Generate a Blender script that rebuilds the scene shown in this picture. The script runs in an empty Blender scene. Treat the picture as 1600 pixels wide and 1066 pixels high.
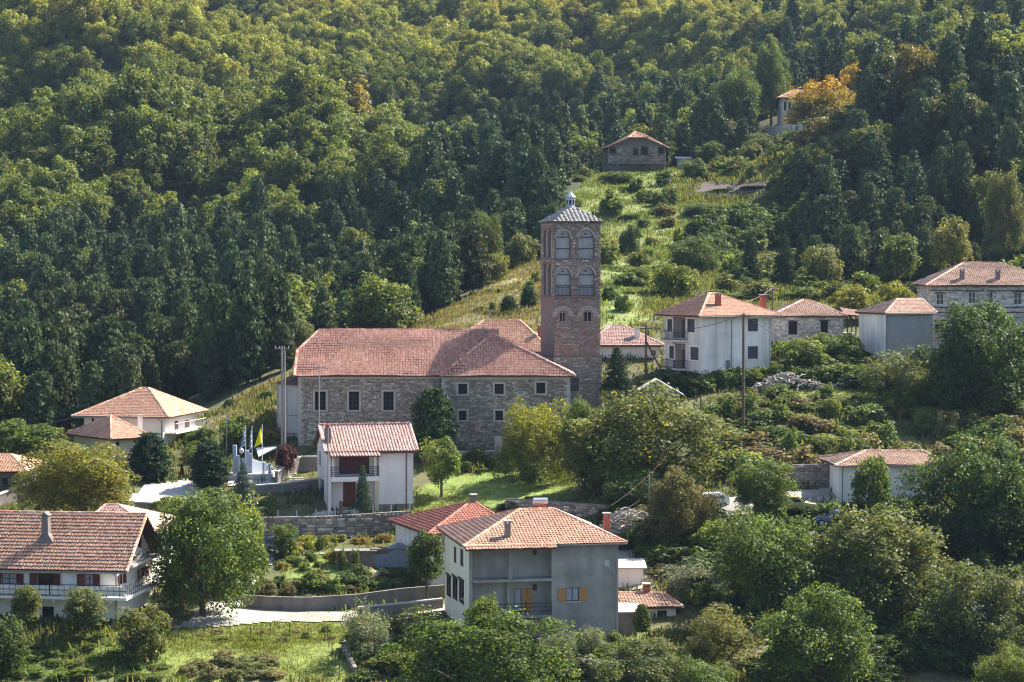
import bpy, math, random
import numpy as np
from mathutils import Vector, Matrix

# ---------------------------------------------------------------- camera, sky, sun, exposure
S = bpy.context.scene
COL = S.collection
F = 3600.0                     # focal length in pixels of a 1600 x 1066 picture
PITCH = math.radians(-2.0)
CP, SP = math.cos(PITCH), math.sin(PITCH)
cam = bpy.data.cameras.new('camera'); cam.sensor_width = 36.0; cam.lens = 36.0 * F / 1600.0
cam.clip_start = 1.0; cam.clip_end = 6000.0
camo = bpy.data.objects.new('camera', cam); COL.objects.link(camo)
camo.location = (0, 0, 0); camo.rotation_euler = (math.radians(90) + PITCH, 0, 0)
S.camera = camo
SUN_AZ, SUN_EL = math.radians(35), math.radians(46)       # azimuth from +x (right) towards +y (away)
SUN = Vector((math.cos(SUN_AZ) * math.cos(SUN_EL), math.sin(SUN_AZ) * math.cos(SUN_EL), math.sin(SUN_EL)))
W_ = bpy.data.worlds.new('World'); S.world = W_; W_.use_nodes = True
nt = W_.node_tree
bg = nt.nodes['Background']
sky = nt.nodes.new('ShaderNodeTexSky'); sky.sky_type = 'NISHITA'; sky.sun_disc = False
sky.sun_elevation = SUN_EL; sky.sun_rotation = math.atan2(SUN.x, SUN.y); sky.altitude = 1000; sky.dust_density = 2.5; sky.air_density = 0.9
nt.links.new(sky.outputs[0], bg.inputs[0]); bg.inputs[1].default_value = 0.1
sl = bpy.data.lights.new('sun', 'SUN'); sl.energy = 5.0; sl.angle = math.radians(0.5); sl.color = (1.0, 0.94, 0.84)
so = bpy.data.objects.new('sun', sl); COL.objects.link(so)
so.rotation_euler = SUN.to_track_quat('Z', 'Y').to_euler(); so.location = (200, 300, 300)
S.view_settings.view_transform = 'Standard'; S.view_settings.look = 'None'
S.view_settings.exposure = 1.6; S.view_settings.gamma = 1.0
S.render.engine = 'CYCLES'
S.cycles.max_bounces = 4; S.cycles.diffuse_bounces = 3; S.cycles.glossy_bounces = 2
S.cycles.transmission_bounces = 3; S.cycles.transparent_max_bounces = 4; S.cycles.volume_bounces = 0
S.cycles.caustics_reflective = False; S.cycles.caustics_refractive = False
S.cycles.sample_clamp_indirect = 4.0; S.cycles.filter_width = 1.15
S.cycles.use_denoising = True; S.cycles.denoiser = 'OPENIMAGEDENOISE'; S.cycles.use_adaptive_sampling = True; S.cycles.adaptive_threshold = 0.02

R = math.radians
rng = np.random.default_rng(7)
random.seed(7)

# ---------------------------------------------------------------- picture <-> place
def ray(px, py):
    u = (px - 800.0) / F; v = (533.0 - py) / F
    return np.array((u, CP - v * SP, SP + v * CP))
def at(px, py, D):
    d = ray(px, py); return d * (D / d[1])
def proj(P):
    dep = P[1] * CP + P[2] * SP
    return 800 + F * P[0] / dep, 533 - F * (-P[1] * SP + P[2] * CP) / dep
def ppm(D): return F / D            # pixels per metre at a depth

# ---------------------------------------------------------------- value noise
_perm = rng.random((256, 256))
def vnoise(x, y):
    x = np.asarray(x, float); y = np.asarray(y, float)
    xi = np.floor(x).astype(int); yi = np.floor(y).astype(int)
    fx = x - xi; fy = y - yi
    fx = fx * fx * (3 - 2 * fx); fy = fy * fy * (3 - 2 * fy)
    a = _perm[xi & 255, yi & 255]; b = _perm[(xi + 1) & 255, yi & 255]
    c = _perm[xi & 255, (yi + 1) & 255]; d = _perm[(xi + 1) & 255, (yi + 1) & 255]
    return (a * (1 - fx) + b * fx) * (1 - fy) + (c * (1 - fx) + d * fx) * fy - 0.5
def fbm(x, y, s, n=4):
    t = 0; a = 1.0
    for k in range(n):
        t = t + a * vnoise(x / s + 17.3 * k, y / s + 9.1 * k); s = s * 0.5; a *= 0.5
    return t

# ---------------------------------------------------------------- materials
def new_mat(name):
    m = bpy.data.materials.new(name); m.use_nodes = True
    n = m.node_tree.nodes; n.clear()
    out = n.new('ShaderNodeOutputMaterial')
    return m, n, m.node_tree.links, out
def mat(name, col, rough=0.85, noise=0.18, scale=3.0, bump=0.0, bscale=20.0, spec=0.25, metal=0.0, streak=0.0, attr=False, tint2=None):
    """principled material: base colour broken up by noise (dirt, wear), optional vertical streaks, optional bump"""
    m, n, l, out = new_mat(name)
    b = n.new('ShaderNodeBsdfPrincipled')
    b.inputs['Roughness'].default_value = rough; b.inputs['Specular IOR Level'].default_value = spec
    b.inputs['Metallic'].default_value = metal
    tc = n.new('ShaderNodeTexCoord')
    nz = n.new('ShaderNodeTexNoise'); nz.inputs['Scale'].default_value = scale; nz.inputs['Detail'].default_value = 6
    nz.inputs['Roughness'].default_value = 0.65
    l.new(tc.outputs['Object'], nz.inputs['Vector'])
    rp = n.new('ShaderNodeMapRange'); rp.inputs[1].default_value = 0.25; rp.inputs[2].default_value = 0.75
    rp.inputs[3].default_value = 1 - noise; rp.inputs[4].default_value = 1 + noise * 0.7
    l.new(nz.outputs[0], rp.inputs[0])
    mul = n.new('ShaderNodeMix'); mul.data_type = 'RGBA'; mul.blend_type = 'MULTIPLY'; mul.inputs[0].default_value = 1
    if attr:
        a = n.new('ShaderNodeAttribute'); a.attribute_name = 'Col'; l.new(a.outputs['Color'], mul.inputs[6])
    elif tint2 is not None:
        mx = n.new('ShaderNodeMix'); mx.data_type = 'RGBA'
        mx.inputs[6].default_value = (*col, 1); mx.inputs[7].default_value = (*tint2, 1)
        n2 = n.new('ShaderNodeTexNoise'); n2.inputs['Scale'].default_value = scale * 0.4; n2.inputs['Detail'].default_value = 5
        l.new(tc.outputs['Object'], n2.inputs['Vector'])
        r2 = n.new('ShaderNodeMapRange'); r2.inputs[1].default_value = 0.42; r2.inputs[2].default_value = 0.6
        l.new(n2.outputs[0], r2.inputs[0]); l.new(r2.outputs[0], mx.inputs[0]); l.new(mx.outputs[2], mul.inputs[6])
    else:
        mul.inputs[6].default_value = (*col, 1)
    l.new(rp.outputs[0], mul.inputs[7])
    res = mul.outputs[2]
    if streak > 0:
        mp = n.new('ShaderNodeMapping'); mp.inputs['Scale'].default_value = (0.8, 0.8, 0.07)
        l.new(tc.outputs['Object'], mp.inputs[0])
        ns = n.new('ShaderNodeTexNoise'); ns.inputs['Scale'].default_value = 1.3; ns.inputs['Detail'].default_value = 9; ns.inputs['Roughness'].default_value = 0.62
        l.new(mp.outputs[0], ns.inputs['Vector'])
        rs = n.new('ShaderNodeMapRange'); rs.inputs[1].default_value = 0.42; rs.inputs[2].default_value = 0.75
        rs.inputs[3].default_value = 1.0; rs.inputs[4].default_value = 1 - streak
        l.new(ns.outputs[0], rs.inputs[0])
        m2 = n.new('ShaderNodeMix'); m2.data_type = 'RGBA'; m2.blend_type = 'MULTIPLY'; m2.inputs[0].default_value = 1
        l.new(res, m2.inputs[6]); l.new(rs.outputs[0], m2.inputs[7]); res = m2.outputs[2]
    l.new(res, b.inputs['Base Color'])
    if bump > 0:
        nb = n.new('ShaderNodeTexNoise'); nb.inputs['Scale'].default_value = bscale; nb.inputs['Detail'].default_value = 5
        l.new(tc.outputs['Object'], nb.inputs['Vector'])
        bp = n.new('ShaderNodeBump'); bp.inputs['Strength'].default_value = bump; bp.inputs['Distance'].default_value = 0.05
        l.new(nb.outputs[0], bp.inputs['Height']); l.new(bp.outputs[0], b.inputs['Normal'])
    l.new(b.outputs[0], out.inputs[0])
    return m
def leaf_mat(name, trans=0.42, rough=0.55, spec=0.22, col=None):
    m, n, l, out = new_mat(name)
    a = n.new('ShaderNodeAttribute'); a.attribute_name = 'Col'
    oi = n.new('ShaderNodeObjectInfo')
    mul = n.new('ShaderNodeMix'); mul.data_type = 'RGBA'; mul.blend_type = 'MULTIPLY'; mul.inputs[0].default_value = 1
    if col is None: l.new(oi.outputs['Color'], mul.inputs[6])
    else: mul.inputs[6].default_value = (*col, 1)
    l.new(a.outputs['Color'], mul.inputs[7])
    b = n.new('ShaderNodeBsdfPrincipled'); b.inputs['Roughness'].default_value = rough; b.inputs['Specular IOR Level'].default_value = spec
    l.new(mul.outputs[2], b.inputs['Base Color'])
    t = n.new('ShaderNodeBsdfTranslucent')
    tt = n.new('ShaderNodeMix'); tt.data_type = 'RGBA'; tt.blend_type = 'MULTIPLY'; tt.inputs[0].default_value = 1
    l.new(mul.outputs[2], tt.inputs[6]); tt.inputs[7].default_value = (1.7, 1.55, 0.6, 1)
    l.new(tt.outputs[2], t.inputs[0])
    mx = n.new('ShaderNodeMixShader'); mx.inputs[0].default_value = trans
    l.new(b.outputs[0], mx.inputs[1]); l.new(t.outputs[0], mx.inputs[2]); l.new(mx.outputs[0], out.inputs[0])
    return m
M = {}
M['leaf'] = leaf_mat('leaves'); M['needle'] = leaf_mat('needles', trans=0.15, rough=0.7, spec=0.1)
M['bark'] = mat('bark', (0.10, 0.075, 0.055), 0.95, 0.4, 6)
M['ground'] = mat('ground', (1, 1, 1), 0.95, 0.5, 0.8, attr=True, bump=0.7, bscale=5)
M['road'] = mat('road', (0.37, 0.345, 0.30), 0.9, 0.22, 0.8, bump=0.2, tint2=(0.28, 0.255, 0.22))
M['plaza'] = mat('plaza', (0.44, 0.42, 0.38), 0.85, 0.2, 1.2)
M['tile'] = mat('roof_tile', (1, 1, 1), 0.75, 0.16, 5, attr=True, spec=0.3)
M['stone'] = mat('stone', (1, 1, 1), 0.9, 0.25, 7, attr=True, bump=0.35, bscale=14)
M['roofbase'] = mat('roof_base', (0.12, 0.055, 0.04), 0.9)
M['wood_eave'] = mat('eave_wood', (0.10, 0.05, 0.03), 0.8, 0.3)
M['mortar'] = mat('mortar', (0.19, 0.165, 0.14), 0.95, 0.3, 2.0, bump=0.4, bscale=10, tint2=(0.27, 0.24, 0.20))
M['mortar_pale'] = mat('mortar_pale', (0.52, 0.48, 0.43), 0.95, 0.25, 2.0, bump=0.4, bscale=10)
M['render_grey'] = mat('cement_render', (0.34, 0.315, 0.28), 0.9, 0.22, 0.9, bump=0.15, streak=0.28, tint2=(0.27, 0.25, 0.225))
M['cream'] = mat('cream_paint', (0.88, 0.78, 0.58), 0.85, 0.06, 0.8, streak=0.10)
M['white'] = mat('white_paint', (0.87, 0.81, 0.74), 0.85, 0.08, 0.8, streak=0.12)
M['white_old'] = mat('weathered_white', (0.83, 0.77, 0.70), 0.9, 0.14, 0.7, streak=0.32, tint2=(0.70, 0.655, 0.60))
M['pinkish'] = mat('pale_render', (0.80, 0.72, 0.66), 0.9, 0.1, 0.9, streak=0.14, tint2=(0.72, 0.65, 0.60))
M['white_shade_tint'] = mat('shade_tinted_render', (0.80, 0.76, 0.75), 0.9, 0.06, 0.9, streak=0.08)  # white wall, the lavender cast of its shade put into the paint
M['yellowish'] = mat('yellow_render', (0.56, 0.50, 0.33), 0.9, 0.1, 1.0)
M['blockgrey'] = mat('block_render', (0.30, 0.29, 0.28), 0.95, 0.2, 1.5, bump=0.4, bscale=8)
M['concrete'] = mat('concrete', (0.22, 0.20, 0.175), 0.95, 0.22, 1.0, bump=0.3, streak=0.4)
M['concrete_pale'] = mat('pale_concrete', (0.46, 0.44, 0.41), 0.9, 0.15, 1.2, streak=0.15)
M['brick_red'] = mat('red_plaster', (0.25, 0.15, 0.12), 0.95, 0.3, 2.5, bump=0.4, bscale=10, tint2=(0.235, 0.19, 0.16))
M['brown_stone'] = mat('brown_wall', (0.17, 0.135, 0.115), 0.95, 0.25, 2.0, bump=0.4, bscale=8)
M['glass'] = mat('window_glass', (0.018, 0.02, 0.026), 0.12, 0.2, 1.0, spec=0.6)
M['curtain'] = mat('net_curtain', (0.34, 0.36, 0.40), 0.7, 0.25, 4.0)
M['dark'] = mat('dark_interior', (0.02, 0.018, 0.02), 0.9)
M['frame_dark'] = mat('dark_wood', (0.055, 0.032, 0.028), 0.6, 0.25)
M['frame_white'] = mat('white_frame', (0.62, 0.62, 0.62), 0.6, 0.1)
M['shutter_red'] = mat('red_shutter', (0.13, 0.035, 0.028), 0.6, 0.2, 5)
M['shutter_grey'] = mat('grey_blind', (0.085, 0.075, 0.085), 0.6, 0.2, 5)
M['wood_orange'] = mat('orange_wood', (0.42, 0.20, 0.065), 0.6, 0.2, 5)
M['wood_grey'] = mat('weathered_board', (0.36, 0.37, 0.39), 0.9, 0.25, 4, streak=0.3)
M['stone_pale'] = mat('pale_stone', (0.42, 0.38, 0.33), 0.9, 0.25, 4, bump=0.3)
M['slate'] = mat('stone_slab', (1, 1, 1), 0.8, 0.25, 5, attr=True)
M['iron'] = mat('dark_iron', (0.04, 0.04, 0.045), 0.5, 0.2, 4)
M['steel'] = mat('galvanised', (0.45, 0.46, 0.48), 0.35, 0.12, 3, metal=0.7)
M['zinc'] = mat('zinc', (0.36, 0.40, 0.44), 0.6, 0.2, 3)
M['pole'] = mat('pole_wood', (0.13, 0.095, 0.07), 0.9, 0.3, 5)
M['polegrey'] = mat('pole_grey', (0.25, 0.235, 0.22), 0.9, 0.2, 5)
M['chimney'] = mat('chimney_render', (0.18, 0.16, 0.15), 0.9, 0.3, 3)
M['chimney_red'] = mat('chimney_brick', (0.30, 0.10, 0.07), 0.9, 0.3, 4)
M['pale_blue'] = mat('pale_blue_marble', (0.36, 0.42, 0.50), 0.6, 0.1, 2)
M['tarp'] = mat('grey_tarpaulin', (0.20, 0.21, 0.25), 0.45, 0.25, 3, bump=0.5, bscale=3)
M['flag_blue'] = mat('blue_cloth', (0.05, 0.14, 0.42), 0.8)
M['flag_white'] = mat('white_cloth', (0.7, 0.7, 0.72), 0.8)
M['flag_yellow'] = mat('yellow_cloth', (0.75, 0.68, 0.03), 0.8)
M['car_white'] = mat('white_car_paint', (0.70, 0.74, 0.78), 0.25, 0.04, 2, spec=0.5)
M['car_yellow'] = mat('yellow_car_paint', (0.55, 0.45, 0.20), 0.35, 0.1, 2, spec=0.5)
M['car_blue'] = mat('blue_car_paint', (0.10, 0.13, 0.24), 0.25, 0.1, 2, spec=0.5)
M['car_dark'] = mat('dark_car_paint', (0.03, 0.04, 0.07), 0.22, 0.1, 2, spec=0.6)
M['rubber'] = mat('rubber', (0.02, 0.02, 0.02), 0.9)
M['dead'] = mat('dead_wood', (0.36, 0.32, 0.28), 0.95, 0.3, 5)
M['plastic_red'] = mat('red_plastic', (0.45, 0.10, 0.05), 0.5)
M['soil'] = mat('tilled_soil', (0.11, 0.085, 0.075), 1.0, 0.35, 2, bump=0.6, bscale=6)

# ---------------------------------------------------------------- mesh builders
def tag(o, label=None, cat=None, group=None, kind=None, color=None):
    if label: o['label'] = label
    if cat: o['category'] = cat
    if group: o['group'] = group
    if kind: o['kind'] = kind
    if color is not None: o.color = (*color, 1)
    return o
def link(o, parent=None):
    COL.objects.link(o)
    if parent is not None: o.parent = parent
    return o
def empty(name, loc=(0, 0, 0), rz=0.0, label=None, cat=None, group=None):
    o = bpy.data.objects.new(name, None); o.empty_display_size = 0.3
    o.location = loc; o.rotation_euler = (0, 0, rz); link(o)
    return tag(o, label, cat, group)
class MB:
    def __init__(s): s.V = []; s.F = []; s.C = []; s.n = 0
    def add(s, verts, faces, col=(1, 1, 1)):
        verts = np.asarray(verts, float).reshape(-1, 3)
        s.V.append(verts); s.F += [tuple(i + s.n for i in f) for f in faces]
        c = np.asarray(col, float)
        s.C.append(np.tile(c, (len(verts), 1)) if c.ndim == 1 else c); s.n += len(verts)
        return s
    def box(s, x0, x1, y0, y1, z0, z1, col=(1, 1, 1)):
        v = [(x0, y0, z0), (x1, y0, z0), (x1, y1, z0), (x0, y1, z0), (x0, y0, z1), (x1, y0, z1), (x1, y1, z1), (x0, y1, z1)]
        return s.add(v, [(0, 3, 2, 1), (4, 5, 6, 7), (0, 1, 5, 4), (1, 2, 6, 5), (2, 3, 7, 6), (3, 0, 4, 7)], col)
    def obox(s, O, u, v, w, col=(1, 1, 1)):
        """box from corner O with edge vectors u, v, w"""
        O, u, v, w = (np.asarray(a, float) for a in (O, u, v, w))
        p = [O, O + u, O + u + v, O + v, O + w, O + u + w, O + u + v + w, O + v + w]
        fs = [(0, 3, 2, 1), (4, 5, 6, 7), (0, 1, 5, 4), (1, 2, 6, 5), (2, 3, 7, 6), (3, 0, 4, 7)]
        if np.dot(np.cross(u, v), w) < 0: fs = [f[::-1] for f in fs]
        return s.add(p, fs, col)
    def tube(s, pts, rad, n=7, cap=True, col=(1, 1, 1)):
        pts = [np.asarray(p, float) for p in pts]
        rad = rad if hasattr(rad, '__len__') else [rad] * len(pts)
        vs = []
        for i, p in enumerate(pts):
            d = pts[min(i + 1, len(pts) - 1)] - pts[max(i - 1, 0)]; d = d / (np.linalg.norm(d) + 1e-9)
            a = np.cross(d, (0, 0, 1)) if abs(d[2]) < 0.95 else np.cross(d, (1, 0, 0)); a /= np.linalg.norm(a); b = np.cross(d, a)
            for k in range(n):
                t = 2 * math.pi * k / n; vs.append(p + rad[i] * (math.cos(t) * a + math.sin(t) * b))
        fs = []
        for i in range(len(pts) - 1):
            for k in range(n):
                k2 = (k + 1) % n; fs.append((i * n + k, (i + 1) * n + k, (i + 1) * n + k2, i * n + k2))
        if cap: fs += [tuple(range(n)), tuple(range((len(pts) - 1) * n, len(pts) * n))[::-1]]
        return s.add(vs, fs, col)
    def lathe(s, prof, n=16, c=(0, 0, 0), col=(1, 1, 1)):
        vs = []; fs = []
        for r, z in prof:
            for k in range(n):
                t = 2 * math.pi * k / n; vs.append((c[0] + r * math.cos(t), c[1] + r * math.sin(t), c[2] + z))
        for i in range(len(prof) - 1):
            for k in range(n):
                k2 = (k + 1) % n; fs.append((i * n + k, i * n + k2, (i + 1) * n + k2, (i + 1) * n + k))
        fs += [tuple(range(n))[::-1], tuple(range((len(prof) - 1) * n, len(prof) * n))]
        return s.add(vs, fs, col)
    def mesh(s, name, m, smooth=False):
        me = bpy.data.meshes.new(name)
        V = np.concatenate(s.V) if s.V else np.zeros((0, 3))
        me.from_pydata(V.tolist(), [], s.F)
        me.materials.append(M[m] if isinstance(m, str) else m)
        ca = me.color_attributes.new('Col', 'FLOAT_COLOR', 'POINT')
        C = np.ones((len(V), 4)); C[:, :3] = np.concatenate(s.C) if s.C else 1
        ca.data.foreach_set('color', C.ravel().astype(np.float32))
        if smooth: me.polygons.foreach_set('use_smooth', [True] * len(me.polygons))
        me.update(); return me
    def build(s, name, m, parent=None, smooth=False, **kw):
        o = bpy.data.objects.new(name, s.mesh(name, m, smooth)); link(o, parent)
        return tag(o, **kw)
def fast_mesh(name, V, Q, C, m):
    """big quad mesh from arrays: V (n,3), Q (k,4), C (n,3)"""
    me = bpy.data.meshes.new(name)
    n, k = len(V), len(Q); w = Q.shape[1]
    me.vertices.add(n); me.vertices.foreach_set('co', V.astype(np.float32).ravel())
    me.loops.add(k * w); me.loops.foreach_set('vertex_index', Q.astype(np.int32).ravel())
    me.polygons.add(k); me.polygons.foreach_set('loop_start', np.arange(0, k * w, w, dtype=np.int32))
    me.materials.append(M[m] if isinstance(m, str) else m)
    me.update(calc_edges=True)
    ca = me.color_attributes.new('Col', 'FLOAT_COLOR', 'POINT')
    C4 = np.ones((n, 4), np.float32); C4[:, :3] = C
    ca.data.foreach_set('color', C4.ravel()); me.validate()
    return me

# ---------------------------------------------------------------- the terrain
CTRL = [ # picture x, picture y of the bare ground, depth in metres
 (-300,1120,165),(0,1066,171),(300,1066,171),(600,1075,171),(900,1075,171),(1200,1090,172),(1600,1110,172),(1950,1110,170),
 (800,1250,150),(0,1250,150),(1600,1260,150),(800,1500,118),(0,1500,118),(1600,1500,118),
 (-200,985,181),(100,988,179),(230,980,183),(400,978,186),(450,962,191),(560,962,191),(640,965,189),(730,1003,180),(860,1010,179),(970,1003,182),(1050,988,189),
 (380,945,194),(560,926,197),(690,920,199),(430,900,201),(560,885,204),(640,880,206),(720,900,203),(420,846,212),(520,834,214),(620,828,215),(720,838,213),
 (-100,860,200),(40,800,212),(150,800,212),(250,772,224),(330,770,224),(430,800,220),(540,803,219.5),(650,797,221),
 (20,762,216),(170,730,232),(230,712,239),(330,700,240),(400,745,229),(440,712,237),(480,700,239.5),
 (700,790,223),(730,762,229),(840,748,232),(740,706,238),(600,700,240),(700,700,240.5),(850,698,241),(900,690,243),
 (850,812,215),(940,830,212),(985,872,205),(1000,930,196),(950,760,226),(1050,700,236),
 (1100,905,197),(1200,990,186),(1400,1000,184),(1550,1010,184),(1200,850,205),(1400,850,203),(1560,850,203),(1150,788,213),(1250,783,214),(1400,775,215),(1600,770,216),(1900,780,216),
 (1200,735,224),(1400,738,224),(1200,690,233),(1400,690,233),(1600,690,233),(1150,655,240),(1300,650,240),(1500,655,240),(1250,620,247),(1350,612,248),(1560,620,246),(1900,620,246),
 (1060,592,255),(1120,588,256),(1200,580,257),(1000,588,258),(1260,545,266),(1330,545,266),(1400,552,264),(1500,556,266),(1600,560,266),
 (800,560,262),(950,570,262),(1100,470,296),(1280,472,296),(1450,470,296),(1620,480,290),(1900,480,290),
 (640,526,285),(720,482,300),(800,440,322),(850,410,340),(840,335,398),(920,280,436),(990,268,442),(1050,266,446),(1150,292,430),(1235,232,470),(1235,205,482),
 (960,420,338),(1040,372,366),(1060,310,410),(1000,330,396),(1150,370,372),(1250,330,402),(1330,250,440),
 (1400,430,326),(1400,360,362),(1400,260,420),(1400,150,486),(1400,40,566),(1400,-70,650),(1400,-200,780),(1620,420,320),(1620,350,352),(1620,250,408),(1620,140,476),(1620,30,550),(1620,-80,640),(1950,250,400),(1950,0,560),
 (430,606,262),(380,636,255),(340,660,250),(300,668,262),(450,560,290),(560,560,296),(560,520,330),(640,500,345),(760,432,385),
 (-50,690,262),(100,690,264),(200,680,272),(-50,625,308),(200,620,312),(400,610,306),(-50,520,370),(200,520,372),(440,515,366),(-50,420,430),(200,425,432),(450,420,430),(600,440,402),
 (-50,325,490),(200,330,492),(450,330,490),(700,360,462),(-50,222,570),(200,232,566),(450,230,562),(700,260,540),(900,250,520),(1100,200,510),
 (-50,120,660),(200,122,660),(450,130,650),(700,150,635),(950,140,620),(1150,120,590),(-50,25,760),(200,15,770),(450,15,760),(700,20,745),(950,20,720),(1150,20,680),
 (-50,-70,880),(300,-85,890),(700,-90,870),(1100,-90,820),(-50,-180,1050),(500,-200,1050),(1000,-200,1000),(-400,420,430),(-400,222,570),(-400,25,760),(-400,620,310),(-400,780,215),
]
cp = np.array([at(*c) for c in CTRL])
# ridges and ravines running down the far hillside
def folds(x, y):
    far = np.clip((y - 330) / 200, 0, 1)
    mk = np.maximum(1 / (1 + np.exp((x - 2) / 7)), 1 / (1 + np.exp(-(y - 520) / 18)))
    d_ = x * 0.85 + y * 0.5                                # spurs running down to the left
    a = (fbm(d_, y * 0.35, 70, 3) * 30 + fbm(x + 300, y, 60, 2) * 10) * far * mk
    # rounded wooded knolls on the left with a deep ravine behind them
    left = 1 / (1 + np.exp((x - 6) / 7)); y0 = 486 + 0.22 * (x + 60)
    for (kx, ky, ka, rx, ry) in ((-112, 488, 13, 20, 22), (-76, 476, 17, 17, 24), (-46, 486, 17, 16, 22), (-22, 440, 5, 13, 24), (6, 520, 6, 18, 26)):
        a = a + ka * np.exp(-((x - kx) / rx) ** 2 - ((y - ky) / ry) ** 2)
    a = a - left * 24 * np.exp(-((y - y0 - 58) / 22) ** 2) + left * 12 * np.exp(-((y - y0 - 118) / 32) ** 2)
    a = a - 10 * np.exp(-((x + 61 - 0.25 * (y - 450)) / 7) ** 2 - ((y - 455) / 45) ** 2)      # gully between two knolls
    # a steep shaded hollow on the right
    rt = 1 / (1 + np.exp(-(x - 48) / 6)) 
    a = a + rt * (-10 * np.exp(-((y - 345) / 22) ** 2) + 13 * np.exp(-((y - 415) / 30) ** 2))
    return a
cz = cp[:, 2]
SC = 100.0
def _phi(r2): return 0.5 * r2 * np.log(r2 + 1e-12)
P2 = cp[:, :2] / SC
nC = len(P2)
K = _phi(((P2[:, None] - P2[None]) ** 2).sum(-1)) + np.eye(nC) * 0.002
A = np.zeros((nC + 3, nC + 3)); A[:nC, :nC] = K; A[:nC, nC] = 1; A[:nC, nC + 1:] = P2; A[nC, :nC] = 1; A[nC + 1:, :nC] = P2.T
sol = np.linalg.solve(A, np.concatenate([cz, np.zeros(3)]))
NR, NCOL = 420, 190
Dg = np.geomspace(105, 1300, NR); Sg = np.linspace(-0.36, 0.36, NCOL)
gx = Sg[None, :] * Dg[:, None]; gy = np.repeat(Dg[:, None], NCOL, 1)
q = np.stack([gx.ravel(), gy.ravel()], 1) / SC
gz = np.empty(len(q))
for i in range(0, len(q), 8000):
    b = q[i:i + 8000]
    gz[i:i + 8000] = _phi(((b[:, None] - P2[None]) ** 2).sum(-1)) @ sol[:nC] + sol[nC] + b @ sol[nC + 1:]
gz = gz.reshape(NR, NCOL)
gz += fbm(gx, gy, 9, 3) * 0.35 * np.clip((gy - 100) / 150, 0.3, 3) + folds(gx, gy)
LG0, LGS = math.log(Dg[0]), (math.log(Dg[-1]) - math.log(Dg[0])) / (NR - 1)
def ground(x, y):
    x = np.asarray(x, float); y = np.asarray(y, float)
    r = np.clip((np.log(np.maximum(y, 1)) - LG0) / LGS, 0, NR - 1.001); c = np.clip((x / y - Sg[0]) / (Sg[1] - Sg[0]), 0, NCOL - 1.001)
    ri = r.astype(int); ci = c.astype(int); fr = r - ri; fc = c - ci
    return (gz[ri, ci] * (1 - fc) + gz[ri, ci + 1] * fc) * (1 - fr) + (gz[ri + 1, ci] * (1 - fc) + gz[ri + 1, ci + 1] * fc) * fr
def gxy(px, D):
    """point on the ground seen in picture column px at depth D"""
    z = -20.0
    for _ in range(3):
        x = (px - 800) / F * (D * CP + z * SP); z = float(ground(x, D))
    return np.array((x, D, z))
def gp(px, py, dmin=150.0, dmax=900.0):
    """ground point under a pixel"""
    d = ray(px, py); ts = np.arange(dmin, dmax, 0.4)
    P = d[None] * (ts / d[1])[:, None]
    hit = np.nonzero(P[:, 2] <= ground(P[:, 0], P[:, 1]))[0]
    return P[hit[0]] if len(hit) else P[-1]
def inpoly(x, y, poly):
    x = np.asarray(x); y = np.asarray(y); r = np.zeros(x.shape, bool)
    n = len(poly)
    for i in range(n):
        x0, y0 = poly[i][:2]; x1, y1 = poly[(i + 1) % n][:2]
        if y0 == y1: continue
        c = ((y0 > y) != (y1 > y)) & (x < (x1 - x0) * (y - y0) / (y1 - y0) + x0)
        r ^= c
    return r
def gpoly(pix, dmin=150.0): return [gp(a, b, dmin) for a, b in pix]
LAWNS = {
 'field': ([(255, 978), (400, 972), (535, 962), (548, 1010), (560, 1064), (380, 1064), (240, 1064)], (0.165, 0.20, 0.045)),
 'front': ([(0, 990), (250, 990), (250, 1064), (0, 1064)], (0.11, 0.16, 0.04)),
 'churchlawn': ([(640, 806), (652, 768), (700, 745), (790, 735), (900, 735), (900, 778), (790, 792), (700, 806)], (0.15, 0.20, 0.045)),
 'garden': ([(440, 888), (500, 866), (560, 862), (655, 868), (640, 905), (560, 912), (440, 908)], (0.16, 0.21, 0.045)),
 'terrace': ([(1160, 626), (1200, 606), (1290, 604), (1370, 612), (1360, 626), (1240, 630)], (0.20, 0.23, 0.07)),
 'right': ([(968, 1004), (1000, 990), (1080, 990), (1110, 1030), (960, 1040)], (0.16, 0.20, 0.05)),
 'spur': ([(330, 668), (372, 628), (430, 600), (520, 560), (640, 512), (740, 462), (815, 415), (848, 400), (860, 470), (860, 560), (470, 610), (440, 690)], (0.21, 0.18, 0.09)),
 'hill': ([(868, 345), (885, 322), (915, 288), (945, 270), (1060, 268), (1075, 310), (1090, 350), (1060, 420), (1020, 500), (930, 530), (865, 500), (862, 410)], (0.17, 0.20, 0.06)),
}
LP = {k: (gpoly(v[0]), v[1]) for k, v in LAWNS.items()}
base = np.empty((NR * NCOL, 3)); fx, fy = gx.ravel(), gy.ravel()
sc = np.clip(fbm(fx, fy, 12, 3) + 0.5, 0, 1)[:, None]
near = np.array((0.075, 0.09, 0.03)) * (1 - sc) + np.array((0.14, 0.125, 0.06)) * sc
farc = np.array((0.035, 0.04, 0.02)) * (1 - sc) + np.array((0.085, 0.08, 0.04)) * sc
t = np.clip((fy - 270) / 60, 0, 1)[:, None]
base[:] = near * (1 - t) + farc * t
for k, (poly, c) in LP.items():
    m_ = inpoly(fx, fy, poly); v = 0.8 + 0.5 * sc[m_]
    base[m_] = np.array(c)[None] * v
idx = np.arange(NR * NCOL).reshape(NR, NCOL)
Q = np.stack([idx[:-1, :-1], idx[:-1, 1:], idx[1:, 1:], idx[1:, :-1]], -1).reshape(-1, 4)
go = bpy.data.objects.new('hillside_ground', fast_mesh('hillside_ground', np.stack([fx, fy, gz.ravel()], 1), Q, base, 'ground'))
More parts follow.
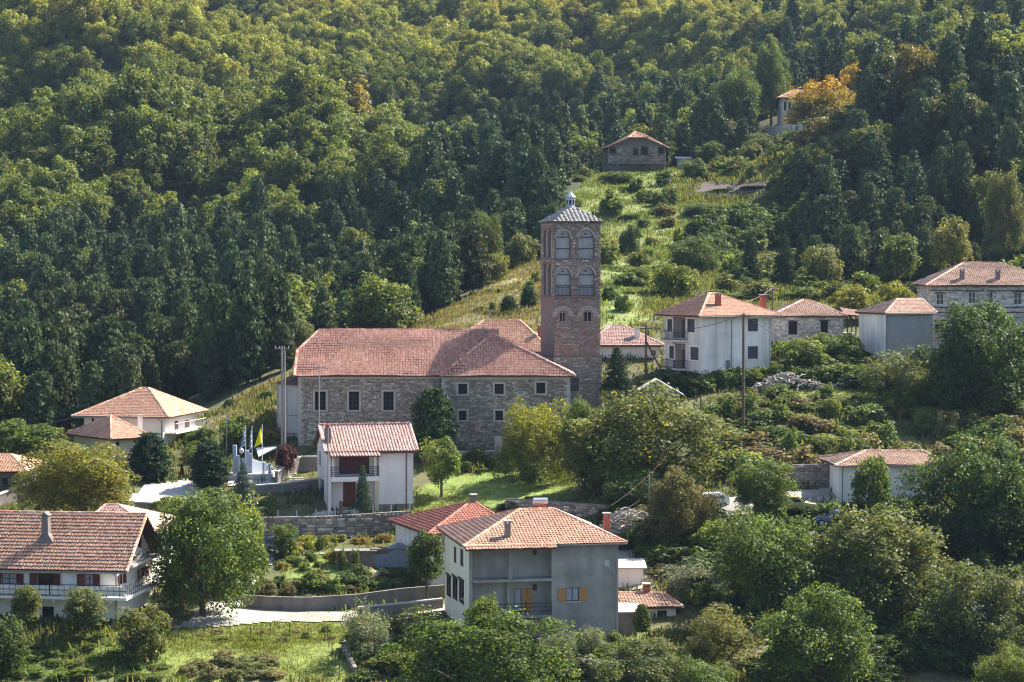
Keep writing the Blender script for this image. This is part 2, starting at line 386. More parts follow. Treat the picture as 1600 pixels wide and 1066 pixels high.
go.data.polygons.foreach_set('use_smooth', [True] * len(go.data.polygons))
link(go); tag(go, kind='structure')

def sheet(name, pix, m, lift=0.07, step=0.8, poly=None):
    """a paved or planted sheet that follows the ground inside a polygon given by ground points seen in the picture"""
    poly = poly or gpoly(pix)
    xs = [p[0] for p in poly]; ys = [p[1] for p in poly]
    X = np.arange(min(xs) - step, max(xs) + step, step); Y = np.arange(min(ys) - step, max(ys) + step, step)
    XX, YY = np.meshgrid(X, Y); cx, cy = XX[:-1, :-1] + step / 2, YY[:-1, :-1] + step / 2
    keep = inpoly(cx, cy, poly)
    idx = np.arange(XX.size).reshape(XX.shape)
    Qs = np.stack([idx[:-1, :-1], idx[:-1, 1:], idx[1:, 1:], idx[1:, :-1]], -1)[keep]
    if len(Qs) == 0: return None
    u, inv = np.unique(Qs, return_inverse=True)
    V = np.stack([XX.ravel()[u], YY.ravel()[u], ground(XX.ravel()[u], YY.ravel()[u]) + lift], 1)
    o = bpy.data.objects.new(name, fast_mesh(name, V, inv.reshape(-1, 4), np.ones((len(V), 3)), m)); link(o)
    return tag(o, kind='structure')
# ---------------------------------------------------------------- building kit
TERRA = [(0.60, 0.27, 0.17), (0.54, 0.225, 0.14), (0.64, 0.34, 0.23), (0.46, 0.19, 0.12), (0.62, 0.39, 0.29)]
OLDTERRA = [(0.54, 0.27, 0.19), (0.46, 0.22, 0.155), (0.58, 0.34, 0.25), (0.38, 0.17, 0.125), (0.57, 0.42, 0.33)]
CHTERRA = [(0.55, 0.24, 0.175), (0.48, 0.20, 0.15), (0.60, 0.31, 0.24), (0.42, 0.165, 0.125), (0.60, 0.39, 0.32)]
PINKTERRA = [(0.58, 0.26, 0.21), (0.54, 0.22, 0.18), (0.62, 0.34, 0.29), (0.50, 0.20, 0.165)]
REDTERRA = [(0.42, 0.13, 0.085), (0.37, 0.11, 0.075), (0.47, 0.17, 0.11), (0.45, 0.2, 0.14)]
GREYST = [(0.20, 0.175, 0.15), (0.15, 0.13, 0.115), (0.26, 0.23, 0.20), (0.12, 0.105, 0.095), (0.33, 0.30, 0.26), (0.19, 0.15, 0.12)]
PALEST = [(0.40, 0.37, 0.33), (0.32, 0.29, 0.26), (0.50, 0.47, 0.43), (0.24, 0.21, 0.19), (0.45, 0.40, 0.35)]
BROWNST = [(0.225, 0.18, 0.148), (0.18, 0.142, 0.118), (0.28, 0.235, 0.195), (0.15, 0.12, 0.10), (0.25, 0.18, 0.145)]

def _soft(p): return [(r * 0.97, g * 1.10, b * 1.08) for r, g, b in p]
TERRA, OLDTERRA, CHTERRA, PINKTERRA = _soft(TERRA), _soft(OLDTERRA), [(r * 0.95, g * 0.96, b * 0.88) for r, g, b in CHTERRA], [(r * 0.95, g * 1.3, b * 1.3) for r, g, b in PINKTERRA]

GREYST = [tuple(np.array(c) * (1.42, 1.38, 1.32)) for c in GREYST]; BROWNST = [tuple(np.array(c) * 1.3) for c in BROWNST]; PALEST = [tuple(np.array(c) * 1.22) for c in PALEST]
class House:
    """root Empty at the front left foot; local x along the front, y into the depth, z up"""
    def __init__(s, name, label, cat, fl, D, fr, rot, eave, base, dep=None, bl=None, br=None, group=None, drop=0.0):
        r = R(rot); zb = at(fl, base, D)[2]
        x0 = (fl - 800) / F * (D * CP + zb * SP)
        tR = (fr - 800) / F
        s.W = (tR * (D * CP + zb * SP) - x0) / (math.cos(r) - tR * math.sin(r))
        if bl is not None:
            tL = (bl - 800) / F; dep = (x0 - tL * (D * CP + zb * SP)) / (tL * math.cos(r) + math.sin(r))
        if br is not None:
            t2 = (br - 800) / F; xr = x0 + s.W * math.cos(r); yr = D + s.W * math.sin(r)
            dep = (xr - t2 * (yr * CP + zb * SP)) / (t2 * math.cos(r) + math.sin(r))
        s.dep = dep; s.H = at(fl, eave, D)[2] - zb; s.r = r
        s.root = empty(name, (x0, D, zb), r, label, cat, group)
        s.Mx = Matrix.Translation((x0, D, zb)) @ Matrix.Rotation(r, 4, 'Z'); s.inv = s.Mx.inverted()
        s.zb = zb; s.roofo = None
    def panel(s, side, off=0.0):
        W, d = s.W, s.dep
        return {'front': ((0, off, 0), (1, 0, 0), (0, -1, 0), W), 'right': ((W - off, 0, 0), (0, 1, 0), (1, 0, 0), d),
                'left': ((off, d, 0), (0, -1, 0), (-1, 0, 0), d), 'back': ((W, d - off, 0), (-1, 0, 0), (0, 1, 0), W)}[side]
    def pix(s, side, px, py, off=0.0):
        """picture pixel -> (u, z) on a wall plane"""
        O, u, n, L = s.panel(side, off) if isinstance(side, str) else side
        Oi = s.inv @ Vector((0, 0, 0)); di = (s.inv.to_3x3()) @ Vector(ray(px, py))
        n_ = Vector(n); t = (Vector(O) - Oi).dot(n_) / di.dot(n_)
        P = Oi + di * t
        return (P - Vector(O)).dot(Vector(u)), P.z
    def rect(s, side, x0, y0, x1, y1, off=0.0):
        a = s.pix(side, x0, y1, off); b = s.pix(side, x1, y0, off)
        if not isinstance(side, str) or side in ('front', 'right', 'left'): pass
        return (min(a[0], b[0]), max(a[0], b[0]), a[1], b[1])
    def zat(s, px, py, xl=None, yl=0.0):
        """local height of the picture row py at the local depth yl"""
        P = s.Mx @ Vector((xl if xl is not None else s.W / 2, yl, 0))
        return at(*([proj(P)[0]] + [py, P.y]))[2] - s.zb

def P3(pan, u, z, o=0.0):
    O, ud, n, L = pan
    return np.asarray(O, float) + np.asarray(ud, float) * u + np.array((0, 0, z)) + np.asarray(n, float) * o
def wall_panel(mb, pan, L, z0, z1, ops, reveal=0.16):
    """wall sheet with openings (u0,u1,z0,z1,arch) and their reveals"""
    us = sorted(set([0, L] + [v for o in ops for v in o[:2]])); zs = sorted(set([z0, z1] + [v for o in ops for v in o[2:4]]))
    us = [u for u in us if 0 <= u <= L]; zs = [z for z in zs if z0 <= z <= z1]
    for i in range(len(us) - 1):
        for j in range(len(zs) - 1):
            cu, cz_ = (us[i] + us[i + 1]) / 2, (zs[j] + zs[j + 1]) / 2
            if any(o[0] < cu < o[1] and o[2] < cz_ < o[3] for o in ops): continue
            mb.add([P3(pan, us[i], zs[j]), P3(pan, us[i + 1], zs[j]), P3(pan, us[i + 1], zs[j + 1]), P3(pan, us[i], zs[j + 1])], [(0, 1, 2, 3)])
    for o in ops:
        a, b, c, d = o[:4]; arch = len(o) > 4 and o[4]
        spring = d - (b - a) / 2 if arch else d
        def q(u0, z0_, u1, z1_):
            mb.add([P3(pan, u0, z0_), P3(pan, u1, z1_), P3(pan, u1, z1_, -reveal), P3(pan, u0, z0_, -reveal)], [(0, 1, 2, 3)])
        q(b, c, a, c); q(a, c, a, spring); q(b, spring, b, c)
        if arch:
            n = 10; r = (b - a) / 2; m = (a + b) / 2
            for k in range(n):
                t0, t1 = math.pi * k / n, math.pi * (k + 1) / n
                u0, w0 = m - r * math.cos(t0), spring + r * math.sin(t0); u1, w1 = m - r * math.cos(t1), spring + r * math.sin(t1)
                mb.add([P3(pan, u0, w0), P3(pan, u1, w1), P3(pan, u1, d), P3(pan, u0, d)], [(0, 1, 2, 3)])
                q(u0, w0, u1, w1)
        else: q(a, d, b, d)
def walls(h, m, ops={}, z0=-3.0, H=None, x0=0, x1=None, y0=0, y1=None, name='wall', reveal=0.16, parent=None):
    H = h.H if H is None else H; mb = MB()
    for side in ('front', 'right', 'left', 'back'):
        pan = h.panel(side); wall_panel(mb, pan, pan[3], z0, H, ops.get(side, []), reveal)
    return mb.build(name, m, parent or h.root)
def window(h, pan, o, frame='frame_dark', pane='glass', bars=(1, 1), shutters=None, sill=None, depth=0.11, name='window', lintel=None, part=None, surround=None):
    """window or blind in an opening: frame bars, pane, shutters, sill"""
    a, b, c, d = o[:4]; arch = len(o) > 4 and o[4]; t = 0.055
    mb = MB(); ud, n = np.array(pan[1], float), np.array(pan[2], float)
    def bar(u0, u1, z0, z1, off=-depth, th=0.05): mb.obox(P3(pan, u0, z0, off), ud * (u1 - u0), (0, 0, z1 - z0), n * th)
    bar(a, a + t, c, d); bar(b - t, b, c, d); bar(a + t, b - t, c, c + t); bar(a + t, b - t, d - t, d)
    for k in range(1, bars[0]): u = a + (b - a) * k / bars[0]; bar(u - t * 0.45, u + t * 0.45, c + t, d - t)
    for k in range(1, bars[1]): z = c + (d - c) * k / bars[1]; bar(a + t, b - t, z - t * 0.4, z + t * 0.4, th=0.045)
    w = mb.build(name, frame, part or h.root)
    pb = MB(); pb.add([P3(pan, a, c, -depth - 0.012), P3(pan, b, c, -depth - 0.012), P3(pan, b, d, -depth - 0.012), P3(pan, a, d, -depth - 0.012)], [(0, 1, 2, 3)])
    pb.build('pane', pane, w)
    if sill: MB().obox(P3(pan, a - 0.12, c - 0.1, 0.002), ud * (b - a + 0.24), (0, 0, 0.1), n * 0.1).build('sill', sill, w)
    if lintel: MB().obox(P3(pan, a - 0.2, d + 0.004, 0.004), ud * (b - a + 0.4), (0, 0, 0.18), n * 0.04).build('lintel', lintel, w)
    if surround:
        sb = MB(); g = 0.2
        for (u0, u1, z0, z1) in ((a - g, a - 0.003, c, d), (b + 0.003, b + g, c, d), (a - g, b + g, d + 0.003, d + g), (a - g, b + g, c - g * .7, c - 0.003)):
            sb.obox(P3(pan, u0, z0, 0.003), ud * (u1 - u0), (0, 0, z1 - z0), n * 0.05)
        sb.build('surround', surround, w)
    if shutters:
        m_, sw, ang = shutters
        for sgn, ue in ((-1, a), (1, b)):
            sb = MB(); e = ud * sgn * math.cos(R(ang)) + n * math.sin(R(ang)); e = e / np.linalg.norm(e)
            th = np.cross(e, (0, 0, 1)); th = th * (0.035 if np.dot(th, n) > 0 else -0.035)
            O = P3(pan, ue + sgn * 0.01, c, 0.02)
            sb.obox(O, e * sw, (0, 0, d - c), th)
            for k in range(3): sb.obox(O + np.array((0, 0, (d - c) * (0.08 + 0.4 * k))) + th, e * sw, (0, 0, 0.07), th * 0.5)
            sb.build('shutter', m_, w)
    return w
def stones(pan, L, z0, z1, ops, pal, parent, sh=0.24, sw=0.5, proud=0.05, name='stone_facing', gap=0.03, margin=0.05, shape=None, band=None):
    """coursed rubble facing: one chunky block per stone, uneven in size, depth and colour"""
    V, Q, C = [], [], []; pal = np.array(pal); z = z0; k = 0
    tint = 0
    while z < z1 - 0.05:
        hh = min(sh * rng.uniform(0.7, 1.35), z1 - z); u = -rng.uniform(0, sw)
        while u < L:
            ww = sw * rng.uniform(0.5, 1.6); a, b = max(u, 0) + gap / 2, min(u + ww, L) - gap / 2; c, d = z + gap / 2, z + hh - gap / 2
            u += ww
            if b - a < 0.06: continue
            if any(a < o[1] + margin and b > o[0] - margin and c < o[3] + margin and d > o[2] - margin for o in ops):
                # trim the stone beside the opening
                ok = False
                for o in ops:
                    if a < o[1] + margin and b > o[0] - margin and c < o[3] + margin and d > o[2] - margin:
                        if a < o[0] - margin - 0.1: b = o[0] - margin; ok = True
                        elif b > o[1] + margin + 0.1: a = o[1] + margin; ok = True
                if not ok or b - a < 0.06 or any(a < o[1] and b > o[0] and c < o[3] + margin and d > o[2] - margin for o in ops): continue
            if shape is not None and not shape((a + b) / 2, (c + d) / 2): continue
            p = proud * rng.uniform(0.3, 1.3); j = lambda: rng.uniform(-0.02, 0.02)
            bk = [P3(pan, a, c, -0.02), P3(pan, b, c, -0.02), P3(pan, b, d, -0.02), P3(pan, a, d, -0.02)]
            e = min(0.025, (b - a) * 0.2, (d - c) * 0.2)
            fr = [P3(pan, a + e, c + e + j(), p + j() * .4), P3(pan, b - e, c + e + j(), p + j() * .4), P3(pan, b - e, d - e + j(), p + j() * .4), P3(pan, a + e, d - e + j(), p + j() * .4)]
            V += bk + fr; Q += [[k + 4, k + 5, k + 6, k + 7], [k, k + 1, k + 5, k + 4], [k + 1, k + 2, k + 6, k + 5], [k + 2, k + 3, k + 7, k + 6], [k + 3, k, k + 4, k + 7]]
            pa = P3(pan, (a + b) / 2, (c + d) / 2); big = 1 + 0.45 * float(fbm(pa[0] + pa[1] * 1.3, pa[2], 3.5, 3))
            col = pal[rng.integers(len(pal))] * rng.uniform(0.85, 1.15) * big
            if band: col = band(col, (a + b) / 2, (c + d) / 2)
            C += [col] * 8; k += 8
        z += hh
    if not V: return None
    o = bpy.data.objects.new(name, fast_mesh(name, np.array(V), np.array(Q), np.array(C), 'stone')); link(o, parent)
    return tag(o, kind='stuff')
def quoins(h, u, side, z0, z1, m='stone_pale', w=0.55, hh=0.32, sgn=1, parent=None):
    """corner stones, alternately long and short"""
    pan = h.panel(side); mb = MB(); ud, n = np.array(pan[1], float), np.array(pan[2], float); z = z0; i = 0
    while z < z1 - 0.1:
        ww = w if i % 2 else w * 0.6; x = u if sgn > 0 else u - ww
        mb.obox(P3(pan, x, z + 0.012, 0.005), ud * ww, (0, 0, min(hh, z1 - z) - 0.024), n * rng.uniform(0.06, 0.085)); z += hh; i += 1
    return tag(mb.build('quoin_stones', m, parent or h.root), kind='stuff')
def tiles(poly, pal, parent, w=0.25, row=0.34, hgt=0.055, lift=0.085, wav=0.0, name='roof_tiles', flat=False, mott=0.22, matn='tile', jit=1.0):
    """barrel tiles laid over a roof plane; poly[0]->poly[1] is the eave"""
    P = [np.asarray(p, float) for p in poly]
    e = P[1] - P[0]; e /= np.linalg.norm(e)
    n = np.cross(P[1] - P[0], P[2] - P[0]); n /= np.linalg.norm(n)
    if n[2] < 0: n = -n
    s = np.cross(n, e); s = s if np.dot(s, P[2] - P[0]) > 0 else -s
    p2 = [(np.dot(p - P[0], e), np.dot(p - P[0], s)) for p in P]
    A = np.arange(min(p[0] for p in p2) + w / 2, max(p[0] for p in p2), w); B = np.arange(0, max(p[1] for p in p2), row)
    a, b = np.meshgrid(A, B); a, b = a.ravel(), b.ravel()
    k = inpoly(a, b + row * 0.4, p2); a, b = a[k], b[k]; N = len(a)
    if N == 0: return None
    if flat: prof = [(-0.5, 0.0), (-0.48, 1.0), (0.48, 1.0), (0.5, 0.0)]
    else: prof = [(-0.5, 0.0), (-0.3, 0.72), (0.0, 1.0), (0.3, 0.72), (0.5, 0.0)]
    np_ = len(prof)
    T = np.array([(x * w, -0.03, z * hgt + lift) for x, z in prof] + [(x * w * 0.92, row + 0.04, z * hgt * 0.9 + 0.004) for x, z in prof])
    wave = (fbm(a + 50, b + 20, 3.0, 2) * wav) if wav else np.zeros(N)
    ja = rng.normal(0, 0.012, N) * jit; jb = rng.normal(0, 0.012, N) * jit; jz = rng.normal(0, 0.006, N) * jit
    loc = np.stack([a + ja, b + jb + (fbm(a + 7, b * 0.2, 4.0, 2) * wav * 1.2 if wav else 0), wave + jz], 1)
    X = loc[:, None, :] + T[None]                                  # N, 2*np_, 3
    V = P[0] + X[..., 0:1] * e + X[..., 1:2] * s + X[..., 2:3] * n
    q = [[i, i + 1, np_ + i + 1, np_ + i] for i in range(np_ - 1)] + [[np_ - 1, 0, 0, np_ - 1]]
    q = q[:-1] + ([[0, 3, 2, 1]] if np_ == 4 else [[0, 2, 1, 0], [0, 4, 3, 2]])
    q = [x for x in q if len(set(x)) == 4]
    Qt = (np.arange(N)[:, None, None] * (2 * np_) + np.array(q)[None]).reshape(-1, 4)
    pal = np.array(pal); pk = pal[rng.integers(len(pal), size=N)]
    m_ = 1 + mott * fbm(a + 31, b + 5, 2.6, 3)
    pk = (pk * 0.4 + pal.mean(0) * 0.6) * (m_ * rng.uniform(0.9, 1.1, N))[:, None]
    C = np.repeat(pk, 2 * np_, 0)
    o = bpy.data.objects.new(name, fast_mesh(name, V.reshape(-1, 3), Qt, C, matn)); link(o, parent)
    return tag(o, kind='stuff')
def ridge(pts, pal, parent, r=0.13, name='ridge_tiles'):
    mb = MB()
    for p, q_ in pts:
        p, q_ = np.asarray(p, float), np.asarray(q_, float); L = np.linalg.norm(q_ - p); n = max(1, int(L / 0.38)); d = (q_ - p) / n
        for i in range(n):
            c = np.array(pal[rng.integers(len(pal))]) * rng.uniform(0.95, 1.3)
            mb.tube([p + d * i - d * 0.06 + (0, 0, 0.05), p + d * (i + 1) + d * 0.06 + (0, 0, 0.035)], [r * 1.12, r * 0.92], 6, True, c)
    return tag(mb.build(name, 'tile', parent), kind='stuff')
def roof_from(h, planes, ridges, pal, base='roofbase', eave_t=0.12, rows=None, **kw):
    """roof part: a slab under every plane, tiles on it, ridge tiles along the hips"""
    mb = MB()
    for pl in planes:
        P = [np.asarray(p, float) for p in pl]; k = len(P)
        lo = [p - (0, 0, eave_t) for p in P]
        mb.add(P + lo, [tuple(range(k)), tuple(range(k, 2 * k))[::-1]] + [(i, i + k, (i + 1) % k + k, (i + 1) % k) for i in range(k)])
    ro = mb.build('roof', base, h.root); h.roofo = ro
    for pl in planes: tiles(pl, pal, ro, **kw)
    if ridges: ridge(ridges, pal, ro)
    return ro
def hip_roof(h, zr, pal, o=0.5, rx=None, axis='x', hipl=1.0, hipr=1.0, x0=None, x1=None, y0=None, y1=None, ze=None, back=True, **kw):
    """hip roof over the plan; rx = (ridge start, ridge end) in local x (or y for axis 'y')"""
    x0 = -o if x0 is None else x0; x1 = h.W + o if x1 is None else x1; y0 = -o if y0 is None else y0; y1 = h.dep + o if y1 is None else y1
    ze = h.H if ze is None else ze
    A, B, C, D_ = (x0, y0, ze), (x1, y0, ze), (x1, y1, ze), (x0, y1, ze)
    if axis == 'x':
        ym = (y0 + y1) / 2; R1, R2 = (rx[0], ym, zr), (rx[1], ym, zr)
        planes = [[A, B, R2, R1], [B, C, R2], [C, D_, R1, R2], [D_, A, R1]] if rx[1] - rx[0] > 0.05 else [[A, B, R1], [B, C, R1], [C, D_, R1], [D_, A, R1]]
        rid = [(A, R1), (B, R2), (C, R2), (D_, R1)] + ([(R1, R2)] if rx[1] - rx[0] > 0.05 else [])
    else:
        xm = (x0 + x1) / 2; R1, R2 = (xm, rx[0], zr), (xm, rx[1], zr)
        planes = [[A, B, R1], [B, C, R2, R1], [C, D_, R2], [D_, A, R1, R2]]; rid = [(A, R1), (B, R1), (C, R2), (D_, R2), (R1, R2)]
    return roof_from(h, planes, rid, pal, **kw)
def gable_roof(h, zr, pal, o=0.5, ov=0.5, x0=None, x1=None, ze=None, wallmat=None, ridge_y=None, **kw):
    x0 = -ov if x0 is None else x0; x1 = h.W + ov if x1 is None else x1; ze = h.H if ze is None else ze
    y0, y1 = -o, h.dep + o; ym = (y0 + y1) / 2 if ridge_y is None else ridge_y
    A, B, C, D_ = (x0, y0, ze), (x1, y0, ze), (x1, y1, ze), (x0, y1, ze); R1, R2 = (x0, ym, zr), (x1, ym, zr)
    ro = roof_from(h, [[A, B, R2, R1], [C, D_, R1, R2]], [(R1, R2), (B, R2), (A, R1)], pal, **kw)
    if wallmat:
        sl_ = (zr - ze) / (ym - y0); zt = zr - 0.14; mb = MB()
        for x in (0.0, h.W): mb.add([(x, 0, h.H - 0.002), (x, h.dep, h.H - 0.002), (x, ym, zt)], [(0, 1, 2)])
        mb.build('gable_wall', wallmat, h.root)
    return ro
def chimney(h, x, y, z0, z1, w=0.6, d=0.6, m='chimney', cap='stone_pale', pots=True, name='chimney'):
    mb = MB(); mb.box(x - w / 2, x + w / 2, y - d / 2, y + d / 2, z0, z1)
    for sx in (-1, 1):
        for sy in (-1, 1): mb.box(x + sx * w * 0.38 - 0.07, x + sx * w * 0.38 + 0.07, y + sy * d * 0.38 - 0.07, y + sy * d * 0.38 + 0.07, z1, z1 + 0.22)
    c = mb.build(name, m, h.roofo or h.root)
    return c
def chimney_full(h, x, y, z0, z1, w=0.6, d=0.6, m='chimney', cap='concrete_pale'):
    p = h.roofo or h.root
    mb = MB(); mb.box(x - w / 2, x + w / 2, y - d / 2, y + d / 2, z0, z1)
    for sx in (-1, 1):
        for sy in (-1, 1): mb.box(x + sx * w * 0.38 - 0.06, x + sx * w * 0.38 + 0.06, y + sy * d * 0.38 - 0.06, y + sy * d * 0.38 + 0.06, z1 + 0.002, z1 + 0.2)
    c = mb.build('chimney', m, p)
    mb = MB(); mb.box(x - w / 2 - 0.1, x + w / 2 + 0.1, y - d / 2 - 0.1, y + d / 2 + 0.1, z1 + 0.202, z1 + 0.29)
    k = mb.build('chimney_cap', cap, p)
    return c
def railing(root, pts, h_=1.0, m='iron', bars=True, step=0.13, name='railing', rails=(0.08, 1.0), r=0.022):
    mb = MB()
    for p, q_ in zip(pts[:-1], pts[1:]):
        p, q_ = np.asarray(p, float), np.asarray(q_, float); L = np.linalg.norm(q_ - p); d = (q_ - p) / L
        for z in rails: mb.tube([p + (0, 0, z * h_), q_ + (0, 0, z * h_)], r * 1.3, 4)
        n = max(1, int(L / step)) if bars else max(1, int(L / 1.6))
        for i in range(n + 1): mb.tube([p + d * L * i / n, p + d * L * i / n + (0, 0, h_)], r * (0.7 if bars else 1.2), 4)
    return mb.build(name, m, root)
def rwin(h, side, pxr, off=0.0, **kw):
    return h.rect(side, *pxr, off=off)
# ---------------------------------------------------------------- the church
def build_church():
    h = House('church', 'long grey stone church with red tiled roof beside the bell tower', 'church', 466, 240, 890, 1, 586, 702, dep=13.0)
    h.H = h.zat(0, 587, 2, 0)
    uw = h.pix('front', 690, 650)[0]                    # where the east wing begins
    # nave
    fo = []
    for r_ in ((492, 612, 509, 641), (545, 612, 561, 641), (599, 612, 615, 641)): fo.append(h.rect('front', *r_))
    nav = House.__new__(House); nav.__dict__.update(h.__dict__)
    nav.W = uw + 3.0
    mb = MB()
    for side in ('front', 'right', 'left', 'back'):
        pan = nav.panel(side); wall_panel(mb, pan, pan[3], -3.0, h.H, fo if side == 'front' else [], 0.35)
    wl = mb.build('nave_wall', 'mortar', h.root)
    stones(nav.panel('front'), uw, -2.0, h.H - 0.05, [(a - 0.25, b + 0.25, c - 0.2, d + 0.25) for a, b, c, d in fo], GREYST, wl, 0.16, 0.36, 0.05)
    quoins(h, 0, 'front', -1, h.H - 0.1)
    for o in fo: window(h, nav.panel('front'), o, 'iron', 'dark', (3, 4), depth=0.3, surround='stone_pale', sill=None)
    # west gable wall
    zr = h.zat(0, 516, 2.5, 6.5); ym = 6.5; zh = h.zat(0, 549, 0, 3.0)
    f = (zh - h.H) / (zr - h.H); f = min(max(f, 0.4), 0.62)
    zh = h.H + f * (zr - h.H)
    g = MB().add([(0, 0, h.H), (0, 13.0, h.H), (0, 13.0 - ym * f, zh), (0, ym * f, zh)], [(0, 1, 2, 3)]).build('west_gable', 'concrete', h.root)
    # polygonal apse, pale render with pilasters
    za = h.zat(0, 600, -1, 5); mb = MB(); ap = []
    for k in range(6):
        t = R(90 + 180 * k / 5); ap.append((2.6 * math.cos(t) - 0.0, 6.3 + 4.6 * math.sin(t)))
    for (a, b) in zip(ap[:-1], ap[1:]): mb.add([(*b, -3), (*a, -3), (*a, za), (*b, za)], [(0, 1, 2, 3)])
    apo = mb.build('apse_wall', 'concrete_pale', h.root)
    mb = MB()
    for p in ap:
        for z in (-3,): mb.box(p[0] - 0.16, p[0] + 0.16, p[1] - 0.16, p[1] + 0.16, -3, za)
    mb.build('pilaster_strips', 'stone_pale', apo)
    mb = MB()
    for z in (za - 3.1, za - 5.0, za):
        for (a, b) in zip(ap[:-1], ap[1:]):
            mb.tube([(*a, z), (*b, z)], 0.14, 4)
    mb.build('string_course', 'stone_pale', apo)
    mb = MB(); ce = (0.05, 6.3, za + 1.5); vs = [(p[0] * 1.12, 6.3 + (p[1] - 6.3) * 1.08, za + 0.05) for p in ap]
    mb.add(vs + [ce], [(i + 1, i, len(vs)) for i in range(len(vs) - 1)]); mb.build('apse_roof', 'slate' if False else 'roofbase', h.root)
    # nave roof: half hip to the west, ridge, runs east
    o = 0.45; xe = uw + 6.0
    A, B, C, D_ = (-0.35, -o, h.H), (xe, -o, h.H), (xe, 13 + o, h.H), (-0.35, 13 + o, h.H)
    yy0 = -o + (ym + o) * f; yy1 = 13 + o - (ym + o) * f
    H1, H2 = (-0.35, yy0, zh), (-0.35, yy1, zh)
    xr = h.pix(((0, ym, 0), (1, 0, 0), (0, -1, 0), 1), 499, 516)[0]
    R1, R2 = (xr, ym, zr), (xe, ym, zr)
    roof_from(h, [[A, B, R2, R1, H1], [H2, H1, R1], [C, D_, H2, R1, R2]], [(A, H1), (H1, R1), (H2, R1), (R1, R2)], CHTERRA, wav=0.16, w=0.28, row=0.42)
    # eave course
    MB().box(0, uw, -0.16, 0.004, h.H - 0.35, h.H - 0.13).build('cornice', 'stone_pale', h.root)
    # east wing, a little forward
    wy = -1.3; W1 = h.W
    pan = ((uw, wy, 0), (1, 0, 0), (0, -1, 0), W1 - uw)
    wo = []
    for r_ in ((716, 600, 730, 616), (773, 600, 787, 616), (838, 598, 852, 615), (717, 642, 729, 657), (774, 642, 786, 657)):
        a = h.pix(pan, r_[0], r_[3]); b = h.pix(pan, r_[2], r_[1]); wo.append((a[0], b[0], a[1], b[1]))
    L = W1 - uw; dw = 7.5
    mb = MB(); wall_panel(mb, pan, L, -3.0, h.H, wo, 0.35)
    for p_, l_ in ((((W1, wy, 0), (0, 1, 0), (1, 0, 0), dw), dw), (((uw, wy + dw, 0), (0, -1, 0), (-1, 0, 0), dw), dw), (((W1, wy + dw, 0), (-1, 0, 0), (0, 1, 0), L), L)):
        wall_panel(mb, p_, l_, -3.0, h.H, [])
    ww = mb.build('wing_wall', 'mortar', h.root)
    stones(pan, L, -2.0, h.H - 0.05, [(a - 0.22, b + 0.22, c - 0.2, d + 0.22) for a, b, c, d in wo], GREYST, ww, 0.16, 0.36, 0.05)
    for o_ in wo: window(h, pan, o_, 'iron', 'dark', (3, 3), depth=0.3, surround='stone_pale')
    for x, s_ in ((uw, 1), (W1, -1)):
        mb = MB(); z = -1.0; i = 0
        while z < h.H - 0.5:
            q = 0.6 if i % 2 else 0.36; xx = x if s_ > 0 else x - q
            mb.box(xx, xx + q, wy - rng.uniform(0.06, 0.09), wy + 0.002, z, z + 0.3); z += 0.325; i += 1
        tag(mb.build('quoin_stones', 'stone_pale', h.root), kind='stuff')
    MB().box(uw, W1, wy - 0.14, wy + 0.004, h.H - 0.35, h.H - 0.13).build('cornice', 'stone_pale', h.root)
    ax = h.pix(((0, wy + 4.6, 0), (1, 0, 0), (0, -1, 0), 1), 770, 522)
    A, B, C, D_ = (uw - 0.1, wy - 0.5, h.H + 0.03), (W1 + 0.5, wy - 0.5, h.H + 0.03), (W1 + 0.5, wy + dw + 2, h.H + 0.03), (uw - 0.1, wy + dw + 2, h.H + 0.03)
    R1, R2 = (ax[0], wy + 4.6, ax[1]), (ax[0], wy + 6, ax[1])
    old = h.roofo
    roof_from(h, [[A, B, R1], [B, C, R2, R1], [C, D_, R2], [D_, A, R1, R2]], [(A, R1), (B, R1), (C, R2), (R1, R2)], CHTERRA, wav=0.14, w=0.28, row=0.42)
    h.roofo.name = 'wing_roof'
    # small flue on the roof and rainwater pipe at the junction
    px_ = h.pix(((0, 5.5, 0), (1, 0, 0), (0, -1, 0), 1), 755, 520)
    MB().tube([(px_[0], 5.5, px_[1] - 1.2), (px_[0], 5.5, px_[1] + 0.55)], 0.12, 8).build('flue_pipe', 'polegrey', old)
    MB().tube([(uw - 0.15, -0.2, -1), (uw - 0.15, -0.2, h.H - 0.3)], 0.07, 6).build('drain_pipe', 'iron', h.root)
    return h
CH = build_church()

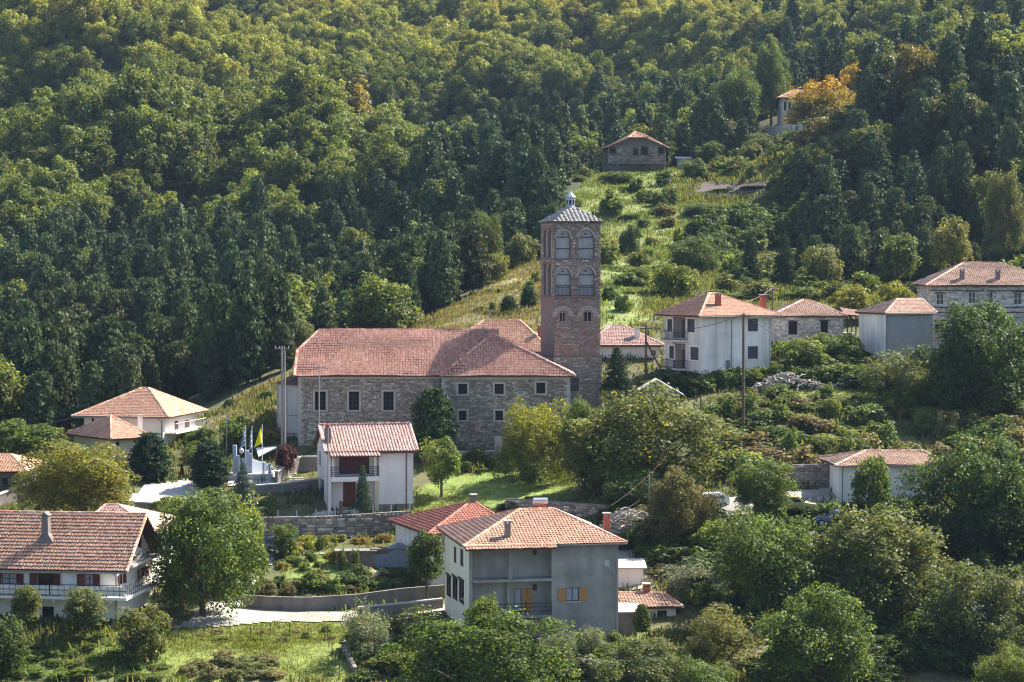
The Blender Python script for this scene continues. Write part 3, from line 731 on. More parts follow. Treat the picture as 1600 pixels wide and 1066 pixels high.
# ---------------------------------------------------------------- the bell tower
def build_tower():
    h = House('bell_tower', 'tall square brick and stone bell tower with arched openings and slab roof', 'tower', 866, 247, 938, 16, 346, 650, bl=845)
    H, W, d = h.H, h.W, h.dep
    zc = h.zat(0, 464, W / 2, 0); zl = h.zat(0, 557, W / 2, 0); zm = h.zat(0, 405, W / 2, 0)
    pan = h.panel('front'); pl = h.panel('left')
    arch = [(*h.rect('front', *r_), True) for r_ in ((865.5, 360, 891, 405.5), (902.5, 359, 928, 405.5), (866.5, 418, 892, 463), (903, 417, 929, 463))]
    la = []
    for (z0, z1) in ((zc + 0.25, zm - 0.45), (zm + 0.25, H - 0.9)):
        for u in (0.22, 0.56): la.append((d * u, d * (u + 0.24), z0, z1, True))
    arch = [(max(a, 0.18 + (W / 2 - 0.1) * (i % 2)), b, c, dd, True) for i, (a, b, c, dd, _) in enumerate(arch)]
    mb = MB()
    wall_panel(mb, pan, W, zc, H, arch, 0.4); wall_panel(mb, pl, d, zc, H, la, 0.35)
    wall_panel(mb, h.panel('right'), d, zc, H, la, 0.35); wall_panel(mb, h.panel('back'), W, zc, H, [])
    bw = mb.build('belfry_wall', 'brown_stone', h.root)
    nar = [(a - .18, b + .18, c, dd + .12) for a, b, c, dd, _ in arch]
    stones(pan, W, zc + 0.1, H - 0.05, [], BROWNST + GREYST[:5], bw, 0.17, 0.34, 0.04, shape=lambda u, z: not any(a - 0.14 < u < b + 0.14 and c - 0.05 < z < (dd - (b - a) / 2) or ((u - (a + b) / 2) ** 2 + max(z - (dd - (b - a) / 2), 0) ** 2 < ((b - a) / 2 + 0.16) ** 2 and z > c) for a, b, c, dd, _ in arch))
    stones(pl, d, zc + 0.1, H - 0.05, [(a - .1, b + .1, c - .05, dd + .1) for a, b, c, dd, _ in la], BROWNST + GREYST[:5], bw, 0.17, 0.34, 0.04)
    # arch rings and weathered boarding with round holes
    for (a, b, c, dd, _) in arch:
        r = (b - a) / 2; m_ = (a + b) / 2; sp = dd - r
        bo = MB(); nb = 7
        for k in range(nb):
            u0, u1 = a + (b - a) * k / nb, a + (b - a) * (k + 1) / nb - 0.015; um = (u0 + u1) / 2 - m_
            top = sp + math.sqrt(max(r * r - um * um, 0.02))
            bo.obox(P3(pan, u0, c, -0.32 + rng.uniform(-.01, .01)), np.array(pan[1]) * (u1 - u0), (0, 0, top - c), np.array(pan[2]) * 0.04)
        bd = bo.build('boarding', 'wood_grey', h.root)
        rb = MB(); n_ = 13
        for k in range(n_):
            t0, t1 = math.pi * k / n_ + 0.02, math.pi * (k + 1) / n_ - 0.02
            vs = []
            for off in (0.0, 0.07):
                for (t_, rr) in ((t0, r), (t1, r), (t1, r + 0.17), (t0, r + 0.17)): vs.append(P3(pan, m_ - rr * math.cos(t_), sp + rr * math.sin(t_), off))
            rb.add(vs, [(4, 5, 6, 7), (0, 1, 5, 4), (1, 2, 6, 5), (2, 3, 7, 6), (3, 0, 4, 7)])
        rb.build('arch_ring', 'stone_pale', h.root)
        tb = MB()
        for z in (sp + 0.02, c + (sp - c) * 0.48): tb.obox(P3(pan, a, z, -0.27), np.array(pan[1]) * (b - a), (0, 0, 0.09), np.array(pan[2]) * 0.1)
        tb.build('tie_beam', 'iron', bd)
        hb = MB()
        for z in ([sp + r * 0.5, c + (sp - c) * 0.6] if c > zm else [sp + r * 0.5]):
            vs = [P3(pan, m_ + 0.11 * math.cos(t), z + 0.11 * math.sin(t), -0.262) for t in np.linspace(0, 2 * math.pi, 10, endpoint=False)]
            hb.add(vs, [tuple(range(10))])
        hb.build('sound_hole', 'dark', bd)
        if c < zm - 0.5: railing(h.root, [P3(pan, a + 0.03, c, -0.1), P3(pan, b - 0.03, c, -0.1)], 0.95, 'iron', True, 0.14)
    for (a, b, c, dd, _) in la:
        MB().obox(P3(pl, a, c, -0.3), np.array(pl[1]) * (b - a), (0, 0, dd - c), np.array(pl[2]) * 0.04).build('boarding', 'wood_grey', h.root)
    # shaft with red plaster panels, lower rubble stage
    wo = [h.rect('front', 875, 488, 884, 503), h.rect('front', 913, 487, 925, 503)]
    lo_ = [h.rect('front', 890, 591, 904, 611)]
    mb = MB(); wall_panel(mb, pan, W, zl, zc, wo, 0.3)
    for s_ in ('left', 'right', 'back'): wall_panel(mb, h.panel(s_), h.panel(s_)[3], zl, zc, [])
    sw = mb.build('shaft_wall', 'brick_red', h.root)
    cx = [0.28 * W, 0.73 * W]
    def patch(u, z):
        f = (z - zl) / (zc - zl)
        if u < 0.55 or u > W - 0.4 or abs(u - W * 0.5) < 0.3: return True
        if f > 0.66: return True
        n_ = fbm(np.array([u * 1.0 + 3]), np.array([z + 40]), 1.6, 3)[0]
        return f > 0.32 and f < 0.62 and min(abs(u - c) for c in cx) < 0.75 and n_ > -0.18 or n_ > 0.12
    stones(pan, W, zl + 0.1, zc - 0.1, [(a - .08, b + .08, c - .08, e + .1) for a, b, c, e in wo], BROWNST + GREYST[:3], sw, 0.16, 0.32, 0.05, shape=patch)
    for o in wo: window(h, pan, o, 'stone_pale', 'dark', (2, 1), depth=0.22)
    for (a, b, c, e) in wo:            # brick arch over each small window
        rb = MB(); m_ = (a + b) / 2
        for rr in (0.75, 1.0):
            for k in range(12):
                t0, t1 = math.pi * k / 12 + 0.03, math.pi * (k + 1) / 12 - 0.03
                vs = [P3(pan, m_ - q * math.cos(t_), c + 0.55 + q * math.sin(t_), off) for off in (0, 0.07) for (t_, q) in ((t0, rr), (t1, rr), (t1, rr + 0.17), (t0, rr + 0.17))]
                rb.add(vs, [(4, 5, 6, 7), (0, 1, 5, 4), (1, 2, 6, 5), (2, 3, 7, 6), (3, 0, 4, 7)])
        rb.build('relieving_arch', 'stone_pale', sw)
    mb = MB(); e = 0.12
    pe = ((-e, -e, 0), (1, 0, 0), (0, -1, 0), W + 2 * e)
    lo2 = [(a + e, b + e, c, dd) for a, b, c, dd in lo_]
    wall_panel(mb, pe, W + 2 * e, -4, zl, lo2, 0.3)
    for p_ in (((-e, d + e, 0), (0, -1, 0), (-1, 0, 0), d + 2 * e), ((W + e, -e, 0), (0, 1, 0), (1, 0, 0), d + 2 * e), ((W + e, d + e, 0), (-1, 0, 0), (0, 1, 0), W + 2 * e)): wall_panel(mb, p_, p_[3], -4, zl, [])
    lw = mb.build('lower_wall', 'mortar', h.root)
    stones(pe, W + 2 * e, -2, zl - 0.1, [(a - .1, b + .1, c - .1, dd + .15) for a, b, c, dd in lo2], GREYST + BROWNST[:2], lw, 0.16, 0.34, 0.05)
    stones(((-e, d + e, 0), (0, -1, 0), (-1, 0, 0), d + 2 * e), d + 2 * e, -2, zl - 0.1, [], GREYST + BROWNST[:2], lw, 0.16, 0.34, 0.05)
    for o in lo2: window(h, pe, o, 'frame_dark', 'shutter_grey', (2, 1), depth=0.2)
    for z, pr in ((zc - 0.06, 0.13), (zl - 0.02, 0.2), (zm - 0.05, 0.08), (H - 0.16, 0.16), ((zl - 3.0) if zl > 4 else zl - 1, 0.17)):
        mb = MB(); mb.box(-pr, W + pr, -pr, d + pr, z, z + 0.15); mb.build('string_course', 'brown_stone', h.root)
    # slab roof
    zr = h.zat(0, 320, W / 2, d / 2); o = 0.22
    A, B, C, D_, Rr = (-o, -o, H), (W + o, -o, H), (W + o, d + o, H), (-o, d + o, H), (W / 2, d / 2, zr)
    SL = [(0.36, 0.335, 0.30), (0.30, 0.28, 0.25), (0.40, 0.375, 0.335), (0.27, 0.25, 0.23)]
    roof_from(h, [[A, B, Rr], [B, C, Rr], [C, D_, Rr], [D_, A, Rr]], [], SL, w=0.46, row=0.2, hgt=0.035, lift=0.05, flat=True, wav=0.04, jit=2.2)
    # lantern
    z0 = zr - 0.35; cx_, cy_ = W / 2, d / 2; zt = h.zat(0, 302, W / 2, d / 2)
    la_ = MB().lathe([(0.62, z0), (0.56, z0 + 0.12), (0.5, z0 + 0.15), (0.5, zt - 0.45)], 8, (cx_, cy_, 0)).build('lantern', 'zinc', h.root)
    MB().lathe([(0.64, zt - 0.446), (0.6, zt - 0.38), (0.3, zt - 0.05), (0.05, zt + 0.18)], 8, (cx_, cy_, 0)).build('lantern_cap', 'zinc', h.root)
    for k in range(8):
        t = R(22.5 + 45 * k); c_, s_ = math.cos(t), math.sin(t); q = 0.5 * math.cos(R(22.5)) + 0.006
        lb = MB(); e_ = np.array((-s_, c_, 0)); O = np.array((cx_ + c_ * q, cy_ + s_ * q, z0 + 0.35))
        lb.add([O - e_ * 0.1, O + e_ * 0.1, O + e_ * 0.1 + (0, 0, 0.5), O - e_ * 0.1 + (0, 0, 0.5)], [(0, 1, 2, 3)]); lb.build('lantern_opening', 'dark', la_)
    return h
TW = build_tower()

# ---------------------------------------------------------------- grey three storey house
def build_grey():
    h = House('grey_house', 'three-storey grey cement house with hipped tiled roof and orange shutters', 'house', 733, 180, 966, 11, 853, 1003, bl=695)
    W, H, d = h.W, h.H, h.dep
    xm = h.pix('front', 862, 900)[0]; rec = 1.15
    z1 = h.zat(0, 962, xm / 2, 0); z2 = h.zat(0, 905, xm / 2, 0)
    pr = ((xm, 0, 0), (1, 0, 0), (0, -1, 0), W - xm); prec = ((0, rec, 0), (1, 0, 0), (0, -1, 0), xm)
    def rc(pan, r_): a = h.pix(pan, r_[0], r_[3]); b = h.pix(pan, r_[2], r_[1]); return (a[0], b[0], a[1], b[1])
    w1 = rc(pr, (884, 918, 905, 940)); rc1 = [rc(prec, (804, 919, 815, 958)), rc(prec, (832, 913, 839, 923)), rc(prec, (832, 858, 839, 867)), rc(prec, (816, 919, 831, 958))]
    left = [h.rect('left', *r_) for r_ in ((697.5, 903, 704.5, 929), (707, 906, 715, 934), (717, 910, 725, 940), (709, 856, 713, 878), (719, 860, 724, 883))]
    mb = MB()
    wall_panel(mb, pr, W - xm, -3, H, [w1], 0.18); wall_panel(mb, prec, xm, -3, H, rc1, 0.15)
    wall_panel(mb, ((xm, rec, 0), (0, -1, 0), (-1, 0, 0), rec), rec, -3, H, [])
    wall_panel(mb, h.panel('right'), d, -3, H, []); wall_panel(mb, h.panel('back'), W, -3, H, [])
    wl = mb.build('wall', 'render_grey', h.root)
    mb = MB(); wall_panel(mb, h.panel('left'), d - 0.0, -3, H, left, 0.14); mb.add([(0.25, 0, -3), (0.25, rec, -3), (0.25, rec, H), (0.25, 0, H)], [(0, 1, 2, 3)]); mb.add([(0, 0, -3), (0.25, 0, -3), (0.25, 0, H), (0, 0, H)], [(0, 1, 2, 3)])
    mb.build('side_wall', 'cream', h.root)
    MB().box(-0.012, 0.262, -0.03, -0.004, -3, H - 0.02).build('corner_strip', 'render_grey', h.root)
    # blocked up window outline on the right hand bay
    bl_ = rc(pr, (882, 862, 905, 886)); fb = MB(); t = 0.06
    for (a, b, c, dd) in ((bl_[0], bl_[0] + t, bl_[2], bl_[3]), (bl_[1] - t, bl_[1], bl_[2], bl_[3]), (bl_[0] + t, bl_[1] - t, bl_[3] - t, bl_[3]), (bl_[0] + t, bl_[1] - t, bl_[2], bl_[2] + t)):
        fb.obox(P3(pr, a, c, 0.002), np.array(pr[1]) * (b - a), (0, 0, dd - c), np.array((0, -0.012, 0)))
    fb.build('blind_window_outline', 'render_grey', h.root)
    for z in (z1, z2): 
        MB().box(0.26, xm, -0.25, rec - 0.002, z - 0.2, z).build('balcony_slab', 'render_grey', h.root)
    MB().box(xm * 0.5 - 0.15, xm * 0.5 + 0.15, 0.05, 0.35, z2 + 0.002, H).build('column', 'render_grey', h.root)
    MB().box(xm * 0.5 - 0.15, xm * 0.5 + 0.15, 0.75, rec - 0.003, z1 + 0.002, z2 - 0.202).build('column', 'render_grey', h.root)
    railing(h.root, [(0.3, -0.18, z1), (xm - 0.05, -0.18, z1)], 0.95, 'iron', False, rails=(0.35, 0.68, 1.0))
    for z in (h.zat(0, 892, W, 0), h.zat(0, 963, W, 0)): MB().box(xm, W, -0.014, -0.003, z - 0.04, z + 0.04).build('cement_joint', 'render_grey', h.root)
    window(h, pr, w1, 'frame_dark', 'curtain', (2, 1), ('wood_orange', 0.62, 4), 'concrete_pale', 0.14)
    window(h, prec, rc1[0], 'frame_dark', 'curtain', (1, 1), depth=0.1, name='balcony_door')
    window(h, prec, rc1[1], 'frame_dark', 'glass', (2, 2)); window(h, prec, rc1[2], 'frame_dark', 'glass', (2, 2))
    window(h, prec, rc1[3], 'wood_orange', 'wood_orange', (2, 3), depth=0.06, name='door')
    for i, o in enumerate(left): window(h, h.panel('left'), o, 'frame_dark', 'shutter_grey' if i > 2 else 'glass', (2, 1) if i < 3 else (1, 1), None, None, 0.08, surround='frame_dark' if False else None, lintel='frame_dark' if i < 3 else None)
    zr = h.zat(0, 797, W * 0.45, d / 2)
    rl = h.pix(((0, d / 2, 0), (1, 0, 0), (0, -1, 0), 1), 811, 797)[0]; rr = h.pix(((0, d / 2, 0), (1, 0, 0), (0, -1, 0), 1), 864, 797)[0]
    hip_roof(h, zr, TERRA, 0.55, (rl, rr), w=0.26, row=0.36)
    # lowered eave over the balcony bay
    za = H - 0.12; sl_ = (zr - H) / (d / 2 + 0.55)
    pl = [(-0.45, -1.0, H - 0.45 * sl_ - 0.06), (xm + 0.1, -1.0, H - 0.45 * sl_ - 0.06), (xm + 0.1, -0.5, H + 0.02), (-0.45, -0.5, H + 0.02)]
    tiles(pl, TERRA, h.roofo, w=0.26, row=0.36); mb = MB(); P_ = [np.array(p) for p in pl]; mb.add(P_ + [p - (0, 0, 0.1) for p in P_], [(0, 1, 2, 3), (7, 6, 5, 4), (0, 4, 5, 1), (1, 5, 6, 2), (3, 2, 6, 7), (0, 3, 7, 4)]); mb.build('eave_board', 'roofbase', h.roofo)
    cx = h.pix(((0, 0.9, 0), (1, 0, 0), (0, -1, 0), 1), 793, 840)
    chimney_full(h, cx[0], 0.9, H, H + 1.55, 0.42, 0.42)
    cx = h.pix(((0, d * 0.6, 0), (1, 0, 0), (0, -1, 0), 1), 948, 815)
    chimney_full(h, cx[0], d * 0.6, H, cx[1] + 0.45, 0.45, 0.45, 'chimney_red')
    # solar water heater behind the ridge
    sp_ = h.pix(((0, d / 2 + 0.9, 0), (1, 0, 0), (0, -1, 0), 1), 844, 783)
    mb = MB(); x, y, z = sp_[0], d / 2 + 0.9, sp_[1]; mb.tube([(x - 0.62, y, z), (x - 0.58, y, z), (x + 0.58, y, z), (x + 0.62, y, z)], [0.2, 0.27, 0.27, 0.2], 14)
    ht = mb.build('water_heater_tank', 'steel', h.roofo, smooth=False)
    mb = MB(); mb.box(x - 0.5, x - 0.44, y - 0.1, y + 0.1, z - 1.2, z - 0.2); mb.box(x + 0.44, x + 0.5, y - 0.1, y + 0.1, z - 1.2, z - 0.2); mb.box(x - 0.5, x + 0.5, y - 0.2, y - 0.14, z - 0.5, z - 0.3)
    mb.build('heater_stand', 'chimney_red', h.roofo)
    return h
GH = build_grey()

# ---------------------------------------------------------------- white house with red shutters, left foreground
def build_left():
    h = House('shuttered_house', 'large white house with dark red shutters, long balcony and gabled tile roof', 'house', -90, 184, 184, -8, 886, 985, br=238)
    W, H, d = h.W, h.H, h.dep
    pan = h.panel('front'); pr = h.panel('right')
    fo = [h.rect('front', *r_) for r_ in ((3, 896, 26, 921), (59, 896, 84, 930), (133, 897, 146, 921), (-50, 896, -26, 921), (66, 948, 84, 967))]
    ro_ = [h.rect('right', *r_) for r_ in ((187, 894, 192, 914), (217, 885, 227, 905))]
    ro_ = [(max(a, 0.1), b, c, dd) for a, b, c, dd in ro_]
    wl = walls(h, 'white', {'front': fo, 'right': ro_})
    zp = h.zat(0, 967, W, 0)
    MB().box(-0.02, W + 0.02, -0.06, d * .5, -3, zp - 0.0).build('plinth', 'concrete', h.root)
    for i, o in enumerate(fo[:4]):
        window(h, pan, o, 'shutter_red', 'curtain' if i != 1 else 'glass', (2, 3), ('shutter_red', 0.62, 18 if i else 10), None, 0.1)
    window(h, pan, fo[4], 'frame_dark', 'dark', (2, 1)); 
    for o in ro_: window(h, pr, o, 'shutter_red', 'glass', (1, 2), ('shutter_red', 0.5, 10))
    # wrap-round balcony
    zb = h.zat(0, 934, W, -1.1)
    mb = MB(); mb.box(-1, W + 1.1, -1.2, -0.003, zb - 0.22, zb); mb.box(W + 0.003, W + 1.1, -0.003, d, zb - 0.22, zb)
    mb.build('balcony_slab', 'white', h.root)
    railing(h.root, [(-1, -1.12, zb), (W + 1.02, -1.12, zb), (W + 1.02, d - 0.1, zb)], 0.95, 'iron', True, 0.5, rails=(0.12, 0.55, 1.0))
    ps = MB(); 
    n_ = int((W + 2) / 1.9)
    for k in range(n_): x0 = -1 + (W + 2) * k / n_; ps.box(x0 + 0.06, x0 + (W + 2) / n_ - 0.06, -1.1, -1.08, zb + 0.14, zb + 0.86)
    ps.build('balcony_panels', 'white_old', h.root)
    for x in (0.3, W * 0.33, W * 0.66, W - 0.3): MB().box(x - 0.12, x + 0.12, -1.05, -0.003, zb - 0.5, zb - 0.224).build('bracket', 'white', h.root)
    zr = h.zat(0, 804, W, d / 2)
    gable_roof(h, zr, TERRA, 0.75, 1.0, wallmat='white', w=0.30, row=0.40, hgt=0.045, lift=0.12, mott=0.18)
    # attic balcony in the gable
    zg = h.zat(0, 872, W, d * 0.5)
    MB().box(W + 0.004, W + 1.0, d * 0.12, d * 0.88, H + 0.1, H + 0.3).build('attic_balcony_slab', 'white', h.root)
    railing(h.root, [(W + 0.95, d * 0.14, H + 0.3), (W + 0.95, d * 0.86, H + 0.3)], 0.85, 'iron', True, 0.3)
    MB().box(W + 0.006, W + 0.03, d * 0.32, d * 0.68, H + 0.32, zr - 0.9).build('attic_door', 'shutter_red', h.root)
    # satellite dish
    mb = MB(); c = np.array((W + 0.75, d * 0.3, H + 1.1)); nrm = np.array((0.55, -0.75, 0.35)); nrm /= np.linalg.norm(nrm); a = np.cross(nrm, (0, 0, 1)); a /= np.linalg.norm(a); b = np.cross(a, nrm)
    vs = [c - nrm * 0.1]; n_ = 14
    for rr, dz in ((0.25, -0.06), (0.45, 0.05)):
        for k in range(n_): t = 2 * math.pi * k / n_; vs.append(c + rr * (math.cos(t) * a + math.sin(t) * b) + nrm * dz)
    fs = [(0, 1 + k, 1 + (k + 1) % n_) for k in range(n_)] + [(1 + k, 1 + n_ + k, 1 + n_ + (k + 1) % n_, 1 + (k + 1) % n_) for k in range(n_)]
    mb.add(vs, fs); mb.tube([c - nrm * 0.1, c - (0, 0, 0.9)], 0.03, 5); mb.tube([c - (0, 0, 0.3), c + nrm * 0.5], 0.015, 4); mb.build('satellite_dish', 'concrete_pale', h.root)
    # chimney with spreading shoulder
    x, zc = h.pix(((0, 1.6, 0), (1, 0, 0), (0, -1, 0), 1), 70, 850); sl_ = (zr - H) / (d / 2 + .75); z0 = H + sl_ * 2.2
    y0, y1 = 1.6, 2.3; zt = h.pix(((0, 1.6, 0), (1, 0, 0), (0, -1, 0), 1), 70, 806)[1]
    vs = []
    for (hw, z) in ((0.62, z0 - 0.8), (0.62, z0 + 0.45), (0.27, z0 + 1.0), (0.25, zt)): vs += [(x - hw, y0, z), (x + hw, y0, z), (x + hw, y1, z), (x - hw, y1, z)]
    fs = [(4 * i + k, 4 * i + (k + 1) % 4, 4 * i + 4 + (k + 1) % 4, 4 * i + 4 + k) for i in range(3) for k in range(4)] + [(12, 13, 14, 15)]
    MB().add(vs, fs).build('chimney', 'chimney', h.roofo)
    cb = MB(); cb.add([(x - 0.36, y0 - 0.1, zt + 0.003), (x + 0.36, y0 - 0.1, zt + 0.003), (x + 0.36, y1 + 0.1, zt + 0.003), (x - 0.36, y1 + 0.1, zt + 0.003), (x, y0 - 0.1, zt + 0.28), (x, y1 + 0.1, zt + 0.28)], [(0, 1, 4), (1, 2, 5, 4), (2, 3, 5), (3, 0, 4, 5), (3, 2, 1, 0)]); cb.build('chimney_cap', 'concrete', h.roofo)
    # wall lamps
    for px_ in (70, 131): u, z = h.pix('front', px_, 890); MB().box(u - 0.07, u + 0.07, -0.2, -0.003, z - 0.15, z + 0.12).build('wall_lamp', 'iron', h.root)
    return h
LH = build_left()

# ---------------------------------------------------------------- pale two storey house with striped red roof below the church
def build_pink():
    h = House('pale_house', 'small pale two-storey house with striped red gable roof below the church', 'house', 514, 219.5, 646, 12, 706, 800, bl=496)
    W, H, d = h.W, h.H, h.dep
    xm = h.pix('front', 592, 750)[0]; rec = 1.3; z1 = h.zat(0, 745, xm / 2, 0)
    pr = ((xm, 0, 0), (1, 0, 0), (0, -1, 0), W - xm); prec = ((0, rec, 0), (1, 0, 0), (0, -1, 0), xm)
    def rc(pan, r_): a = h.pix(pan, r_[0], r_[3]); b = h.pix(pan, r_[2], r_[1]); return (a[0], b[0], a[1], b[1])
    up = rc(prec, (530, 710, 577, 741)); dn = rc(prec, (536, 753, 556, 793)); dw = rc(prec, (557, 757, 576, 776))
    lf = [h.rect('left', *r_) for r_ in ((498, 706, 501, 728), (499, 751, 506, 780))]; lf = [(max(a, .1), min(b, d - .1), c, e) for a, b, c, e in lf]
    mb = MB(); wall_panel(mb, pr, W - xm, -3, H, []); wall_panel(mb, prec, xm, -3, H, [up, dn, dw])
    wall_panel(mb, ((xm, rec, 0), (0, -1, 0), (-1, 0, 0), rec), rec, -3, H, [])
    wall_panel(mb, h.panel('right'), d, -3, H, []); wall_panel(mb, h.panel('left'), d, -3, H, lf); wall_panel(mb, h.panel('back'), W, -3, H, [])
    mb.add([(0.2, 0, -3), (0.2, rec, -3), (0.2, rec, H), (0.2, 0, H)], [(0, 1, 2, 3)]); mb.add([(0, 0, -3), (0.2, 0, -3), (0.2, 0, H), (0, 0, H)], [(0, 1, 2, 3)])
    mb.build('wall', 'pinkish', h.root)
    MB().box(xm, W + 0.02, -0.05, 0.0, -3, h.zat(0, 787, W, 0)).build('plinth', 'concrete', h.root)
    MB().box(0.21, xm - 0.003, -0.1, rec - 0.003, z1 - 0.45, z1).build('balcony_slab', 'white', h.root)
    railing(h.root, [(0.2, -0.05, z1), (xm - 0.03, -0.05, z1)], 0.95, 'iron', False, rails=(0.1, 0.28, 0.46, 0.64, 0.82, 1.0))
    for x in (0.42, xm - 0.35): MB().box(x - 0.13, x + 0.13, 0.0, 0.26, z1 + 0.002, H).build('column', 'pinkish', h.root)
    window(h, prec, up, 'shutter_red', 'shutter_red', (4, 1), name='balcony_door'); window(h, prec, dn, 'shutter_red', 'shutter_red', (2, 2), name='door'); window(h, prec, dw, 'frame_dark', 'glass', (2, 1))
    for o in lf: window(h, h.panel('left'), o, 'frame_white', 'glass', (1, 1))
    MB().box(xm - 0.4, xm + 0.0 - 0.003, -0.02, 0.2, -3, z1 - 0.453).build('pier', 'yellowish', h.root)
    zr = h.zat(0, 664, W * 0.45, d / 2)
    gable_roof(h, zr, PINKTERRA, 0.35, 0.4, wallmat='pinkish', w=0.30, row=0.42, hgt=0.11, lift=0.02, mott=0.2)
    # lowered eave over the loggia
    sl_ = (zr - H) / (d / 2 + 0.35); zz = H - 0.12
    pl = [(0.0, -0.95, zz - 0.55 * sl_), (xm + 0.1, -0.95, zz - 0.55 * sl_), (xm + 0.1, -0.36, zz), (0.0, -0.36, zz)]
    tiles(pl, PINKTERRA, h.roofo, w=0.30, row=0.42, hgt=0.11, lift=0.02)
    MB().add([np.array(p) - (0, 0, 0.02) for p in pl] + [np.array(p) - (0, 0, 0.1) for p in pl], [(0, 1, 2, 3), (7, 6, 5, 4), (0, 4, 5, 1), (1, 5, 6, 2), (0, 3, 7, 4)]).build('eave_board', 'roofbase', h.roofo)
    x, z = h.pix(((0, 1.4, 0), (1, 0, 0), (0, -1, 0), 1), 512, 690)
    MB().box(x - 0.27, x + 0.27, 1.1, 1.7, z - 0.6, z + 1.35).build('chimney', 'chimney', h.roofo)
    MB().lathe([(0.2, 0), (0.24, 0.12), (0.2, 0.3)], 10, (x, 1.4, z + 1.352)).build('chimney_pot', 'chimney_red', h.roofo)
    return h
PH = build_pink()

# ---------------------------------------------------------------- white two storey house on the upper right
def build_upper():
    h = House('white_villa', 'two-storey weathered white house with dark windows, balconies and hipped roof', 'house', 1097, 252, 1204, 27, 494, 590, bl=1038)
    W, H, d = h.W, h.H, h.dep
    fo = [h.rect('front', *r_) for r_ in ((1168.5, 498, 1184.5, 518), (1168.5, 541, 1184.5, 561))]
    lf = [h.rect('left', *r_) for r_ in ((1032, 498, 1045, 519) if False else (1043, 499, 1051, 518), (1074, 499, 1086, 519), (1046, 541, 1054, 560), (1079, 543, 1092, 562))]
    lf = [(max(a, 0.15), min(b, d - 0.15), c, e) for a, b, c, e in lf]
    walls(h, 'white_old', {'front': fo, 'left': lf})
    for o in fo: window(h, h.panel('front'), o, 'shutter_grey', 'shutter_grey', (1, 8), None, 'white_old', 0.1)
    for o in lf: window(h, h.panel('left'), o, 'shutter_grey', 'shutter_grey', (1, 8), None, None, 0.1, surround='white')
    pl = h.panel('left')
    # loggias not hollowed out: flat dark panels paint their shade behind the balconies
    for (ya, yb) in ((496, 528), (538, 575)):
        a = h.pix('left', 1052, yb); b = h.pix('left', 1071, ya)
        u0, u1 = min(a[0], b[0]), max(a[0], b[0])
        MB().obox(P3(pl, u0, a[1], 0.004), np.array(pl[1]) * (u1 - u0), (0, 0, b[1] - a[1]), np.array(pl[2]) * 0.02).build('loggia_shade_panel', 'concrete', h.root)
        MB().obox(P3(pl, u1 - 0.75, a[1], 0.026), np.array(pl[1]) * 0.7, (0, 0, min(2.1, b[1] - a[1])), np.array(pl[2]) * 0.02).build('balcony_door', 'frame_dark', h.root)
    for yb in (530, 574):
        a = h.pix('left', 1045, yb); b = h.pix('left', 1075, yb); u0, u1 = a[0], b[0]; z = a[1]
        u0, u1 = min(u0, u1), max(u0, u1)
        MB().obox(P3(pl, u0, z - 0.16, 0.003), np.array(pl[1]) * (u1 - u0), (0, 0, 0.16), np.array(pl[2]) * 1.1).build('balcony_slab', 'white_old', h.root)
        railing(h.root, [P3(pl, u0, z, 0.05), P3(pl, u0, z, 1.05), P3(pl, u1, z, 1.05), P3(pl, u1, z, 0.05)], 0.95, 'iron', True, 0.14)
    # vertical chimney breast on the front
    u = h.pix('front', 1125, 540)[0]
    MB().box(u - 0.45, u + 0.45, -0.18, -0.003, -3, H - 0.02).build('chimney_breast', 'white_old', h.root)
    zr = h.zat(0, 459, W * 0.3, d / 2); ym = d / 2
    c = h.pix(((0, ym, 0), (1, 0, 0), (0, -1, 0), 1), 1108, 459)[0]
    hip_roof(h, zr, TERRA, 0.9, (min(max(c, 1.5), W - 1.5), min(max(c + 0.9, 2.3), W - 1)), w=0.25, row=0.34)
    x, z = h.pix(((0, 1.3, 0), (1, 0, 0), (0, -1, 0), 1), 1122, 478); chimney_full(h, x, 1.3, H, z + 1.15, 0.5, 0.5, 'chimney_red')
    x, z = h.pix(((0, 3.2, 0), (1, 0, 0), (0, -1, 0), 1), 1192, 475); chimney_full(h, x, 3.2, H, z + 0.8, 0.6, 0.5, 'chimney_red')
    return h
UH = build_upper()

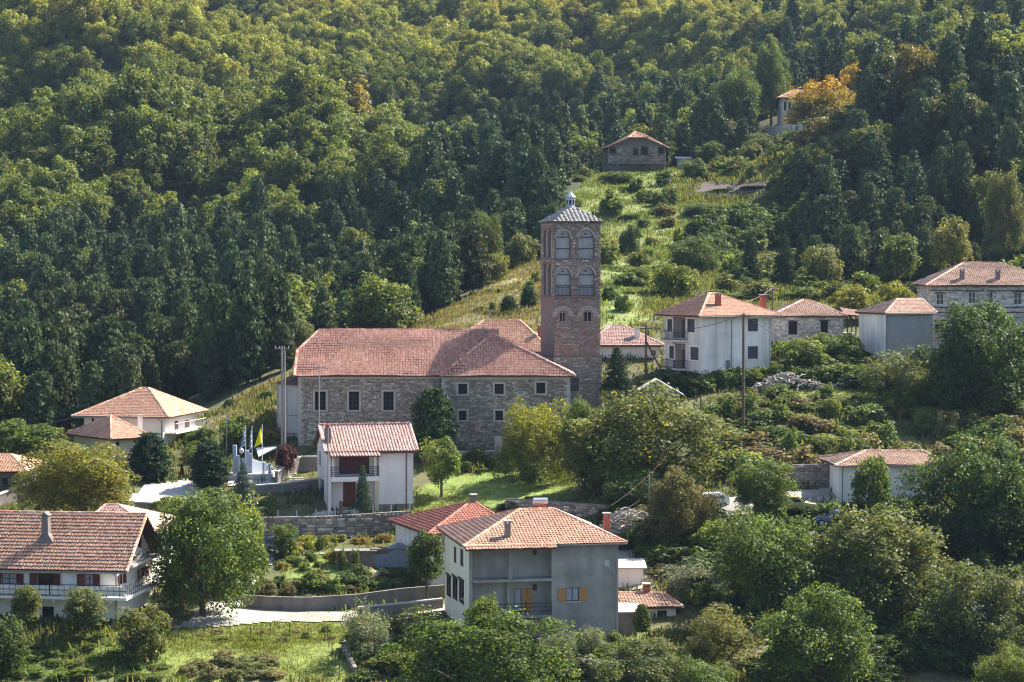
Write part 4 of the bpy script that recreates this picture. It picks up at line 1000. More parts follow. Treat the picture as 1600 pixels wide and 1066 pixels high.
# ---------------------------------------------------------------- simpler houses
def simple(name, label, fl, D, fr, rot, eave, base, ridge_y, wallm, rx, pal=TERRA, o=0.55, wins=(), lwins=(), rwins=(), dep=None, bl=None, br=None, frame='frame_dark', pane='glass', tw=0.25, wav=0.0, axis='x', stone=None, bars=(2, 1), sill=None, lintel=None, reveal=0.18, surround=None, row=0.34, cat='house'):
    h = House(name, label, cat, fl, D, fr, rot, eave, base, dep=dep, bl=bl, br=br)
    fo = [h.rect('front', *w_) for w_ in wins]; lo = [h.rect('left', *w_) for w_ in lwins]; ro = [h.rect('right', *w_) for w_ in rwins]
    wl = walls(h, wallm, {'front': fo, 'left': lo, 'right': ro}, reveal=reveal)
    for side, os_ in (('front', fo), ('left', lo), ('right', ro)):
        for o_ in os_: window(h, h.panel(side), o_, frame, pane, bars, None, sill, reveal - 0.06, lintel=lintel, surround=surround)
    if stone:
        for side, os_ in (('front', fo), ('left', lo), ('right', ro)):
            if side in stone[1]: stones(h.panel(side), h.panel(side)[3], -1.5, h.H - 0.05, os_, stone[0], wl, 0.21, 0.42, 0.06, band=stone[2] if len(stone) > 2 else None)
    zr = h.zat(0, ridge_y, h.W / 2, h.dep / 2)
    if axis == 'x':
        pp = ((0, h.dep / 2, 0), (1, 0, 0), (0, -1, 0), 1)
        a, b = (h.pix(pp, rx[0], ridge_y)[0], h.pix(pp, rx[1], ridge_y)[0])
    else: a, b = rx
    hip_roof(h, zr, pal, o, (a, b), axis, w=tw, row=row, wav=wav)
    return h
def chim(h, px, py_base, py_top, yl, w=0.5, m='chimney'):
    x, zb = h.pix(((0, yl, 0), (1, 0, 0), (0, -1, 0), 1), px, py_base); zt = h.pix(((0, yl, 0), (1, 0, 0), (0, -1, 0), 1), px, py_top)[1]
    chimney_full(h, x, yl, zb - 0.8, zt - 0.29, w, w, m)
hall = simple('parish_hall', 'low hall with orange tiled hip roof behind the church', 690, 261, 856, 0, 550, 600, 501, 'white_old', (757, 812), TERRA, dep=9)
chim(hall, 843, 530, 507, 2.2, 0.4, 'chimney_red')
h4 = simple('white_bungalow', 'white-walled house with orange hip roof just right of the tower', 918, 264, 1030, 0, 540, 592, 509, 'white', (955, 973), PINKTERRA, dep=9.5, wins=((1017, 547, 1025, 556),), frame='frame_white', tw=0.3, row=0.4)
chim(h4, 995, 536, 511, 1.6, 0.6, 'white')
stn = simple('stone_cottage', 'low rubble stone cottage with two dark windows and hip roof', 1209, 267, 1318, 0, 494, 552, 469, 'mortar_pale', (1255, 1262), OLDTERRA, dep=9, wins=((1232, 503, 1246, 523), (1282, 502, 1294, 522)), pane='dark', stone=(PALEST, ('front',)), lintel='frame_dark', wav=0.08, o=0.4)
# timber porch on its right
xw = stn.W
MB().box(xw + 0.003, xw + 1.6, 0.4, 4.0, stn.zat(0, 521, xw, 0) - 1.5, stn.zat(0, 521, xw, 0)).build('porch_base', 'mortar_pale', stn.root)
for x, y in ((xw + 0.5, 0.5), (xw + 1.5, 0.5), (xw + 1.5, 3.8)): MB().box(x - 0.07, x + 0.07, y - 0.07, y + 0.07, stn.zat(0, 521, xw, 0), stn.H + 0.05).build('porch_post', 'frame_dark', stn.root)
pl = [(xw + 0.1, -0.3, stn.H + 0.15), (xw + 2.0, -0.3, stn.H - 0.05), (xw + 2.0, 4.4, stn.H + 0.6), (xw + 0.1, 4.4, stn.H + 1.0)]
MB().add(pl + [(p[0], p[1], p[2] - 0.1) for p in pl], [(0, 1, 2, 3), (7, 6, 5, 4), (0, 4, 5, 1), (1, 5, 6, 2)]).build('porch_roof', 'roofbase', stn.root)
tiles([(xw + 0.1, -0.3, stn.H + 0.15), (xw + 2.0, -0.3, stn.H - 0.05), (xw + 2.0, 4.4, stn.H + 0.6), (xw + 0.1, 4.4, stn.H + 1.0)], OLDTERRA, stn.roofo)
blk = simple('grey_annexe', 'plain windowless grey and white block with small tiled roof', 1384, 259, 1457, 24, 490, 556, 468, 'blockgrey', (1402, 1440), OLDTERRA, bl=1342, o=0.35)
pl = blk.panel('left'); MB().add([P3(pl, 0, -3, 0.012), P3(pl, blk.dep, -3, 0.012), P3(pl, blk.dep, blk.H - .02, 0.012), P3(pl, 0, blk.H - .02, 0.012)], [(0, 1, 2, 3)]).build('rendered_side_wall', 'white_old', blk.root)
def timber(col, u, z):
    return col
big = simple('stone_mansion', 'big pale stone house with white-framed windows at the right edge', 1453, 269, 1660, -2, 446, 570, 411, 'mortar_pale', (1506, 1560), OLDTERRA, dep=11, o=0.6, wav=0.12,
             wins=((1463, 459, 1475, 476), (1513, 457, 1525, 474), (1539, 456, 1552, 476), (1584, 457, 1597, 476), (1461, 502, 1477, 520)), frame='frame_white', pane='glass', bars=(2, 2), stone=(PALEST, ('front', 'left')), lintel='frame_dark')
for zpy in (455, 481, 489): # timber lacing in the walls
    z = big.zat(0, zpy, big.W / 2, 0); MB().box(0, big.W, -0.075, -0.02, z, z + 0.1).build('timber_lacing', 'frame_dark', big.root)
chim(big, 1503, 441, 420, 1.0, 0.5); chim(big, 1559, 441, 420, 1.0, 0.5)
quoins(big, big.pix('front', 1537, 480)[0], 'front', -1, big.H - 0.2)
# left side
lw = simple('white_hip_house', 'white house with broad orange hip roof against the pine wood', 132, 243, 255, -12, 650, 705, 607, 'white_shade_tint', (222, 232), TERRA, br=306, o=1.0, wins=((143, 652, 147, 662),), rwins=((273, 657, 279, 672), (289, 656, 296, 671)), frame='shutter_red', pane='shutter_red')
zb = lw.zat(0, 676, lw.W, 0); MB().box(lw.W + 0.003, lw.W + 1.3, 0.5, lw.dep, zb - 0.18, zb).build('balcony_slab', 'white', lw.root)
railing(lw.root, [(lw.W + 1.2, 0.5, zb), (lw.W + 1.2, lw.dep, zb)], 0.9, 'frame_white', True, 0.25)
ls = simple('cream_cottage', 'small cream cottage with pyramid tile roof below the white house', 178, 230, 228, 38, 686, 730, 651, 'yellowish', (173, 174), TERRA, bl=116, o=0.6, wins=((181, 690, 187, 697),))
chim(ls, 219, 668, 648, 2.6, 0.35, 'white')
fl_ = simple('edge_bungalow', 'grey bungalow with orange roof at the left picture edge', -70, 214, 36, 0, 737, 768, 711, 'concrete', (-30, 17), TERRA, dep=8, o=0.5, wins=((3, 747, 12, 757),), bars=(1, 1))
bh = simple('pink_roof_house', 'house showing only its pinkish hip roof behind the shuttered house', 128, 196, 238, -6, 834, 880, 790, 'white', (165, 185), PINKTERRA, dep=10, o=0.7)
chim(bh, 225, 812, 800, 5.5, 0.45, 'chimney_red')
rr = simple('red_roof_house', 'house with dark red and pink tiled hip roof behind the grey house', 674, 199, 800, 20, 834, 878, 786, 'white_old', (735, 740), REDTERRA, bl=618, o=0.5, tw=0.28, row=0.4)
chim(rr, 740, 788, 772, rr.dep * 0.5, 0.45)
ld = simple('garden_lodge', 'low white lodge with old tiled roof at the foot of the grey house', 950, 191, 1056, 6, 949, 988, 927, 'pinkish', (960, 1036), OLDTERRA, dep=6.5, o=0.5, wins=((1027, 954, 1042, 968),), pane='dark', tw=0.27, row=0.38, wav=0.06)
chim(ld, 1010, 932, 911, 3.4, 0.55, 'chimney_red')
sh = simple('white_barn', 'long white-walled barn with wavy old tile roof among trees', 1311, 213, 1475, 3, 727, 772, 705, 'white', (1352, 1440), OLDTERRA, dep=7.5, o=0.5, wins=((1410, 741, 1428, 768),), pane='concrete_pale', frame='white_old', tw=0.27, wav=0.14)
# brown house on the hill, half hipped gable to the front
def build_brown():
    h = House('brown_stone_house', 'brown stone house with half-hipped orange roof alone on the hill', 'house', 950, 440, 1040, 4, 229, 270, bl=941)
    W, H, d = h.W, h.H, h.dep; d = h.dep = min(max(d, 8), 16)
    fo = [h.rect('front', *r_) for r_ in ((1003, 231, 1011, 241), (991, 234, 996, 241), (954, 232, 961, 239), (1030, 231, 1036, 240))]
    pan = h.panel('front'); mb = MB(); wall_panel(mb, pan, W, -4, H, [o for o in fo], 0.2)
    for s_ in ('left', 'right', 'back'): wall_panel(mb, h.panel(s_), h.panel(s_)[3], -4, H, [])
    zt = h.zat(0, 216, W / 2, 0); zr = h.zat(0, 208, W / 2, 2.0); xm = W / 2; hw = 1.7
    mb.add([(0, 0, H), (W, 0, H), (xm + hw, 0, zt), (xm - hw, 0, zt)], [(0, 1, 2, 3)])
    wl = mb.build('wall', 'brown_stone', h.root)
    stones(pan, W, -1.5, H, [(a - .25, b + .25, c - .2, e + .25) for a, b, c, e in fo], BROWNST, wl, 0.3, 0.55, 0.06)
    for o in fo: window(h, pan, o, 'iron', 'dark', (2, 1), depth=0.12, surround='frame_dark')
    o = 0.7; sl_ = (zt - H) / (xm - hw)
    A, B = (-o, -o, H - o * sl_), (W + o, -o, H - o * sl_); C, D_ = (W + o, d + o, H - o * sl_), (-o, d + o, H - o * sl_)
    T1, T2 = (xm - hw, -o, zt + 0.05), (xm + hw, -o, zt + 0.05); R1, R2 = (xm, 2.2, zr + 0.3), (xm, d + o, zr + 0.3)
    roof_from(h, [[D_, A, T1, R1, R2], [B, C, R2, R1, T2], [T1, T2, R1]], [(A, T1), (B, T2), (T1, R1), (T2, R1), (R1, R2)], TERRA, w=0.4, row=0.5)
    MB().box(-0.3, W + 0.3, -1.6, -0.05, h.zat(0, 256, W, 0) - 0.15, h.zat(0, 256, W, 0)).build('terrace_slab', 'concrete', h.root)
    return h
build_brown()
hh = simple('tall_hill_house', 'tall narrow stone house with orange roof behind the orange beech', 1221, 482, 1285, 0, 153, 200, 141, 'mortar_pale', (1240, 1262), TERRA, dep=8, o=0.8, wins=((1224.5, 159, 1229, 173), (1232, 159, 1237, 173), (1224.5, 184, 1229, 194), (1231, 184, 1236, 194)), tw=0.4, row=0.5, frame='frame_white', stone=(PALEST, ('front',)), bars=(1, 1), reveal=0.2)

# ---------------------------------------------------------------- gutters and rain pipes
def gutter(h, x0, x1, y, z, pipes, m='polegrey'):
    MB().tube([(x0, y, z), (x1, y, z)], 0.07, 6).build('gutter', m, h.root)
    for x, yw in pipes: MB().tube([(x, y, z - 0.03), (x, yw, z - 0.45), (x, yw, -2.0)], 0.05, 6).build('rain_pipe', m, h.root)
gutter(GH, GH.pix('front', 862, 900)[0] + 0.15, GH.W + 0.5, -0.6, GH.H - 0.06, [(GH.W - 0.15, -0.07)])
gutter(PH, -0.3, PH.W + 0.35, -0.42, PH.H - 0.16, [(PH.W - 0.7, -0.07)], 'shutter_red')
gutter(UH, -0.8, UH.W + 0.8, -0.97, UH.H - 0.08, [(UH.W * 0.42, -0.07), (UH.W - 0.12, -0.07)])
gutter(LH, -1.0, LH.W + 0.9, -0.83, LH.H - 0.1, [(LH.W - 0.1, -0.07)])
gutter(sh, -0.4, sh.W + 0.4, -0.57, sh.H - 0.06, [(0.3, -0.07)])
gutter(lw, -0.9, lw.W + 0.9, -1.06, lw.H - 0.06, [(lw.W - 0.15, -0.07)])
gutter(blk, -0.3, blk.W + 0.3, -0.42, blk.H - 0.06, [(0.12, -0.07)])
# hatch on the villa wall, meter box on the grey house and a lamp over its door
u, z = UH.pix('front', 1137, 570); MB().box(u - 0.25, u + 0.25, -0.05, -0.003, z - 0.5, z + 0.5).build('cellar_hatch', 'concrete', UH.root)
u, z = GH.pix('front', 948, 880); MB().box(u - 0.2, u + 0.2, -0.12, -0.003, z - 0.25, z + 0.25).build('meter_box', 'concrete_pale', GH.root)
# ---------------------------------------------------------------- plants
def unit(v): return v / (np.linalg.norm(v, axis=-1, keepdims=True) + 1e-9)
def leaf_cards(c, n, size, aspect, rg, droop=0.0):
    """leaf faces: centres c, normals n -> kite shaped quads"""
    N = len(c); t = unit(np.cross(n, rg.normal(size=(N, 3)))); b = np.cross(n, t)
    s = size[:, None]; fold = n * s * 0.12
    V = np.stack([c - t * s * 0.5, c + b * s * 0.5 * aspect + fold * rg.uniform(-1, 1, (N, 1)), c + t * s * 0.5, c - b * s * 0.5 * aspect - fold * rg.uniform(-1, 1, (N, 1))], 1)
    return V.reshape(-1, 3), np.arange(N * 4).reshape(-1, 4)
def leaf_cols(N, rg, var=0.28, hue=0.12):
    v = np.exp(rg.normal(0, var, N)); h_ = rg.normal(0, hue, N)
    return np.stack([v * (1 + h_), v, v * (1 - h_ * 0.5)], 1)
def broad_crown(seed, nclump=70, nleaf=8000, size=0.036, rc=0.17, shape='round', top_tint=None, aspect=0.62, var=0.28):
    """crown of diameter 1 and height 1 standing on z = 0, built of leaf clumps at the ends of its branches"""
    rg = np.random.default_rng(seed)
    d = unit(rg.normal(size=(nclump * 3, 3)))
    if shape == 'round': d = d[d[:, 2] > -0.75][:nclump]
    elif shape == 'dome': d = d[d[:, 2] > -0.35][:nclump]
    else: d = d[:nclump]
    lob = 1 + 0.22 * np.sin(d[:, 0] * 4 + seed) * np.cos(d[:, 1] * 5 + seed * 2) + rg.normal(0, 0.15, len(d))
    rad = rg.uniform(0.25, 0.46, len(d)) ** 0.6 * 0.62 * lob; rad = np.clip(rad, 0.1, 0.5)
    cc = d * rad[:, None]
    if shape == 'upright': cc[:, :2] *= (0.62 + 0.38 * np.clip(0.6 - cc[:, 2:3], 0, 1))
    rcs = rc * rg.uniform(0.55, 1.25, len(d))
    k = nleaf // len(d)
    ld = unit(rg.normal(size=(len(d), k, 3)) + np.array((0, 0, 0.35)))
    rr = rg.uniform(0.45, 1.08, (len(d), k, 1)) ** 0.7
    pos = cc[:, None] + ld * rr * rcs[:, None, None] * np.array((1, 1, 0.82)); nor = unit(ld + rg.normal(0, 0.55, ld.shape) + np.array((0, 0, 0.25)))
    pos = pos.reshape(-1, 3); nor = nor.reshape(-1, 3)
    clv = np.repeat(np.exp(rg.normal(0, 0.16, len(d))), k)
    N = len(pos); C = leaf_cols(N, rg, var) * clv[:, None]
    lo, hi = np.percentile(pos[:, 2], 0.5), np.percentile(pos[:, 2], 99.7); wdt = np.percentile(np.abs(pos[:, :2]), 99.2) * 2
    pos[:, 2] = (pos[:, 2] - lo) / (hi - lo); pos[:, :2] /= wdt
    if top_tint is not None:      # autumn colour of the top leaves; on forest beeches also painted sunlit tops
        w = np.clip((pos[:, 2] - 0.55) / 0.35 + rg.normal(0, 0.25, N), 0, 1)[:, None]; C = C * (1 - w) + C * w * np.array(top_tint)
    V, Q = leaf_cards(pos, nor, size * rg.uniform(0.6, 1.4, N), aspect, rg)
    return V, Q, np.repeat(C, 4, 0)
def cone_crown(seed, nwh=15, per=8, leaf=20, size=0.07, power=0.9, rmin=0.05, aspect=0.4, droop=0.25, wide=0.0):
    """conifer: whorls of boughs, needle sprays along every bough; diameter 1, height 1"""
    rg = np.random.default_rng(seed); P, Nn = [], []
    for i in range(nwh):
        f = (i + rg.uniform(-0.3, 0.3)) / nwh; f = min(max(f, 0.0), 0.985)
        rad = rmin + (0.5 - rmin) * (1 - f) ** power
        if wide: rad *= min(1.0, 0.45 + f * wide)
        k = max(3, int(per * (1 - 0.55 * f))); a0 = rg.uniform(0, 6.28)
        for j in range(k):
            a = a0 + 6.283 * j / k + rg.normal(0, 0.25); r = rad * rg.uniform(0.65, 1.12); n = max(3, int(leaf * r / 0.5 + 3))
            t = rg.uniform(0.15, 1.0, n) ** 0.65
            x = np.stack([np.cos(a) * r * t, np.sin(a) * r * t, f + 0.055 - droop * r * t * t * 0.5 + rg.normal(0, 0.013, n)], 1)
            x[:, :2] += rg.normal(0, 0.035, (n, 2)); P.append(x)
            nn = np.stack([np.cos(a) * 0.5 + rg.normal(0, 0.6, n), np.sin(a) * 0.5 + rg.normal(0, 0.6, n), 0.5 + rg.normal(0, 0.5, n)], 1); Nn.append(unit(nn))
    pos = np.concatenate(P); nor = np.concatenate(Nn); N = len(pos)
    pos[:, 2] = (pos[:, 2] - pos[:, 2].min()) / (pos[:, 2].max() - pos[:, 2].min())
    V, Q = leaf_cards(pos, nor, size * rg.uniform(0.7, 1.35, N), aspect, rg)
    return V, Q, np.repeat(leaf_cols(N, rg, 0.25, 0.06), 4, 0)
def with_trunk(VQC, r=0.02, depth=0.35, barkcol=(0.9, 0.75, 0.6)):
    """forest tree as one mesh: crown plus a slim trunk below it"""
    V, Q, C = VQC; vs = []; n = 5
    for z, rr in ((-depth, r * 1.3), (0.7, r * 0.5)):
        for k in range(n): t = 6.283 * k / n; vs.append((rr * math.cos(t), rr * math.sin(t), z))
    qs = [[k, (k + 1) % n, n + (k + 1) % n, n + k] for k in range(n)]
    return np.concatenate([V, vs]), np.concatenate([Q, np.array(qs) + len(V)]), np.concatenate([C, np.tile(barkcol, (len(vs), 1))])
ME = {}
for i in range(5): ME['L%d' % i] = fast_mesh('large_crown', *broad_crown(100 + i, 190, 28000, 0.028, 0.115), 'leaf')
for i in range(2): ME['D%d' % i] = fast_mesh('dome_crown', *broad_crown(140 + i, 190, 26000, 0.026, 0.10, 'dome', (1.45, 1.4, 0.7)), 'leaf')
ME['D2'] = fast_mesh('autumn_crown', *broad_crown(147, 190, 26000, 0.026, 0.10, 'dome', (2.1, 1.4, 0.5)), 'leaf')
for i in range(4): ME['M%d' % i] = fast_mesh('medium_crown', *broad_crown(200 + i, 75, 7500, 0.055, 0.155, 'upright' if i == 3 else 'round'), 'leaf')
for i in range(4): ME['S%d' % i] = fast_mesh('shrub_leaves', *broad_crown(300 + i, 30, 2000, 0.10, 0.2, 'dome' if i % 2 else 'round'), 'leaf')
for i in range(2): ME['O%d' % i] = fast_mesh('olive_leaves', *broad_crown(350 + i, 50, 6500, 0.05, 0.17, 'round', aspect=0.3), 'leaf')
for i in range(2): ME['C%d' % i] = fast_mesh('conifer_boughs', *cone_crown(400 + i, 26, 13, 46, 0.05, 0.8), 'needle')
ME['Y0'] = fast_mesh('bushy_conifer', *cone_crown(411, 26, 17, 60, 0.06, 0.55, 0.12, 0.5, 0.0, 2.2), 'needle')
ME['Y1'] = fast_mesh('bushy_conifer', *cone_crown(412, 26, 17, 60, 0.06, 0.5, 0.12, 0.5, 0.0, 1.8), 'needle')
# forest trees (crown and trunk in one mesh, too far off to tell apart)
FB = [fast_mesh('beech', *with_trunk(broad_crown(500 + i, 95, 8500, 0.05, 0.125, 'round', (1.36, 1.34, 0.9))), 'leaf') for i in range(6)]  # brighter crown tops put sunlight into the beech leaf colour
FP = [fast_mesh('pine', *with_trunk(cone_crown(600 + i, 22, 13, 50, 0.068, (0.5, 0.7, 0.45, 0.6, 0.8)[i], 0.06, 0.55, 0.02, (1.6, 2.2, 1.5, 1.9, 2.4)[i]), 0.025, 0.15), 'needle') for i in range(5)]

def trunk_mesh(h_c, w, h0, seed, r=None, limbs=6):
    """tapered trunk with limbs: crown from h0 up with height h_c and width w"""
    rg = np.random.default_rng(seed); mb = MB(); r = r or max(0.06, w * 0.03); top = h0 + h_c * 0.6
    bx, by = rg.normal(0, 0.05 * w, 2)
    pts = [(0, 0, -0.6), (0, 0, 0), (bx * 0.4, by * 0.4, h0 * 0.6), (bx, by, h0 + h_c * 0.15), (bx * 1.4, by * 1.2, top)]
    mb.tube(pts, [r * 1.5, r * 1.25, r, r * 0.8, r * 0.25], 7)
    for k in range(limbs):
        a = 6.283 * k / limbs + rg.uniform(-.4, .4); z0 = h0 * 0.75 + h_c * rg.uniform(0.02, 0.3); L = w * rg.uniform(0.26, 0.4)
        p = np.array((bx, by, z0)); d = np.array((math.cos(a), math.sin(a), 0))
        mb.tube([p, p + d * L * 0.5 + (0, 0, h_c * 0.15), p + d * L + (0, 0, h_c * rg.uniform(0.25, 0.45))], [r * 0.55, r * 0.38, r * 0.12], 5)
    return mb.mesh('trunk', 'bark')
nT = [0]
def tree(name, label, px, D, top, bot, wpx, mesh, col, cat='tree', group=None, base=None, trunk=True, dy=0.0, rz=None, squash=1.0):
    """a tree seen in picture column px at depth D with crown between the rows top and bot, wpx pixels wide"""
    nT[0] += 1; g = gxy(px, D); zt = at(px, top, D)[2]; zb = at(px, bot, D)[2]; w = wpx / ppm(D)
    zb = max(zb, g[2] - 0.3) if base is None else zb
    g0 = g[2] if g[2] < zb + 0.4 else zb - 0.2
    o = empty(name, (g[0], D, g0), rz if rz is not None else rng.uniform(0, 6.28), label, cat, group)
    hc = zt - zb; h0 = zb - g0
    if trunk: link(bpy.data.objects.new('trunk', trunk_mesh(hc, w, max(h0, 0.05), nT[0])), o)
    c = bpy.data.objects.new('crown', ME[mesh]); link(c, o)
    c.location = (0, 0, h0); c.scale = (w, w * squash, hc); tag(c, color=col)
    return o
def shrub(name, label, px, D, top, wpx, mesh, col, cat='shrub', group=None, bot=None):
    """shrub as one leafy mesh rooted in the ground"""
    g = gxy(px, D); zt = at(px, top, D)[2]; w = wpx / ppm(D)
    hgt = max(zt - g[2] + 0.1, 0.35)
    o = bpy.data.objects.new(name, ME[mesh]); link(o); o.location = (g[0], D, g[2] - 0.1); o.scale = (w, w, hgt); o.rotation_euler = (0, 0, rng.uniform(0, 6.28))
    return tag(o, label, cat, group, color=col)
# leaf colours
G_DARK = (0.052, 0.086, 0.024); G_MID = (0.084, 0.124, 0.03); G_LIT = (0.12, 0.16, 0.035); G_YEL = (0.165, 0.17, 0.038); G_OLV = (0.112, 0.128, 0.04)
G_BRN = (0.102, 0.098, 0.04); G_SIL = (0.155, 0.18, 0.12); N_DARK = (0.026, 0.048, 0.022); N_BLUE = (0.07, 0.105, 0.10); G_YEL2 = (0.24, 0.25, 0.04)

# ---- named trees and large shrubs near the houses
tree('walnut_tree', 'broad yellow-green walnut tree left of the white paved yard', 125, 208, 690, 800, 182, 'L0', G_YEL, squash=0.8, rz=0.3)
tree('leafy_tree', 'tall dense green tree beside the shuttered house and the lane', 318, 188, 772, 945, 172, 'L1', G_MID)
tree('leafy_tree', 'green tree behind the dense lane tree, its crown paler', 370, 196, 775, 900, 90, 'M0', G_LIT)
tree('small_tree', 'small bronze-green tree standing in the grass before the shuttered house', 222, 175, 950, 1036, 78, 'M1', G_OLV)
tree('pollard_tree', 'stubby pollard tree under the shuttered house balcony, left of pair', 42, 178, 915, 968, 46, 'M3', G_OLV)
tree('pollard_tree', 'spreading pollard tree in front of the shuttered house cellar window', 132, 178, 918, 972, 68, 'M3', (0.12, 0.14, 0.06))
tree('corner_bush_tree', 'dark bushy tree filling the bottom left corner', 8, 172, 965, 1062, 74, 'M2', (0.06, 0.09, 0.03))
tree('big_walnut', 'big glossy-leaved walnut filling the bottom centre before the grey house', 752, 167, 952, 1110, 262, 'L2', G_MID, squash=0.6, rz=0.0)
tree('walnut_shoot', 'tall leafy shoot rising from the bottom centre walnut', 757, 168, 930, 1010, 50, 'M3', G_LIT)
tree('olive_bush_tree', 'pale grey-green feathery tree left of the grey house', 572, 177, 938, 1035, 84, 'O0', G_SIL)
tree('silver_sapling', 'small silvery sapling against the grey wall, right one', 922, 176, 978, 1018, 46, 'O1', G_SIL)
tree('silver_sapling', 'silvery shrub at the grey wall beside the walnut', 872, 174, 976, 1040, 66, 'O0', (0.13, 0.15, 0.10))
tree('church_cypress', 'dark green conifer standing against the church wall', 676, 236, 606, 708, 86, 'Y0', (0.04, 0.075, 0.028))
tree('young_maple', 'young bright green tree on the church lawn', 690, 226, 684, 752, 66, 'M0', G_LIT)
tree('round_tree', 'round yellow-topped tree in front of the church wing', 843, 231, 628, 745, 126, 'D0', (0.15, 0.165, 0.034))
tree('large_linden', 'very large bronze-green tree right of the church', 1010, 223, 604, 775, 232, 'L3', G_OLV)
tree('linden_flank', 'green tree between the round yellow tree and the large bronze tree', 912, 226, 625, 745, 80, 'L4', G_MID)
tree('brown_willow', 'brownish drooping tree above the branch pile', 1062, 206, 735, 905, 112, 'L1', G_BRN)
tree('dark_tree', 'dark tree behind the branch pile and grey house roof', 985, 216, 735, 835, 100, 'L0', G_DARK)
tree('road_tree', 'dark green umbrella-shaped tree beside the parked white car', 1192, 208, 718, 792, 104, 'L2', G_MID)
tree('barn_tree', 'slim dark tree before the white barn wall', 1362, 207, 714, 790, 62, 'M1', G_MID)
tree('giant_walnut', 'huge dark walnut tree hiding the far end of the white barn', 1530, 203, 676, 880, 200, 'L3', G_DARK)
tree('giant_walnut', 'dark bushy walnut tree hiding the foot of the stone mansion', 1530, 243, 474, 650, 180, 'L4', G_DARK)
tree('mid_tree', 'grey-green tree left of the dark tree under the stone mansion', 1395, 246, 545, 640, 118, 'O1', (0.10, 0.12, 0.05))
tree('slope_walnut', 'dark green walnut in the lower right tree group, leftmost', 1205, 190, 800, 965, 180, 'L0', G_MID)
tree('slope_walnut', 'olive walnut with bronze top in the middle of the lower right group', 1375, 190, 795, 1000, 230, 'L1', G_OLV)
tree('slope_walnut', 'glossy green walnut at the bottom of the lower right group', 1275, 174, 920, 1090, 185, 'L4', G_MID)
tree('slope_walnut', 'dark walnut with pale tip at the right of the lower group', 1520, 182, 880, 1050, 160, 'L2', (0.08, 0.10, 0.04))
tree('corner_tree', 'yellow-green round tree in the bottom right corner', 1578, 168, 1008, 1100, 100, 'L3', (0.11, 0.14, 0.035))
tree('bramble_tree', 'yellowish bushy tree left of the glossy bottom walnut', 1130, 180, 944, 1040, 124, 'O1', (0.14, 0.145, 0.05))
tree('silver_willow', 'silver-grey willow bush beside the garden lodge', 1090, 195, 872, 945, 110, 'O0', (0.16, 0.18, 0.14))
tree('lime_shrub_tree', 'bright yellow-green young tree between the willow and dark walnut', 1118, 202, 812, 890, 70, 'M2', (0.14, 0.18, 0.03))
tree('bottom_tree', 'olive bushy tree at the bottom edge right of the walnut', 1000, 169, 1000, 1090, 150, 'L1', (0.10, 0.12, 0.045))
tree('bottom_tree', 'green bushy tree at the bottom edge between two walnuts', 1100, 168, 1030, 1110, 120, 'L0', G_MID)
tree('fig_tree', 'dark large-leaved fig tree left of the grey house', 668, 193, 830, 905, 70, 'M0', (0.07, 0.10, 0.03))
tree('garden_fruit_tree', 'small fruit tree in the terrace garden beside the parked dark car', 444, 206, 820, 865, 40, 'M1', G_MID)
tree('yard_cedar', 'dark bushy conifer in front of the cream cottage', 234, 228, 676, 752, 80, 'Y0', N_DARK)
tree('yard_cedar', 'dark rounded conifer on the right of the paved yard', 326, 226, 690, 764, 72, 'Y1', N_DARK)
tree('blue_spruce', 'blue-grey spruce beside the memorial terrace', 380, 219, 724, 800, 46, 'C0', N_BLUE)
tree('purple_plum', 'small purple-leaved plum tree at the church corner', 447, 229, 694, 738, 36, 'M2', (0.07, 0.025, 0.035))
tree('garden_spruce', 'small slender spruce in front of the pale house balcony', 567, 216, 727, 797, 32, 'C1', (0.05, 0.085, 0.05))
tree('tower_fir', 'dark fir tree at the foot of the bell tower', 964, 248, 543, 612, 58, 'C0', N_DARK)
tree('lodge_thuja', 'small conical green thuja in front of the garden lodge', 1003, 184, 944, 988, 34, 'Y1', (0.09, 0.12, 0.03), trunk=False)
tree('dwarf_cypress', 'tiny dark cypress on the paved yard', 284, 229, 724, 750, 13, 'C1', N_DARK, trunk=False)
tree('lawn_bush_tree', 'little green bush tree in front of the round yellow tree', 828, 227, 722, 755, 36, 'M1', G_MID)
tree('memorial_tree', 'leafy tree behind the memorial flags', 372, 238, 650, 716, 66, 'M0', G_MID)
tree('memorial_tree', 'yellow shrub tree between the flags and the church apse', 420, 241, 672, 704, 30, 'M2', (0.20, 0.17, 0.04))
tree('spur_pine', 'small bushy pine on the dry slope left of the church', 360, 262, 624, 668, 30, 'Y1', (0.05, 0.08, 0.03))
tree('spur_pine', 'small bushy pine beside the church apse', 418, 258, 612, 668, 34, 'Y0', (0.05, 0.08, 0.03))
tree('cottage_tree', 'green tree between the edge bungalow and cream cottage', 55, 232, 664, 716, 90, 'M2', G_MID)
tree('cottage_tree', 'pale green tree left of the cream cottage', 20, 240, 655, 705, 60, 'M1', (0.09, 0.13, 0.035))
tree('house_tree', 'leafy tree right of the white hip house', 316, 243, 668, 706, 50, 'M0', G_MID)
tree('villa_shrub_tree', 'bright bushy tree left of the annexe', 1258, 257, 530, 588, 90, 'M2', G_LIT)
tree('villa_shrub_tree', 'bushy green tree below the stone cottage', 1320, 259, 520, 580, 70, 'M0', G_MID)
tree('mansion_tree', 'dark tree in front of the stone mansion, upper one', 1545, 256, 478, 560, 90, 'L1', G_MID)
tree('yellow_ash', 'yellow-green tree behind the stone cottage roof', 1330, 282, 446, 500, 70, 'M2', (0.16, 0.17, 0.03))
tree('yellow_ash', 'yellow-green tree behind the grey annexe roof', 1400, 282, 440, 495, 60, 'M0', (0.15, 0.165, 0.035))

